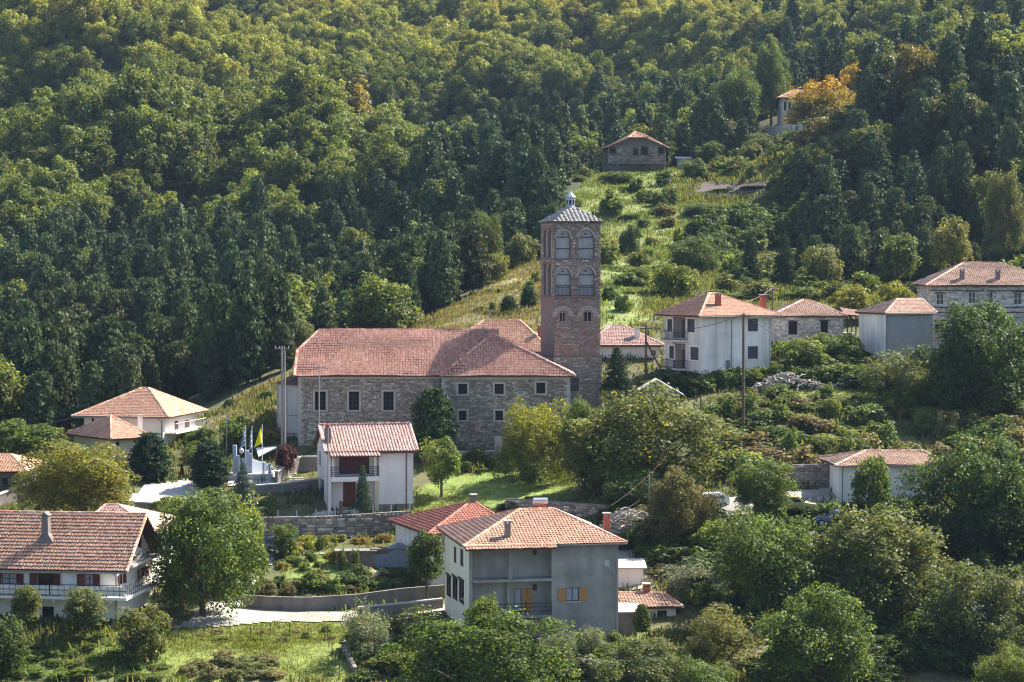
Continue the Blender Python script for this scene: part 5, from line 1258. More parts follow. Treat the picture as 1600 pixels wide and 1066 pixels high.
# ---- trees on the hill above the village
def hill(label, px, D, top, bot, w, mesh, col, name='hill_tree', **kw): return tree(name, label, px, D, top, bot, w, mesh, col, **kw)
hill('orange-crowned beech hiding the tall hill house', 1287, 462, 120, 250, 132, 'D2', (0.15, 0.14, 0.034), 'orange_beech')
hill('dark leafy tree below the orange beech, higher one', 1346, 448, 222, 290, 74, 'L4', (0.06, 0.08, 0.03))
hill('dark leafy tree below the orange beech, lower one', 1290, 436, 244, 305, 80, 'L1', (0.055, 0.075, 0.028))
hill('yellow tree just behind the orange beech', 1332, 486, 100, 180, 40, 'M3', (0.26, 0.19, 0.03))
hill('pale green tree at the right shoulder of the orange beech', 1362, 468, 150, 262, 74, 'L2', (0.10, 0.12, 0.04))
hill('large green tree above the brown house, left of pair', 1150, 474, 108, 195, 74, 'L0', (0.085, 0.125, 0.035))
hill('large green tree above the brown house, right of pair', 1205, 490, 70, 175, 66, 'L1', (0.085, 0.125, 0.035))
hill('yellow poplar-like tree rising out of the pine wood', 640, 452, 283, 345, 62, 'M3', (0.28, 0.21, 0.03))
hill('yellow-green round tree behind the white villa roof', 1052, 300, 414, 470, 74, 'M2', (0.13, 0.155, 0.035))
hill('green round tree on the meadow above the villa', 1085, 330, 368, 448, 80, 'L3', (0.075, 0.11, 0.035))
hill('dark conifer behind the stone cottage, left one', 1172, 318, 362, 452, 46, 'C1', N_DARK)
hill('dark conifer behind the stone cottage, right one', 1225, 314, 368, 452, 52, 'C0', N_DARK)
hill('small dark conifer on the slope behind the cottage chimney', 1252, 330, 366, 430, 34, 'C1', N_DARK)
hill('olive round tree above the annexe', 1285, 312, 386, 448, 62, 'M1', (0.12, 0.13, 0.045))
hill('pale yellow tree above the stone mansion', 1488, 312, 342, 415, 62, 'M0', (0.16, 0.16, 0.05))
hill('leafy tree on the slope left of the pale yellow tree', 1405, 318, 366, 430, 66, 'M2', (0.085, 0.12, 0.035))
hill('grey-green tall tree at the right edge of the slope', 1568, 330, 270, 390, 70, 'L4', (0.11, 0.12, 0.05))
hill('dark green oak on the meadow right of the tower', 985, 352, 352, 402, 36, 'M0', (0.06, 0.09, 0.03))
hill('round bush tree at the upper meadow edge', 1100, 392, 318, 378, 70, 'L2', (0.08, 0.115, 0.04))
hill('bushy tree below the brown house, left', 965, 424, 268, 310, 62, 'M2', (0.085, 0.12, 0.035))
hill('bushy tree below the brown house, right', 1085, 428, 248, 290, 48, 'M0', (0.08, 0.115, 0.035))
hill('rusty thin-leaved tree on the dark slope', 1262, 392, 262, 330, 60, 'O0', (0.13, 0.095, 0.05))
hill('leafy tree above the vegetable plot, left of two', 1110, 446, 222, 270, 56, 'M2', (0.08, 0.115, 0.035))
hill('leafy tree above the vegetable plot, right of two', 1168, 450, 208, 262, 60, 'M1', (0.10, 0.12, 0.04))
hill('brownish tree beside the tall hill house terrace', 1148, 458, 185, 240, 70, 'O1', (0.11, 0.10, 0.045))
hill('bushy oak at the ravine left of the tower', 605, 318, 440, 512, 104, 'L4', (0.07, 0.095, 0.035))
hill('small pine on the dry spur beside the tower, taller', 795, 290, 462, 505, 34, 'Y1', (0.05, 0.08, 0.03))
hill('small pine on the dry spur beside the tower, right', 826, 292, 447, 492, 34, 'Y0', (0.045, 0.075, 0.03))
hill('round yellow-green tree on the spur edge left of the tower', 775, 330, 396, 445, 40, 'M1', (0.14, 0.155, 0.045))
hill('bushy tree on the spur left of the belfry', 818, 345, 366, 412, 52, 'M2', (0.12, 0.135, 0.05))
hill('hazel bush tree at the top of the ravine', 760, 350, 330, 415, 60, 'L0', (0.075, 0.10, 0.03))
hill('big leafy tree where the pine wood meets the church roof', 455, 300, 498, 570, 92, 'L1', (0.085, 0.105, 0.04))
hill('grey bushy tree beside the tall hill house wall', 1190, 440, 215, 268, 60, 'M3', (0.08, 0.10, 0.035))
for px, D, top, bot, w in ((250, 486, 182, 292, 112), (165, 470, 258, 372, 112), (60, 505, 165, 262, 110), (132, 505, 158, 250, 100), (10, 500, 180, 262, 90), (402, 500, 178, 268, 112), (470, 488, 212, 290, 90), (388, 468, 243, 350, 104), (470, 458, 256, 340, 84), (538, 468, 208, 292, 72), (20, 455, 338, 425, 84), (185, 445, 345, 420, 70), (85, 452, 388, 470, 92), (112, 428, 415, 500, 92), (200, 495, 195, 280, 90), (320, 490, 215, 290, 80)):
    hill('large round-crowned beech on the lit shoulder at the upper left', px, D, top, bot, w, ('L0', 'L1', 'L3', 'D0')[int(px) % 4], tuple(np.array((0.10, 0.13, 0.042)) * rng.uniform(0.85, 1.2)), 'large_beech', group='large beeches on the upper left shoulder')
for k, (px, D, top, w) in enumerate(((880, 380, 318, 40), (905, 372, 332, 44), (1010, 402, 296, 36), (1030, 398, 300, 30), (955, 392, 300, 40), (1000, 345, 395, 40), (950, 340, 380, 40), (900, 352, 372, 30), (970, 330, 418, 40), (1000, 318, 430, 50), (955, 306, 455, 46), (985, 300, 462, 40), (1130, 345, 392, 50), (1150, 330, 418, 40), (1120, 300, 452, 40), (1185, 300, 455, 44), (1250, 300, 448, 50), (1310, 300, 440, 60), (1350, 305, 425, 50), (1440, 300, 440, 60), (1560, 300, 430, 60), (1520, 296, 445, 50), (1590, 320, 400, 60), (1400, 340, 395, 60), (1460, 345, 375, 60), (1340, 340, 395, 60), (730, 310, 470, 22), (765, 316, 452, 24), (680, 298, 500, 20), (1180, 405, 322, 60), (1135, 410, 330, 50))):
    shrub('hillside_bush', ('small ' if w < 40 else 'wide ' if w > 50 else 'rounded ') + ('green', 'olive', 'bright', 'dark')[k % 4] + ' bush on the slope above ' + next(n_ for l_, n_ in ((870, 'the church hall'), (940, 'the bell tower'), (1010, 'the white bungalow'), (1130, 'the white villa'), (1260, 'the villa chimneys'), (1340, 'the stone cottage'), (1450, 'the grey annexe'), (9999, 'the stone mansion')) if px < l_), px, D, top, w, 'S%d' % (k % 4), (G_MID, (0.10, 0.12, 0.04), G_LIT, G_DARK)[k % 4], 'bush', 'bushes on the slope above the village')

# ---- banks and gardens
rg = np.random.default_rng(5)
BK = []
def look(hq, wq, c):
    """what sets one plant apart from its neighbours: height, width and leaf colour"""
    a = 'low' if hq < 0.8 else ('tall' if hq > 1.25 else ('wide' if wq > 1.12 else ('narrow' if wq < 0.88 else 'middling')))
    v = c[0] / c[1]; b = 'dark' if c[1] < 0.095 else ('yellowish' if v > 1.0 else ('bright' if c[1] > 0.14 else 'plain'))
    return a + ', ' + b
def bank(poly, n, wr, hr, cols, name, label, cat, group, avoid=()):
    P = gpoly(poly); xs = [p[0] for p in P]; ys = [p[1] for p in P]; k = 0; tries = 0
    while k < n and tries < n * 40:
        tries += 1; x, y = rg.uniform(min(xs), max(xs)), rg.uniform(min(ys), max(ys))
        if not inpoly(np.array([x]), np.array([y]), P)[0]: continue
        if any((x - a) ** 2 + (y - b) ** 2 < 1.3 ** 2 for a, b in BK): continue
        BK.append((x, y)); z = float(ground(x, y)); w = rg.uniform(*wr) * 1.35
        o = bpy.data.objects.new(name, ME['S%d' % rg.integers(4)]); link(o); o.location = (x, y, z - 0.12); o.scale = (w, w * rg.uniform(0.8, 1.1), rg.uniform(*hr) * rg.uniform(0.7, 1.5)); o.rotation_euler = (0, 0, rg.uniform(0, 6.28))
        c = np.array(cols[rg.integers(len(cols))]) * rg.uniform(0.8, 1.2); tag(o, look(o.scale[2] / (sum(hr) / 2), w / (sum(wr) * 0.675), c) + ' ' + label, cat, group, color=tuple(c)); k += 1
MIX = [G_MID, G_OLV, G_DARK, (0.10, 0.13, 0.04), G_LIT]
bank([(1060, 790), (1110, 700), (1120, 640), (1300, 636), (1600, 660), (1600, 735), (1480, 720), (1300, 745), (1180, 760)], 88, (1.3, 3.4), (0.6, 2.4), [(0.10, 0.14, 0.04), (0.13, 0.15, 0.05), (0.075, 0.11, 0.03), (0.14, 0.175, 0.045), (0.17, 0.165, 0.07), (0.15, 0.125, 0.06)], 'bramble_bush', 'tangled bramble bush on the bank above the barn', 'bush', 'brambles on the bank above the barn')
bank([(1010, 610), (1050, 596), (1200, 590), (1290, 590), (1290, 602), (1180, 606), (1060, 622)], 46, (1.5, 2.4), (1.1, 1.8), [G_DARK, G_MID], 'hedge_bush', 'hedge bush below the white villa', 'bush', 'hedge below the white villa')
bank([(1100, 650), (1160, 626), (1380, 628), (1600, 630), (1600, 655), (1300, 650)], 30, (1.4, 2.6), (0.8, 1.6), [G_MID, G_LIT, G_OLV], 'terrace_bush', 'bush under the grassy terrace below the wood heap', 'bush', 'bushes under the grassy terrace')
bank([(1210, 560), (1340, 556), (1345, 600), (1500, 610), (1600, 600), (1600, 630), (1300, 606), (1215, 590)], 46, (1.6, 3.0), (1.0, 2.0), MIX, 'slope_bush', 'bush below the stone cottage and annexe', 'bush', 'bushes below the stone cottage')
bank([(385, 935), (560, 926), (650, 918), (650, 900), (520, 912), (400, 915)], 34, (1.1, 1.8), (0.7, 1.2), [G_DARK, G_MID, (0.13, 0.12, 0.05)], 'garden_hedge_bush', 'clipped hedge bush along the top of the concrete garden wall', 'bush', 'hedge along the garden wall')
bank([(425, 890), (440, 862), (520, 850), (520, 885), (470, 895)], 24, (0.7, 1.4), (0.5, 1.1), [G_LIT, G_YEL2, G_MID, (0.2, 0.17, 0.04)], 'garden_plant', 'leafy vegetable or flower plant in the terrace garden', 'plant', 'plants in the terrace garden')
bank([(470, 858), (600, 848), (600, 842), (480, 848)], 16, (1.0, 1.5), (0.6, 0.9), [G_YEL2, (0.24, 0.17, 0.03)], 'vine_plant', 'vine plant along the upper garden fence', 'plant', 'yellow vines along the garden fence')
bank([(0, 1000), (180, 1000), (250, 1040), (250, 1066), (0, 1066)], 34, (0.9, 1.8), (0.3, 0.7), [(0.13, 0.18, 0.04), (0.11, 0.15, 0.04), G_LIT], 'weed_clump', 'rank weed clump in front of the shuttered house', 'plant', 'weeds before the shuttered house')
bank([(300, 1040), (420, 1030), (430, 1066), (280, 1066)], 14, (1.0, 1.8), (0.5, 1.0), [(0.13, 0.15, 0.06), (0.16, 0.15, 0.07)], 'meadow_weed', 'weed clump at the bottom edge of the fenced field', 'plant', 'pale weeds in the fenced field')
bank([(700, 712), (790, 716), (800, 735), (720, 740)], 16, (1.0, 1.8), (0.6, 1.3), [G_MID, G_LIT, G_OLV], 'lawn_border_bush', 'garden bush along the low church wall', 'bush', 'bushes along the church wall')
bank([(640, 810), (700, 800), (800, 792), (880, 785), (880, 800), (700, 815)], 20, (0.8, 1.6), (0.5, 1.0), [G_OLV, G_BRN, (0.14, 0.09, 0.05)], 'rusty_bush', 'rusty bush between the church lawn and the roofs', 'bush', 'rusty bushes below the church lawn')
bank([(960, 1020), (1080, 985), (1120, 985), (1130, 1030), (1000, 1050)], 24, (0.9, 1.8), (0.5, 1.2), [G_LIT, G_MID, (0.14, 0.15, 0.05)], 'lodge_garden_bush', 'garden bush around the little lawn by the lodge', 'bush', 'bushes around the lodge lawn')
bank([(1080, 980), (1100, 890), (1160, 830), (1300, 800), (1600, 800), (1600, 1066), (1100, 1066)], 90, (2.0, 3.6), (1.0, 2.2), [G_DARK, G_MID, G_DARK], 'undergrowth_bush', 'undergrowth bush below the lower right walnut trees', 'bush', 'undergrowth below the walnut trees')
bank([(0, 790), (20, 690), (120, 700), (350, 690), (350, 720), (200, 745), (60, 790)], 22, (1.2, 2.4), (0.8, 1.6), MIX, 'yard_bush', 'garden bush around the cream cottage and bungalow', 'bush', 'bushes around the left cottages')
bank([(240, 800), (330, 785), (420, 790), (420, 830), (330, 850)], 22, (1.4, 2.6), (0.9, 1.8), MIX, 'lane_bush', 'bush on the slope above the lane', 'bush', 'bushes above the lane')
bank([(860, 1015), (960, 1012), (1000, 1066), (860, 1066)], 18, (1.0, 2.0), (0.7, 1.6), [G_SIL, G_MID, G_LIT], 'wall_foot_bush', 'bush on the grass at the foot of the grey wall', 'bush', 'bushes at the grey wall')
bank([(560, 1000), (640, 985), (720, 1000), (720, 1066), (560, 1066)], 22, (1.4, 2.4), (0.8, 1.6), [G_MID, G_OLV, G_LIT], 'wall_bush', 'bush at the foot of the feathery pale tree', 'bush', 'bushes below the feathery tree')
bank([(930, 800), (1060, 760), (1120, 800), (1060, 900), (1010, 900)], 26, (1.5, 3.0), (0.9, 2.0), [G_DARK, G_BRN, G_MID], 'shade_bush', 'shaded bush around the branch pile and brown willow', 'bush', 'shaded bushes by the branch pile')
bank([(640, 850), (700, 848), (720, 905), (650, 905)], 10, (1.0, 1.8), (0.7, 1.2), [G_MID, G_DARK], 'fig_bush', 'bush under the fig tree beside the grey house', 'bush', 'bushes under the fig tree')
bank([(300, 990), (540, 985), (540, 1000), (300, 1004)], 12, (0.6, 1.0), (0.25, 0.5), [(0.2, 0.19, 0.08), G_LIT], 'fence_tuft', 'dry grass tuft along the field fence', 'plant', 'dry tufts along the field fence')

bank([(880, 340), (920, 292), (1050, 275), (1080, 330), (1050, 420), (1000, 500), (900, 500), (880, 420)], 40, (1.2, 3.2), (0.7, 2.4), [G_MID, G_LIT, G_OLV, (0.15, 0.14, 0.05), G_DARK], 'meadow_shrub', 'ragged shrub on the bright meadow between tower and hill house', 'shrub', 'shrubs on the bright meadow')
bank([(700, 480), (800, 425), (840, 410), (840, 480), (760, 500)], 14, (0.8, 1.8), (0.5, 1.3), [G_OLV, G_MID], 'spur_shrub', 'small shrub on the dry spur left of the tower', 'shrub', 'shrubs on the dry spur')
bank([(1100, 450), (1150, 400), (1300, 410), (1450, 420), (1600, 440), (1600, 480), (1300, 470), (1150, 475)], 60, (1.8, 4.0), (1.0, 2.6), [G_MID, G_OLV, G_LIT, G_DARK], 'slope_shrub', 'ragged shrub on the slope right behind the villa and cottages', 'shrub', 'shrubs behind the upper houses')
bank([(1268, 222), (1290, 188), (1350, 158), (1372, 200), (1300, 232)], 30, (2.0, 3.6), (0.9, 1.8), [G_DARK, G_MID], 'beech_foot_shrub', 'shrub at the foot of the orange beech', 'shrub', 'shrubs below the orange beech')
bank([(1055, 276), (1090, 262), (1190, 236), (1262, 205), (1300, 215), (1262, 262), (1215, 282), (1100, 280)], 70, (1.8, 4.2), (1.0, 3.2), [G_MID, G_LIT, G_OLV, G_DARK, (0.14, 0.12, 0.05)], 'plot_shrub', 'shrub on the slope between the vegetable plot and the tall hill house', 'shrub', 'shrubs above the vegetable plot')
bank([(1210, 320), (1215, 290), (1262, 265), (1320, 260), (1330, 300), (1260, 330)], 34, (2.2, 4.6), (1.4, 3.6), [G_DARK, G_MID, G_OLV], 'gully_shrub', 'shrub in the gully beside the vegetable plot', 'shrub', 'shrubs in the gully by the plot')
bank([(850, 300), (900, 280), (935, 272), (935, 282), (880, 318)], 10, (1.6, 3.2), (1.0, 2.2), [G_MID, G_OLV], 'track_shrub', 'shrub beside the track below the brown stone house', 'shrub', 'shrubs by the hill house track')
bank([(1080, 420), (1100, 350), (1230, 310), (1330, 330), (1420, 400), (1300, 410), (1150, 400)], 60, (2.0, 4.5), (1.2, 3.5), [G_DARK, G_MID, G_DARK], 'hollow_shrub', 'shrub in the shaded hollow below the vegetable plot', 'shrub', 'shrubs in the shaded hollow')
# ---- the forest
pines, beeches = [], []
rf = np.random.default_rng(11)
EXC = [LP['spur'][0], LP['hill'][0], gpoly([(1060, 320), (1100, 275), (1230, 270), (1240, 300), (1180, 330)])]
D_ = 262.0
while D_ < 1060:
    sp = 4.7 + (D_ - 262) * 0.004
    n = int(0.62 * D_ / sp)
    for k in range(n):
        s_ = -0.31 + 0.62 * (k + rf.uniform(-0.45, 0.45)) / n; y = D_ + rf.uniform(-0.5, 0.5) * sp; x = s_ * y
        z = float(ground(x, y)); px, py = proj((x, y, z))
        if any(inpoly(np.array([x]), np.array([y]), e)[0] for e in EXC): continue
        pc = py - 45                                              # where its crown shows
        if px > 820 and y < (338 if px < 872 else 448 if px < 1165 else 448 - (px - 1165) * 0.9 if px < 1290 else 335): continue      # village and meadow side
        if 460 < px <= 830 and y < 300: continue
        if px <= 460 and y < 268 + 6 * (px > 250): continue
        if 935 < px < 1075 and y < 452: continue
        if (1172 < px < 1305 and 395 < y < 505 and pc < 245) or (1300 < px < 1352 and 400 < y < 505 and pc < 200): continue
        nz = float(fbm(np.array([x]), np.array([y]), 60, 2)[0])
        if px < 500: pine = pc > 355 + 60 * nz + max(0, 130 - px) * 0.35
        elif px < 880: pine = pc > 295 - max(0, px - 560) * 0.5 + 70 * nz
        elif px < 1180: pine = pc > 135 + 60 * nz and rf.random() < 0.75
        else: pine = rf.random() < (0.45 + nz * 0.6 if pc < 90 else 0.85)
        ra = y - (486 + 0.22 * (x + 60))
        if px < 700 and 34 < ra < 78 and rf.random() < 0.6: pine = True  # dark pines planted in place of shaded beeches to darken the ravine
        if pine and rf.random() < 0.08: pine = False
        if pine:
            if rf.random() < 0.12: continue
            w = rf.uniform(4.0, 7.4); pines.append((x, y, z, w, w * rf.uniform(1.15, 1.85), rf.uniform(0, 6.28), px, pc))
        else:
            if rf.random() < (0.38 if y < 530 else 0.12): continue
            w = rf.uniform(5.5, 10.5) * (1.15 if px < 560 and 130 < pc < 380 else 1.0); beeches.append((x, y, z, w, w * rf.uniform(0.8, 1.15), rf.uniform(0, 6.28), px, pc))
    D_ += sp * 0.82
def vis(t): return -60 < t[6] < 1660 and t[7] > -60
def bcol(t):
    px, pc = t[6], t[7]; r_ = rf.random(); yel = np.clip((165 - pc) / 150, 0, 1) * (1.0 if px < 1180 else 0.45)
    base = np.array((0.098, 0.124, 0.04)); y1 = np.array((0.235, 0.245, 0.068)); br = np.array((0.20, 0.195, 0.062))
    c = base * (1 - 0.75 * yel) + (y1 if r_ < 0.7 else br) * 0.75 * yel
    if rf.random() < 0.02 and pc < 200: c = np.array((0.21, 0.18, 0.05))
    if px > 1180 and pc > 90: c = c * 0.6  # leaves darkened here, the shade of this slope put into their colour
    return tuple(c * rf.uniform(0.75, 1.25))
def pcol(t): return tuple(np.array((0.056, 0.083, 0.036)) * rf.uniform(0.75, 1.35) * np.array((rf.uniform(0.9, 1.25), 1, 1)))
def forest_stuff(name, label, rest, meshes, colf, h0, cols):
    """far trees as one object: geometry nodes put tree meshes on points"""
    if not rest: return
    pts = np.array([(t[0], t[1], t[2] + h0 * t[4]) for t in rest]); me = bpy.data.meshes.new(name)
    me.vertices.add(len(pts)); me.vertices.foreach_set('co', pts.astype(np.float32).ravel())
    def fa(n_, typ, vals, key):
        a = me.attributes.new(n_, typ, 'POINT'); a.data.foreach_set(key, np.asarray(vals).ravel())
    fa('sc', 'FLOAT_VECTOR', np.array([(t[3], t[3], t[4]) for t in rest], np.float32), 'vector')
    fa('rot', 'FLOAT_VECTOR', np.array([(0, 0, t[5]) for t in rest], np.float32), 'vector')
    cl = np.array([colf(t) for t in rest]); kc = ((cl[:, None] - np.array(cols)[None]) ** 2).sum(-1).argmin(1)
    fa('idx', 'INT', (kc * len(meshes) + rf.integers(len(meshes), size=len(rest))).astype(np.int32), 'value')
    o = bpy.data.objects.new(name, me); link(o); tag(o, label, 'forest', kind='stuff')
    ng = bpy.data.node_groups.new(name, 'GeometryNodeTree')
    ng.interface.new_socket('Geometry', in_out='INPUT', socket_type='NodeSocketGeometry'); ng.interface.new_socket('Geometry', in_out='OUTPUT', socket_type='NodeSocketGeometry')
    N_, L_ = ng.nodes, ng.links
    gi, gout = N_.new('NodeGroupInput'), N_.new('NodeGroupOutput')
    iop = N_.new('GeometryNodeInstanceOnPoints'); L_.new(gi.outputs[0], iop.inputs['Points'])
    coll = bpy.data.collections.new(name + '_kinds'); k = 0
    for c in cols:
        lm = leaf_mat(name + '_leaves', 0.26 if 'beech' in name else 0.12, 0.6, 0.12, c)
        for m_ in meshes:
            m2 = m_.copy(); m2.materials[0] = lm
            p = bpy.data.objects.new('%s_%03d' % (name, k), m2); coll.objects.link(p); k += 1
    ci = N_.new('GeometryNodeCollectionInfo'); ci.inputs[0].default_value = coll; ci.inputs['Separate Children'].default_value = True; ci.inputs['Reset Children'].default_value = True
    L_.new(ci.outputs[0], iop.inputs['Instance']); iop.inputs['Pick Instance'].default_value = True
    for nm, typ, sock in (('idx', 'INT', 'Instance Index'), ('rot', 'FLOAT_VECTOR', 'Rotation'), ('sc', 'FLOAT_VECTOR', 'Scale')):
        a = N_.new('GeometryNodeInputNamedAttribute'); a.data_type = typ; a.inputs[0].default_value = nm; L_.new(a.outputs[0], iop.inputs[sock])
    L_.new(iop.outputs[0], gout.inputs[0])
    md = o.modifiers.new('trees', 'NODES'); md.node_group = ng
    return o
def zone(t, names, c, wm, hm):
    """landmark below the tree, its size and its colour"""
    px, pc = t[6], t[7]
    col_ = 0
    for lim, nm in names:
        if px < lim: break
    size = 'slim' if t[3] < wm * 0.86 else ('broad' if t[3] > wm * 1.14 else 'medium-sized')
    tone = 'darker' if c[1] < hm * 0.9 else ('paler' if c[1] > hm * 1.1 else 'mid-green')
    row = 'high up' if pc < 150 else ('halfway up' if pc < 320 else 'low down')
    return size, tone, row, nm
LM = [(110, 'the edge bungalow'), (330, 'the white hip house'), (460, 'the church pole'), (640, 'the church nave'), (860, 'the parish hall'), (930, 'the bell tower'), (1075, 'the brown stone house'), (1200, 'the white villa'), (1350, 'the orange beech'), (1450, 'the grey annexe'), (9999, 'the stone mansion')]
def forest(lst, meshes, name, kindw, colf, h0, cols, slabel):
    inview = sorted([t for t in lst if vis(t)], key=lambda t: t[1]); near_, rest = inview[:300], inview[300:] + [t for t in lst if not vis(t)]
    wm = float(np.mean([t[3] for t in near_])); hm = 0.083 if kindw == 'pine' else 0.108
    for t in near_:
        o = bpy.data.objects.new(name, meshes[rf.integers(len(meshes))]); link(o)
        o.location = (t[0], t[1], t[2] + h0 * t[4]); o.rotation_euler = (0, 0, t[5]); o.scale = (t[3], t[3] * rf.uniform(.85, 1.15), t[4])
        c = colf(t); sz, tn, rw, nm = zone(t, LM, c, wm, hm); tag(o, '%s %s %s %s on the wooded slope above %s' % (sz, tn, kindw, rw, nm), 'tree', {'pine': 'pines', 'beech': 'beeches'}[kindw] + ' on the wooded slope', color=c)
    forest_stuff('far_' + name + '_wood', slabel, rest, meshes, colf, h0, cols)
    print('forest', name, len(lst), len(inview))
forest(pines, FP, 'pine_tree', 'pine', pcol, 0.06, [tuple(np.array((0.056, 0.083, 0.036)) * k) for k in (0.8, 1.0, 1.25)], 'dense dark conifers covering the far hillside')
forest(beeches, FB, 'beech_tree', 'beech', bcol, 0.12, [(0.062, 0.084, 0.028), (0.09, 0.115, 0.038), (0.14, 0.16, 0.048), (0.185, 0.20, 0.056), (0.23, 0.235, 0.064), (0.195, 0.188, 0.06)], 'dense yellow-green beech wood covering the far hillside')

# ---- groves that go on beyond both sides of the view
side = []; re_ = np.random.default_rng(31)
for y in np.arange(150, 340, 6.5):
    for sg in (-1, 1):
        for x in np.arange(0.236 * y + 5, 0.345 * y, 7.0):
            if re_.random() < 0.25: continue
            xx, yy = sg * (x + re_.uniform(-2.5, 2.5)), y + re_.uniform(-2.5, 2.5); w = re_.uniform(5, 9.5); side.append((xx, yy, float(ground(xx, yy)), w, w * re_.uniform(0.8, 1.1), re_.uniform(0, 6.28), 0, 400))
forest_stuff('side_groves', 'leafy groves continuing on both sides of the village', side, FB, lambda t: tuple(np.array((0.08, 0.11, 0.035)) * re_.uniform(0.7, 1.3)), 0.08, [(0.06, 0.085, 0.028), (0.085, 0.115, 0.036), (0.11, 0.135, 0.042)])
# ---------------------------------------------------------------- roads, yards, beds
sheet('lane', [(270, 985), (300, 968), (340, 948), (385, 952), (480, 958), (560, 958), (692, 948), (692, 958), (560, 970), (430, 974), (340, 982)], 'road', 0.10, 0.5)
sheet('lane_branch', [(300, 968), (330, 940), (372, 925), (392, 905), (405, 905), (400, 935), (385, 952), (340, 952)], 'road', 0.104, 0.5)
sheet('upper_street', [(392, 885), (396, 848), (480, 836), (625, 826), (640, 832), (520, 844), (440, 852), (428, 885)], 'road', 0.10, 0.5)
sheet('garden_path', [(500, 866), (590, 866), (665, 868), (665, 873), (590, 871), (505, 870)], 'road', 0.11, 0.4)
sheet('driveway', [(955, 850), (985, 850), (1000, 880), (1030, 905), (1020, 925), (972, 925), (965, 880)], 'road', 0.10, 0.5)
sheet('parking_yard', [(1060, 800), (1120, 784), (1290, 766), (1322, 768), (1322, 780), (1250, 800), (1100, 815)], 'road', 0.10, 0.5)
sheet('paved_yard', [(195, 790), (225, 760), (290, 752), (345, 764), (348, 774), (260, 794)], 'plaza', 0.14, 0.5)
sheet('memorial_paving', [(355, 762), (362, 742), (425, 738), (470, 738), (430, 760)], 'plaza', 0.12, 0.5)
sheet('house_apron', [(488, 806), (505, 800), (560, 800), (560, 806)], 'plaza', 0.1, 0.4)
for k, pp in enumerate(([(1080, 302), (1098, 286), (1140, 286), (1135, 302)], [(1138, 302), (1145, 286), (1205, 284), (1206, 302)])):
    sheet('vegetable_bed', pp, 'soil', 0.15, 0.7)

# ---------------------------------------------------------------- walls, steps and fences
def wall_path(name, label, pts, h_, th, m, cap=None, stone=None, cat='wall', level=False):
    """free standing or retaining wall along ground points; optional coping and stone facing"""
    P = [np.asarray(p, float) for p in pts]; root = empty(name, tuple(P[0]), 0, label, cat); O = P[0]
    tops = [p[2] + h_ for p in P]
    if level: tops = [max(tops)] * len(P)
    mb, cb = MB(), MB()
    for i in range(len(P) - 1):
        a, b = P[i] - O, P[i + 1] - O; d = (b - a)[:2]; L = np.linalg.norm(d); e = np.array((d[0] / L, d[1] / L, 0)); n = np.array((e[1], -e[0], 0))
        if n[1] > 0: n = -n
        ta, tb = tops[i] - O[2], tops[i + 1] - O[2]; ex = 0.004 * (i % 2)
        f = [(*a[:2], a[2] - 1.5), (*b[:2], b[2] - 1.5), (*b[:2], tb), (*a[:2], ta)]; f = [np.array(v) + n * ex for v in f]
        mb.add(f + [v - n * (th + 2 * ex) for v in f], [(0, 1, 2, 3), (7, 6, 5, 4), (3, 2, 6, 7), (0, 3, 7, 4), (1, 5, 6, 2)])
        if cap:
            c = [np.array((*a[:2], ta + 0.004)) + n * 0.07, np.array((*b[:2], tb + 0.004)) + n * 0.07]; w = -n * (th + 0.14)
            cb.add([c[0], c[1], c[1] + w, c[0] + w] + [v + (0, 0, 0.13 + ex) for v in (c[0], c[1], c[1] + w, c[0] + w)], [(4, 5, 6, 7), (0, 1, 5, 4), (1, 2, 6, 5), (2, 3, 7, 6), (3, 0, 4, 7)])
        if stone:
            pan = (a, e, n, L)
            lo = min(a[2], b[2]) - a[2] - 0.3; hi = max(ta, tb) - a[2]
            g = (b[2] - a[2]) / L; gt = (tb - ta) / L
            o = stones(pan, L, lo, hi, [], stone, root, 0.26, 0.5, 0.07, shape=lambda u, z: z < (ta - a[2]) + gt * u - 0.08)
    mb.build('wall_core', m, root)
    if cap: cb.build('coping', cap, root)
    return root
wall_path('garden_wall', 'streaked concrete retaining wall along the lane below the garden', [gp(380, 952), gp(430, 955), gp(480, 956), gp(560, 951), gp(625, 942), gp(695, 936)], 1.2, 0.3, 'concrete', None)
wall_path('capped_wall', 'low grey wall with white coping before the grey house', [gp(560, 967), gp(630, 960), gp(692, 953)], 0.85, 0.25, 'concrete', 'concrete_pale')
wall_path('terrace_wall', 'dry stone terrace wall below the pale house', [gp(352, 842), gp(430, 842), gp(520, 840), gp(640, 832)], 2.0, 0.4, 'mortar', None, GREYST + BROWNST[:2])
wall_path('churchyard_wall', 'low stone wall with white coping in front of the church wing', [gp(664, 722), gp(700, 720), gp(785, 719)], 0.85, 0.35, 'mortar', 'concrete_pale', GREYST)
MB().box(-0.4, 0.4, -0.4, 0.4, -0.5, 2.0).build('wall_core', 'stone_pale', None)
pier = bpy.context.scene.objects['wall_core']
def lone(o, p, label, cat, name): o.name = name; o.location = p; tag(o, label, cat); return o
o_ = [o for o in COL.objects if o.name.startswith('wall_core') and o.parent is None][0]; lone(o_, tuple(gp(779, 712)), 'square stone pier at the end of the churchyard wall', 'pier', 'stone_pier')
wall_path('barn_bank_wall', 'dark brown stone retaining wall left of the white barn', [gp(1238, 764), gp(1312, 763)], 2.3, 0.4, 'mortar', None, BROWNST)
wall_path('hill_house_wall', 'pale stone terrace wall under the tall hill house', [gp(1195, 222, 300), gp(1250, 222, 300)], 3.2, 0.5, 'mortar_pale', None, PALEST)
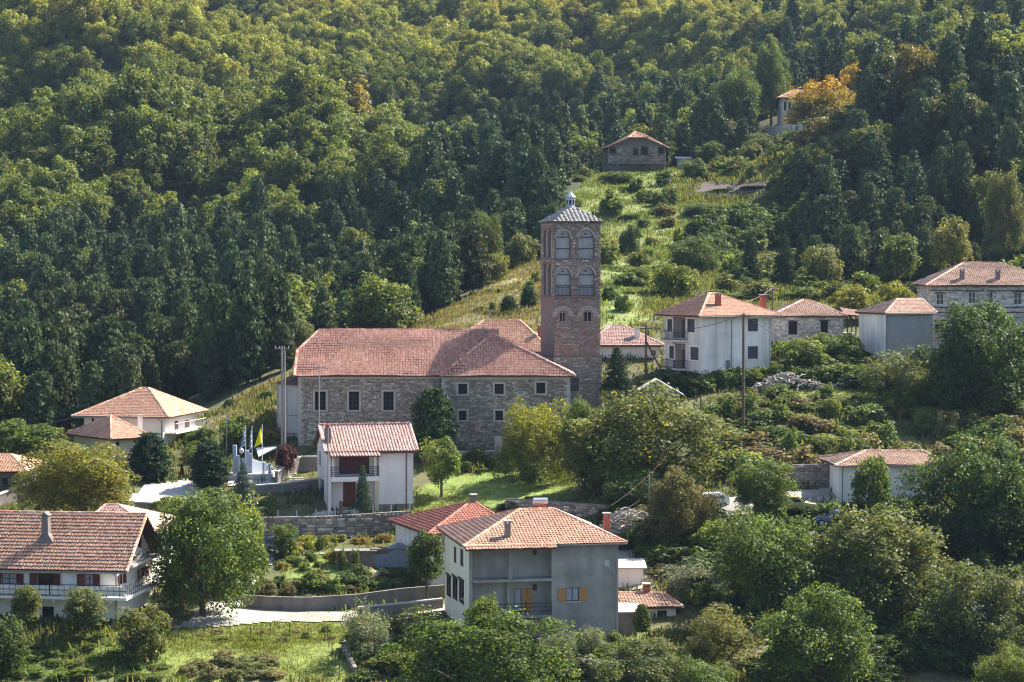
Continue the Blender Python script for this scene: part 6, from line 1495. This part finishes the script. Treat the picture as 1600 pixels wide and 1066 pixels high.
wall_path('ramp_wall', 'grey ramp wall with pale sloping coping left of the pale house', [gp(434, 762), gp(452, 748), gp(470, 738), gp(497, 738)], 1.5, 0.3, 'concrete', 'concrete_pale')
wall_path('ramp_wall', 'stepped dark wall in front of the ramp beside the pale house', [gp(400, 776), gp(450, 772), gp(497, 765)], 1.0, 0.3, 'concrete', 'concrete_pale')
wall_path('yard_wall', 'long grey wall with pale coping at the left edge below the bungalow', [gp(-20, 806), gp(28, 786), gp(60, 782)], 1.4, 0.3, 'concrete', 'concrete_pale')
wall_path('yard_wall', 'grey yard wall under the far left bungalow', [gp(-20, 778), gp(32, 774)], 0.9, 0.3, 'concrete', 'concrete_pale')
wall_path('plaza_wall', 'low wall along the front of the paved yard', [gp(200, 797), gp(262, 800), gp(350, 780)], 0.7, 0.3, 'concrete', 'concrete_pale')
wall_path('street_wall', 'dark stone wall behind the grey house roof', [gp(790, 800), gp(880, 806), gp(960, 812)], 1.3, 0.4, 'mortar', None, GREYST)
wall_path('bottom_wall', 'low stone garden wall at the foot of the feathery pale tree', [gp(534, 1012), gp(540, 1030), gp(552, 1055)], 0.6, 0.3, 'mortar', None, GREYST)
st = empty('stone_steps', tuple(gp(445, 765)), 0, 'pale stone steps between the two ramp walls', 'steps')
for k in range(6): MB().box(-1.6, 1.6, 0.4 * k, 0.4 * k + 0.42, -0.5, 0.16 * (k + 1)).build('step', 'concrete_pale', st)

def fence(name, label, pts, n, h_, r=0.035, m='pole', wires=3, wm='iron'):
    P = [np.asarray(p, float) for p in pts]; L = [0]
    for a, b in zip(P[:-1], P[1:]): L.append(L[-1] + np.linalg.norm(b - a))
    root = empty(name, tuple(P[0]), 0, label, 'fence'); Q_ = []
    for k in range(n):
        s_ = L[-1] * k / (n - 1); i = max(j for j in range(len(L) - 1) if L[j] <= s_ + 1e-6); t_ = (s_ - L[i]) / (L[i + 1] - L[i]); p = P[i] * (1 - t_) + P[i + 1] * t_
        p[2] = ground(p[0], p[1]); q = p - P[0]; Q_.append(q); tl = rng.normal(0, 0.04, 2)
        MB().tube([q - (0, 0, 0.3), q + (tl[0], tl[1], h_ * rng.uniform(0.92, 1.06))], [r * 1.1, r], 6).build('post', m, root)
    for w in range(wires):
        MB().tube([q + (0, 0, h_ * (0.3 + 0.65 * w / max(1, wires - 1))) for q in Q_], 0.008, 3).build('wire', wm, root)
    return root
fence('field_fence', 'wire fence on thin posts across the green field', [gp(270, 996), gp(350, 1000), gp(430, 1000), gp(512, 1000)], 9, 1.3)
fence('terrace_fence', 'white-post fence on top of the dry stone terrace wall', [gp(405, 816), gp(480, 816), gp(560, 812), gp(640, 806)], 9, 1.15, 0.05, 'frame_white', 2)
fence('garden_fence', 'thin garden fence above the concrete garden wall', [gp(500, 912), gp(580, 912), gp(640, 906)], 12, 0.9, 0.025, 'iron', 3)
fence('stake_fence', 'stake fence along the vegetable plot on the hill', [gp(1074, 312, 300), gp(1105, 312, 300), gp(1140, 311, 300), gp(1200, 310, 300)], 26, 1.5, 0.07, 'polegrey', 2)
fence('field_side_fence', 'leaning fence at the right side of the field', [gp(508, 1002), gp(520, 1030), gp(530, 1062)], 5, 1.2)

# ---------------------------------------------------------------- poles, cables, flags
def pole(name, label, px, D, top, r=0.14, m='pole', arm=True, base=None, lamp=False, strut=None, twin=False, cat='pole'):
    g = gxy(px, D); zt = at(px, top, D)[2]; h_ = max(zt - g[2], 2.0)
    root = empty(name, tuple(g), rng.uniform(-0.15, 0.15), label, cat)
    MB().tube([(0, 0, -0.5), (0, 0, h_)], [r, r * 0.72], 8).build('shaft', m, root)
    if twin: MB().tube([(0.28, 0, -0.5), (0.28, 0, h_ - 0.2)], [r, r * 0.72], 8).build('shaft', m, root)
    if arm:
        MB().box(-0.75, 0.75, -0.05, 0.05, h_ - 0.3, h_ - 0.2).build('crossarm', m, root)
        for x in (-0.68, -0.25, 0.25, 0.68): MB().lathe([(0.03, 0), (0.055, 0.05), (0.04, 0.12), (0.055, 0.16), (0.02, 0.2)], 6, (x, 0, h_ - 0.198)).build('insulator', 'concrete_pale', root)
    if strut is not None: MB().tube([(0, 0, h_ * 0.72), (strut, 0.6, -0.4)], [r * 0.7, r * 0.8], 7).build('strut', m, root)
    if lamp:
        MB().tube([(0, 0, h_), (0.1, -0.2, h_ + 0.12), (0.35, -0.9, h_ + 0.2)], 0.04, 6).build('lamp_arm', m, root); MB().obox((0.28, -1.3, h_ + 0.13), (0.2, 0, 0), (0.12, 0.45, 0.02), (0, 0, 0.1)).build('lamp_head', 'steel', root)
    return np.array((g[0], D, g[2] + h_))
p1 = pole('utility_pole', 'tall wooden utility pole in front of the white villa', 1161, 236, 490, 0.17)
p2 = pole('utility_pole', 'wooden utility pole with slanting strut beside the white bungalow', 1009, 257, 510, 0.13, strut=2.3)
p3 = pole('utility_pole', 'tall pale double pole at the west end of the church', 441, 235.5, 541, 0.13, 'polegrey', twin=True)
p4 = pole('utility_pole', 'grey pole with crossarm rising behind the pale house', 499, 233, 571, 0.09, 'polegrey')
p5 = pole('street_pole', 'thin grey pole on the terrace wall left of the pale house', 513, 214.5, 668, 0.08, 'polegrey', False)
pole('gate_post', 'thick dark timber post below the pale house', 533, 215, 783, 0.24, 'pole', False, cat='post')
p6 = pole('utility_pole', 'leaning pole under the large bronze tree', 1014, 214, 742, 0.1, 'polegrey', False)
p7 = pole('street_pole', 'thin lamp pole behind the memorial', 354, 236, 640, 0.06, 'polegrey', False)
p8 = pole('utility_pole', 'short wooden post on the grass below the villa hedge', 1095, 244, 618, 0.1, 'pole', False, cat='post')
p9 = pole('utility_pole', 'pole with crossarm behind the villa chimneys', 1207, 275, 450, 0.12)
def cable(label, a, b, sag=0.8, r=0.022, m='iron', group=None):
    a, b = np.asarray(a, float), np.asarray(b, float); pts = []
    for k in range(15):
        t_ = k / 14; pts.append(a * (1 - t_) + b * t_ - np.array((0, 0, 4 * sag * t_ * (1 - t_))) - a)
    o = MB().tube(pts, r, 4).build('power_cable', m, None, label=label, cat='cable'); o.location = a
cable('cable from the tower side to the strutted pole', at(940, 502, 251), p2 - (0, 0, 0.1), 0.4, 0.03, 'polegrey')
cable('cable from the strutted pole to the tall pole before the villa', p2, p1, 0.9, 0.028)
cable('cable from the tall villa pole towards the stone cottage', p1, at(1330, 566, 262), 1.0, 0.025)
cable('cable rising from the villa roof to the pole behind', p9, at(1160, 472, 258), 0.3, 0.025, 'polegrey')
cable('pale cable slanting from the grey house roof into the large tree', at(955, 790, 186), at(1042, 712, 214), 0.3, 0.013, 'pole')
cable('cable from the pale house corner down the lawn', at(647, 747, 222), at(735, 800, 214), 0.5, 0.03, 'concrete_pale')
cable('cable at the far left above the cottages', at(-20, 662, 250), at(125, 650, 245), 0.5, 0.022, 'polegrey')
def flag(label, px, D, top, base_py, m, drop, lean=0.4):
    g = gxy(px, D); zt = at(px, top, D)[2]; h_ = zt - g[2]
    root = empty('flag_pole', tuple(g), 0, label, 'flag')
    MB().tube([(0, 0, -0.3), (0, 0, h_)], [0.05, 0.035], 7).build('shaft', 'frame_white', root)
    MB().lathe([(0.02, 0), (0.07, 0.06), (0.02, 0.13)], 8, (0, 0, h_)).build('finial', 'steel', root)
    vs, fs = [], []; nx, nz = 6, 9                                  # limp cloth hanging in folds
    for j in range(nz):
        for i in range(nx):
            u, v = i / (nx - 1), j / (nz - 1); vs.append((-0.05 - u * lean * (0.35 + 0.65 * v), 0.12 * math.sin(u * 9 + v * 3), h_ - 0.1 - v * drop - u * drop * 0.25))
    for j in range(nz - 1):
        for i in range(nx - 1): a = j * nx + i; fs.append((a, a + 1, a + nx + 1, a + nx))
    n0 = len(vs); vs2 = vs + [(x, y + 0.015, z) for x, y, z in vs]; fs2 = fs + [tuple(n0 + i for i in f[::-1]) for f in fs]
    if isinstance(m, str): MB().add(vs2, fs2).build('cloth', m, root)
    else:
        for k, mm in enumerate(m): MB().add(vs2, [f for q, f in enumerate(fs2) if (q // (nx - 1)) % len(m) == k]).build('cloth_stripes', mm, root)
flag('white pole with limp blue and white striped flag, left of the memorial', 384, 228, 667, 740, ('flag_blue', 'flag_white'), 1.7, 0.5)
flag('white pole with limp pale blue flag, middle of the memorial', 394, 228.5, 668, 740, ('flag_white', 'flag_blue'), 2.1, 0.3)
flag('pole with limp yellow flag at the memorial', 410, 231, 665, 720, 'flag_yellow', 1.7, 0.75)
g = gxy(392, 229)
mem = empty('war_memorial', (g[0], g[1], at(392, 742, 229)[2]), 0, 'pale blue memorial with slabs, columns and curved low wall', 'memorial')
s_ = 1 / ppm(229)
MB().box(-36 * s_, 34 * s_, -0.8, 3.2, -1.5, 0.12).build('platform', 'concrete_pale', mem)
MB().box(-29 * s_, -23 * s_, 0.3, 0.7, 0.122, 46 * s_).build('column', 'pale_blue', mem); MB().box(-22 * s_, -19 * s_, 0.3, 0.7, 0.122, 30 * s_).build('column', 'pale_blue', mem)
MB().box(-10 * s_, -4 * s_, 0.3, 0.75, 0.122, 38 * s_).build('slab', 'pale_blue', mem); MB().box(-3.7 * s_, 1 * s_, 0.5, 0.9, 0.122, 33 * s_).build('slab', 'pale_blue', mem)
MB().box(-18 * s_, -11 * s_, 0.9, 1.2, 0.122, 24 * s_).build('slab', 'pale_blue', mem)
mb = MB(); n_ = 14
for k in range(n_):
    t0, t1 = k / n_, (k + 1) / n_
    f = lambda t: (1.4 * s_ + t * 31 * s_, 0.4 + 1.9 * math.sin(t * 1.6), (24 - 16 * t) * s_)
    a, b = f(t0), f(t1); mb.add([(a[0], a[1], 0.122), (b[0], b[1], 0.122), (b[0], b[1], b[2]), (a[0], a[1], a[2]), (a[0], a[1] + .25, 0.122), (b[0], b[1] + .25, 0.122), (b[0], b[1] + .25, b[2]), (a[0], a[1] + .25, a[2])], [(0, 1, 2, 3), (7, 6, 5, 4), (3, 2, 6, 7)])
mb.build('curved_wall', 'pale_blue', mem)
for x, h_ in ((20, 16), (29, 14)): MB().lathe([(0.16, 0.122), (0.13, 0.3), (0.12, h_ * s_), (0.17, h_ * s_ + 0.08), (0.16, h_ * s_ + 0.2), (0.03, h_ * s_ + 0.3)], 9, (x * s_, 0.1, 0)).build('bollard', 'pale_blue', mem)
MB().tube([(-15 * s_, 0.1, 0.1), (-15 * s_, 0.1, 33 * s_)], 0.05, 7).build('lamp_post', 'iron', mem)
MB().lathe([(0.05, 33 * s_), (0.22, 33 * s_ + 0.15), (0.24, 33 * s_ + 0.4), (0.1, 33 * s_ + 0.55)], 9, (-15 * s_, 0.1, 0)).build('lamp_globe', 'frame_white', mem)
# white awning sheet behind the memorial
a_ = at(401, 708, 236); pts = [at(400, 700, 236), at(432, 697, 238), at(432, 700, 235), at(404, 714, 234)]
o_ = empty('white_awning', tuple(gxy(415, 235)), 0, 'white cloth awning stretched between memorial and church', 'awning'); O_ = gxy(415, 235)
v = [np.array(p) - O_ for p in pts]; MB().add(v + [p - (0, 0, 0.04) for p in v], [(0, 1, 2, 3), (7, 6, 5, 4), (0, 4, 5, 1), (1, 5, 6, 2), (2, 6, 7, 3), (3, 7, 4, 0)]).build('canopy', 'flag_white', o_)
for p in v: MB().tube([(p[0], p[1], -0.3), p], 0.04, 5).build('post', 'polegrey', o_)

# ---------------------------------------------------------------- vehicles and yard things
def car(label, px, py, D, rz, m, L=4.0, Wd=1.7, Ht=1.45, kind='hatch', name='parked_car'):
    g = gxy(px, D); root = empty(name, (g[0], D, g[2] + 0.1), rz, label, 'car')
    if kind == 'van': prof = [(-L / 2, 0.35), (-L / 2, 0.85), (-L / 2 + 0.1, 1.0), (-L / 2 + 0.25, Ht * 0.97), (-L / 2 + 0.6, Ht), (L * 0.2, Ht), (L * 0.34, 1.0), (L / 2 - 0.1, 0.85), (L / 2, 0.6), (L / 2, 0.35)]
    else: prof = [(-L / 2, 0.35), (-L / 2, 0.75), (-L / 2 + 0.08, 0.92), (-L * 0.40, Ht - 0.12), (-L * 0.32, Ht), (L * 0.05, Ht), (L * 0.12, Ht - 0.08), (L * 0.24, 0.93), (L / 2 - 0.15, 0.8), (L / 2, 0.62), (L / 2, 0.35)]
    n = len(prof); vs = []
    for (sx, inset) in ((-1, 0), (1, 0)):
        for x, z in prof: w = Wd / 2 - (0.16 * max(0, (z - 0.9)) / (Ht - 0.9) if z > 0.9 else 0) - (0.05 if z < 0.4 else 0); vs.append((x, sx * w, z))
    fs = [tuple(range(n)), tuple(range(n, 2 * n))[::-1]] + [(i, n + i, n + (i + 1) % n, (i + 1) % n) for i in range(n)]
    b = MB().add(vs, fs).build('body', m, root)
    top0, top1 = (prof[3], prof[4]); wi = Wd / 2 - 0.16
    for sy in (-1, 1):
        y0, y1 = sy * (Wd / 2 + 0.004), sy * (Wd / 2 - 0.13 + 0.0)
        for (xa, xb, xc, xd) in ((-L * 0.36, -L * 0.08, -L * 0.08, -L * 0.30), (-L * 0.06, L * 0.17, L * 0.05, -L * 0.06)):
            MB().add([(xa, y0, 0.96), (xb, y0, 0.96), (xc, y1, Ht - 0.13), (xd, y1, Ht - 0.13)], [(0, 1, 2, 3) if sy < 0 else (3, 2, 1, 0)]).build('side_window', 'glass', root)
    i = 6 if kind != 'van' else 5; a, c = prof[i], prof[i + 1]
    def strip(p, q, name_, ins=0.06):
        e = np.array(q) - np.array(p); nrm = np.array((-e[1], e[0])); nrm = nrm / np.linalg.norm(nrm) * 0.006; nrm = nrm if nrm[1] > 0 else -nrm
        p, q = np.array(p) + e * 0.1 + nrm, np.array(q) - e * 0.08 + nrm
        MB().add([(p[0], -wi, p[1]), (p[0], wi, p[1]), (q[0], wi + 0.05, q[1]), (q[0], -wi - 0.05, q[1])], [(0, 1, 2, 3)]).build(name_, 'glass', root)
    strip(a, c, 'windscreen'); strip(prof[3], prof[2], 'rear_window')
    for sx in (-0.32, 0.32):
        for sy in (-1, 1):
            w = MB().tube([(sx * L, sy * (Wd / 2 - 0.16), 0.31), (sx * L, sy * (Wd / 2 + 0.01), 0.31)], 0.31, 14).build('wheel', 'rubber', root)
            MB().tube([(sx * L, sy * (Wd / 2 + 0.0), 0.31), (sx * L, sy * (Wd / 2 + 0.02), 0.31)], 0.19, 10).build('rim', 'steel', w)
    for sy in (-0.6, 0.6): MB().box(L / 2 - 0.03, L / 2 + 0.015, sy - 0.18, sy + 0.18, 0.58, 0.72).build('headlight', 'frame_white', root)
    return root
car('small white hatchback parked under the large bronze tree', 1106, 786, 213.5, R(200), 'car_white', L=3.7, Ht=1.4)
car('yellow car half hidden behind the umbrella-shaped tree', 1243, 788, 211, R(-12), 'car_yellow')
car('dark blue car between bushes before the barn', 1309, 803, 207.5, R(160), 'car_blue')
car('dark car parked at the garden corner on the upper street', 424, 862, 207.5, R(150), 'car_dark')
def pile(name, label, px, D, w, dep, hgt, n, L, r, m, cat):
    g = gxy(px, D); mb = MB(); rg_ = np.random.default_rng(int(px))
    for k in range(n):
        x, y = rg_.uniform(-w / 2, w / 2), rg_.uniform(-dep / 2, dep / 2); z = hgt * max(0.05, 1 - (2 * x / w) ** 2) * rg_.uniform(0.1, 1.0); a = rg_.normal(0.3, 0.7); l_ = L * rg_.uniform(0.5, 1.3); d = np.array((math.cos(a) * l_ / 2, math.sin(a) * l_ / 2, rg_.normal(0, 0.12) * l_))
        c = np.array((x, y, z + 0.1)); bend = np.array((0, 0, rg_.uniform(0.0, 0.15) * l_)); mb.tube([c - d, c + bend, c + d], [r, r * 0.85, r * 0.5], 5)
    o = mb.build(name, m, None, label=label, cat=cat); o.location = tuple(g); return o
pile('firewood_heap', 'heap of pale cut wood on the grassy terrace', 1232, 250, 7.0, 2.2, 1.5, 170, 1.4, 0.085, 'dead', 'wood pile')
pile('firewood_heap', 'small scatter of dead branches right of the wood heap', 1345, 250, 5.0, 2, 0.7, 60, 1.5, 0.06, 'dead', 'wood pile')
pile('branch_pile', 'big tangle of bare dead branches right of the grey roof', 985, 209, 5.2, 2.6, 2.6, 260, 2.0, 0.055, 'dead', 'branch pile')
pile('rubble_heap', 'pale rubble and boards beside the barn', 1410, 207, 6, 2.5, 0.9, 70, 1.3, 0.10, 'concrete_pale', 'rubble')
def tarp_stack():
    g = gxy(614, 205); root = empty('covered_stack', tuple(g), R(4), 'long stack covered with grey tarpaulin in the garden', 'covered stack')
    nx, ny = 26, 12; V = []; W2, D2, H_ = 4.1, 1.8, 1.95
    rg_ = np.random.default_rng(3); vs, fs = [], []
    for j in range(ny):
        for i in range(nx):
            u, v = i / (nx - 1) * 2 - 1, j / (ny - 1) * 2 - 1
            x, y = u * W2 / 2, v * D2 / 2; e = min(1, max(abs(u) ** 14, abs(v) ** 10)); z = H_ * (1 - e) * (0.88 + 0.12 * math.sin(u * 3.1 + 1)) + 0.12 * math.sin(u * 5) * (1 - e) + rg_.normal(0, 0.025)
            k = 1 + 0.03 * e * math.sin(i * 1.9 + 2 * math.sin(i)); z *= 1 ; vs.append((x * (1 + 0.06 * e), y * k, max(z, 0.02)))
    for j in range(ny - 1):
        for i in range(nx - 1): a = j * nx + i; fs.append((a, a + 1, a + nx + 1, a + nx))
    MB().add(vs, fs).build('tarpaulin', 'tarp', root); MB().box(-W2 / 2 + 0.1, W2 / 2 - 0.1, -D2 / 2 + 0.15, D2 / 2 - 0.15, -0.3, H_ - 0.3).build('stacked_wood', 'pole', root)
tarp_stack()
g = gxy(556, 204.5); root = empty('garden_shed_box', tuple(g), R(3), 'low dark red and grey garden shed box left of the covered stack', 'shed')
MB().box(-1.7, 1.7, -0.6, 0.8, -0.4, 1.3).build('box_wall', 'brick_red', root); MB().box(-1.9, 1.9, -0.8, 1.0, 1.303, 1.4).build('lid', 'concrete', root)
for k, (px, D, r_, m_, lab, col) in enumerate(((555, 200.5, 0.26, 'plastic_red', 'terracotta pot with a plant on the garden lawn', G_MID), (566, 200.5, 0.24, 'iron', 'dark pot with a plant on the garden lawn', G_DARK))):
    g = gxy(px, D); root = empty('flower_pot', tuple(g), 0, lab, 'flower pot')
    MB().lathe([(r_ * 0.7, 0), (r_, 0.42), (r_ * 1.1, 0.43), (r_ * 1.1, 0.5)], 12).build('pot', m_, root)
    c = bpy.data.objects.new('plant', ME['S%d' % k]); link(c, root); c.location = (0, 0, 0.45); c.scale = (0.7, 0.7, 0.6); tag(c, color=col)
shrub('flowering_shrub', 'white-flowering shrub at the edge of the garden lawn', 583, 201, 888, 18, 'S1', (0.55, 0.55, 0.5)); shrub('flowering_shrub', 'pale flowering bush right of the white one', 598, 202, 888, 20, 'S0', (0.34, 0.40, 0.28))
for k, (px, top) in enumerate(((534, 858), (556, 858))): shrub('tall_plant', ('left', 'right')[k] + ' one of two tall leafy plants on the garden lawn', px, 203, top, 14, 'S%d' % (k + 2), G_MID, 'plant')
# lean-to and canopies
def slab_roof(name, label, px, D, w, dep, h0, h1, m, wallm, cat='shed', rz=0.0):
    g = gxy(px, D); root = empty(name, tuple(g), rz, label, cat)
    MB().add([(-w / 2 - .3, -dep / 2 - .3, h0), (w / 2 + .3, -dep / 2 - .3, h0), (w / 2 + .3, dep / 2 + .3, h1), (-w / 2 - .3, dep / 2 + .3, h1)] + [(-w / 2 - .3, -dep / 2 - .3, h0 - .12), (w / 2 + .3, -dep / 2 - .3, h0 - .12), (w / 2 + .3, dep / 2 + .3, h1 - .12), (-w / 2 - .3, dep / 2 + .3, h1 - .12)], [(0, 1, 2, 3), (7, 6, 5, 4), (0, 4, 5, 1), (1, 5, 6, 2), (2, 6, 7, 3), (3, 7, 4, 0)]).build('roof', m, root)
    MB().add([(-w / 2, -dep / 2, -1), (w / 2, -dep / 2, -1), (w / 2, dep / 2, -1), (-w / 2, dep / 2, -1), (-w / 2, -dep / 2, h0 - .13), (w / 2, -dep / 2, h0 - .13), (w / 2, dep / 2, h1 - .16), (-w / 2, dep / 2, h1 - .16)], [(0, 1, 5, 4), (1, 2, 6, 5), (2, 3, 7, 6), (3, 0, 4, 7)]).build('wall', wallm, root)
g = gxy(1025, 243); root = empty('slate_shed', (g[0], g[1], at(1025, 622, 243)[2]), 0, 'grey slab-roofed hut above the large bronze tree', 'shed')
for a, b in ((-1.9, 0.0), (0.0, 2.9)):
    z0, z1 = (0.9, 2.05) if a < 0 else (2.05, 0.4); pl_ = [(a, -1.6, z0), (b, -1.6, z1), (b, 1.8, z1), (a, 1.8, z0)]
    MB().add(pl_ + [(p[0], p[1], p[2] - 0.14) for p in pl_], [(0, 1, 2, 3), (7, 6, 5, 4), (0, 4, 5, 1), (2, 6, 7, 3), (0, 3, 7, 4), (1, 5, 6, 2)]).build('roof_slope', 'concrete_pale', root)
MB().add([(-1.6, -1.2, -3), (2.2, -1.2, -3), (2.2, -1.2, 0.6), (0, -1.2, 1.9), (-1.6, -1.2, 0.95)], [(0, 1, 2, 3, 4)]).build('gable_wall', 'mortar', root)
slab_roof('porch_shelter', 'white flat porch shelter between grey house and lodge', 976, 186.5, 1.9, 2.2, 1.9, 2.2, 'concrete_pale', 'chimney')
slab_roof('white_garage', 'white flat-roofed garage behind the lodge', 980, 199.5, 2.6, 3.2, 1.3, 1.6, 'concrete_pale', 'white')
slab_roof('hill_hut', 'tiny pale-roofed hut right of the brown stone house', 1068, 452, 2.6, 2.4, 1.7, 2.1, 'flag_white', 'mortar_pale')

# ---------------------------------------------------------------- grass and ground cover (uncountable)
def tufts(name, label, polys, n, hgt, cols, seed, blades=5, spread=0.22, cat='grass', excl=()):
    rg_ = np.random.default_rng(seed); X, Y = [], []
    for P, share in polys:
        xs = [p[0] for p in P]; ys = [p[1] for p in P]; m_ = int(n * share); x = rg_.uniform(min(xs), max(xs), m_ * 3); y = rg_.uniform(min(ys), max(ys), m_ * 3)
        k = inpoly(x, y, P)
        for e in excl: k &= ~inpoly(x, y, e)
        x, y = x[k][:m_], y[k][:m_]; X.append(x); Y.append(y)
    x, y = np.concatenate(X), np.concatenate(Y); N = len(x)
    dens = fbm(x, y, 7, 3); keep = dens > rg_.uniform(-0.55, 0.25, N); x, y = x[keep], y[keep]; N = len(x)
    z = ground(x, y); hh = hgt * rg_.uniform(0.5, 1.5, N) * (1 + 0.8 * fbm(x + 90, y, 5, 2))
    a = rg_.uniform(0, 6.283, (N, blades)); lean = rg_.uniform(0.1, 1.0, (N, blades)); w = hh[:, None] * rg_.uniform(0.16, 0.4, (N, blades))
    bx = x[:, None] + rg_.normal(0, spread, (N, blades)) * hh[:, None] / hgt; by = y[:, None] + rg_.normal(0, spread, (N, blades)); bz = np.repeat(z[:, None] - 0.03, blades, 1)
    ca, sa = np.cos(a), np.sin(a); h2 = hh[:, None] * rg_.uniform(0.6, 1.2, (N, blades)); off = lean * h2 * 0.6
    p = lambda du, dv, dz: np.stack([bx + ca * du - sa * dv, by + sa * du + ca * dv, bz + dz + 0 * bx], -1)
    V = np.stack([p(0, -w / 2, 0), p(0, w / 2, 0), p(off * 0.6, w * 0.45, h2 * 0.75), p(off, 0, h2)], 2).reshape(-1, 3); Q_ = np.arange(len(V)).reshape(-1, 4)
    C = np.array(cols)[rg_.integers(len(cols), size=N)] * np.exp(rg_.normal(0, 0.2, (N, 1))); C = np.repeat(C, blades * 4, 0)
    o = bpy.data.objects.new(name, fast_mesh(name, V, Q_, C, 'leaf')); link(o); tag(o, label, cat, kind='stuff', color=(1, 1, 1)); return o
village = [np.array(p) for p in ((-60, 168), (60, 168), (66, 265), (20, 268), (-5, 262), (-50, 262), (-70, 240))]
paved = [gpoly(q) for q in ([(270, 985), (300, 968), (340, 948), (385, 952), (480, 958), (692, 948), (692, 958), (430, 974)], [(392, 885), (396, 848), (480, 836), (625, 826), (640, 832), (520, 844), (440, 852), (428, 885)], [(955, 850), (985, 850), (1030, 905), (972, 925)], [(1060, 800), (1120, 784), (1290, 766), (1322, 780), (1100, 815)], [(195, 790), (225, 760), (290, 752), (348, 774), (260, 794)])]
lawns = [LP[k][0] for k in ('field', 'churchlawn', 'garden', 'terrace')]
tufts('lawn_grass', 'short green grass of the field and lawns', [(LP['field'][0], 0.42), (LP['churchlawn'][0], 0.22), (LP['garden'][0], 0.16), (LP['terrace'][0], 0.1), (LP['front'][0], 0.1)], 26000, 0.16, [(0.115, 0.15, 0.034), (0.14, 0.16, 0.042), (0.095, 0.13, 0.03), (0.16, 0.155, 0.06)], 21, 4, 0.2)
tufts('ground_weeds', 'rough weeds and low plants between the houses', [(village, 1.0)], 30000, 0.5, [(0.075, 0.105, 0.03), (0.11, 0.13, 0.04), (0.15, 0.14, 0.06), (0.055, 0.08, 0.025)], 22, 5, 0.35, excl=lawns + paved)
tufts('meadow_grass', 'rough grass and herbs on the hill meadow', [(LP['hill'][0], 1.0)], 16000, 0.4, [(0.10, 0.145, 0.04), (0.12, 0.155, 0.048), (0.085, 0.125, 0.034), (0.14, 0.15, 0.06)], 23, 5, 0.5)
tufts('slope_grass', 'rough tufted grass on the slope behind the villa and cottages', [(gpoly([(960, 520), (1040, 440), (1100, 350), (1230, 400), (1400, 410), (1600, 420), (1600, 490), (1200, 486), (1000, 530)]), 1.0)], 14000, 0.5, [(0.10, 0.12, 0.04), (0.14, 0.14, 0.055), (0.075, 0.095, 0.03)], 25, 5, 0.5)
tufts('plot_grass', 'rough grass around the vegetable plot on the hill', [(gpoly([(1040, 285), (1090, 258), (1190, 232), (1300, 205), (1330, 260), (1240, 330), (1070, 325)], 300.0), 1.0)], 14000, 0.55, [(0.11, 0.135, 0.04), (0.15, 0.15, 0.06), (0.08, 0.105, 0.03)], 26, 5, 0.5, excl=[gpoly([(1080, 302), (1098, 286), (1205, 284), (1206, 302)], 300.0)])
tufts('dry_grass', 'dry yellow grass on the spur beside the church', [(LP['spur'][0], 1.0)], 12000, 0.35, [(0.17, 0.145, 0.075), (0.14, 0.125, 0.06), (0.10, 0.105, 0.042)], 24, 5, 0.4)

# ---------------------------------------------------------------- the air
def build_haze(dens):
    m, n, l, out = new_mat('haze'); v = n.new('ShaderNodeVolumePrincipled')
    v.inputs['Color'].default_value = (0.5, 0.7, 1.0, 1); v.inputs['Density'].default_value = dens; v.inputs['Anisotropy'].default_value = 0.2
    l.new(v.outputs[0], out.inputs['Volume']); m.cycles.homogeneous_volume = True
    zlo, zhi = float(gz.min()) - 1.5, float(gz.max()) + 30
    o = MB().box(-520, 520, -12, 1330, zlo, zhi).build('haze', m); tag(o, kind='stuff'); return o
build_haze(0.00005)
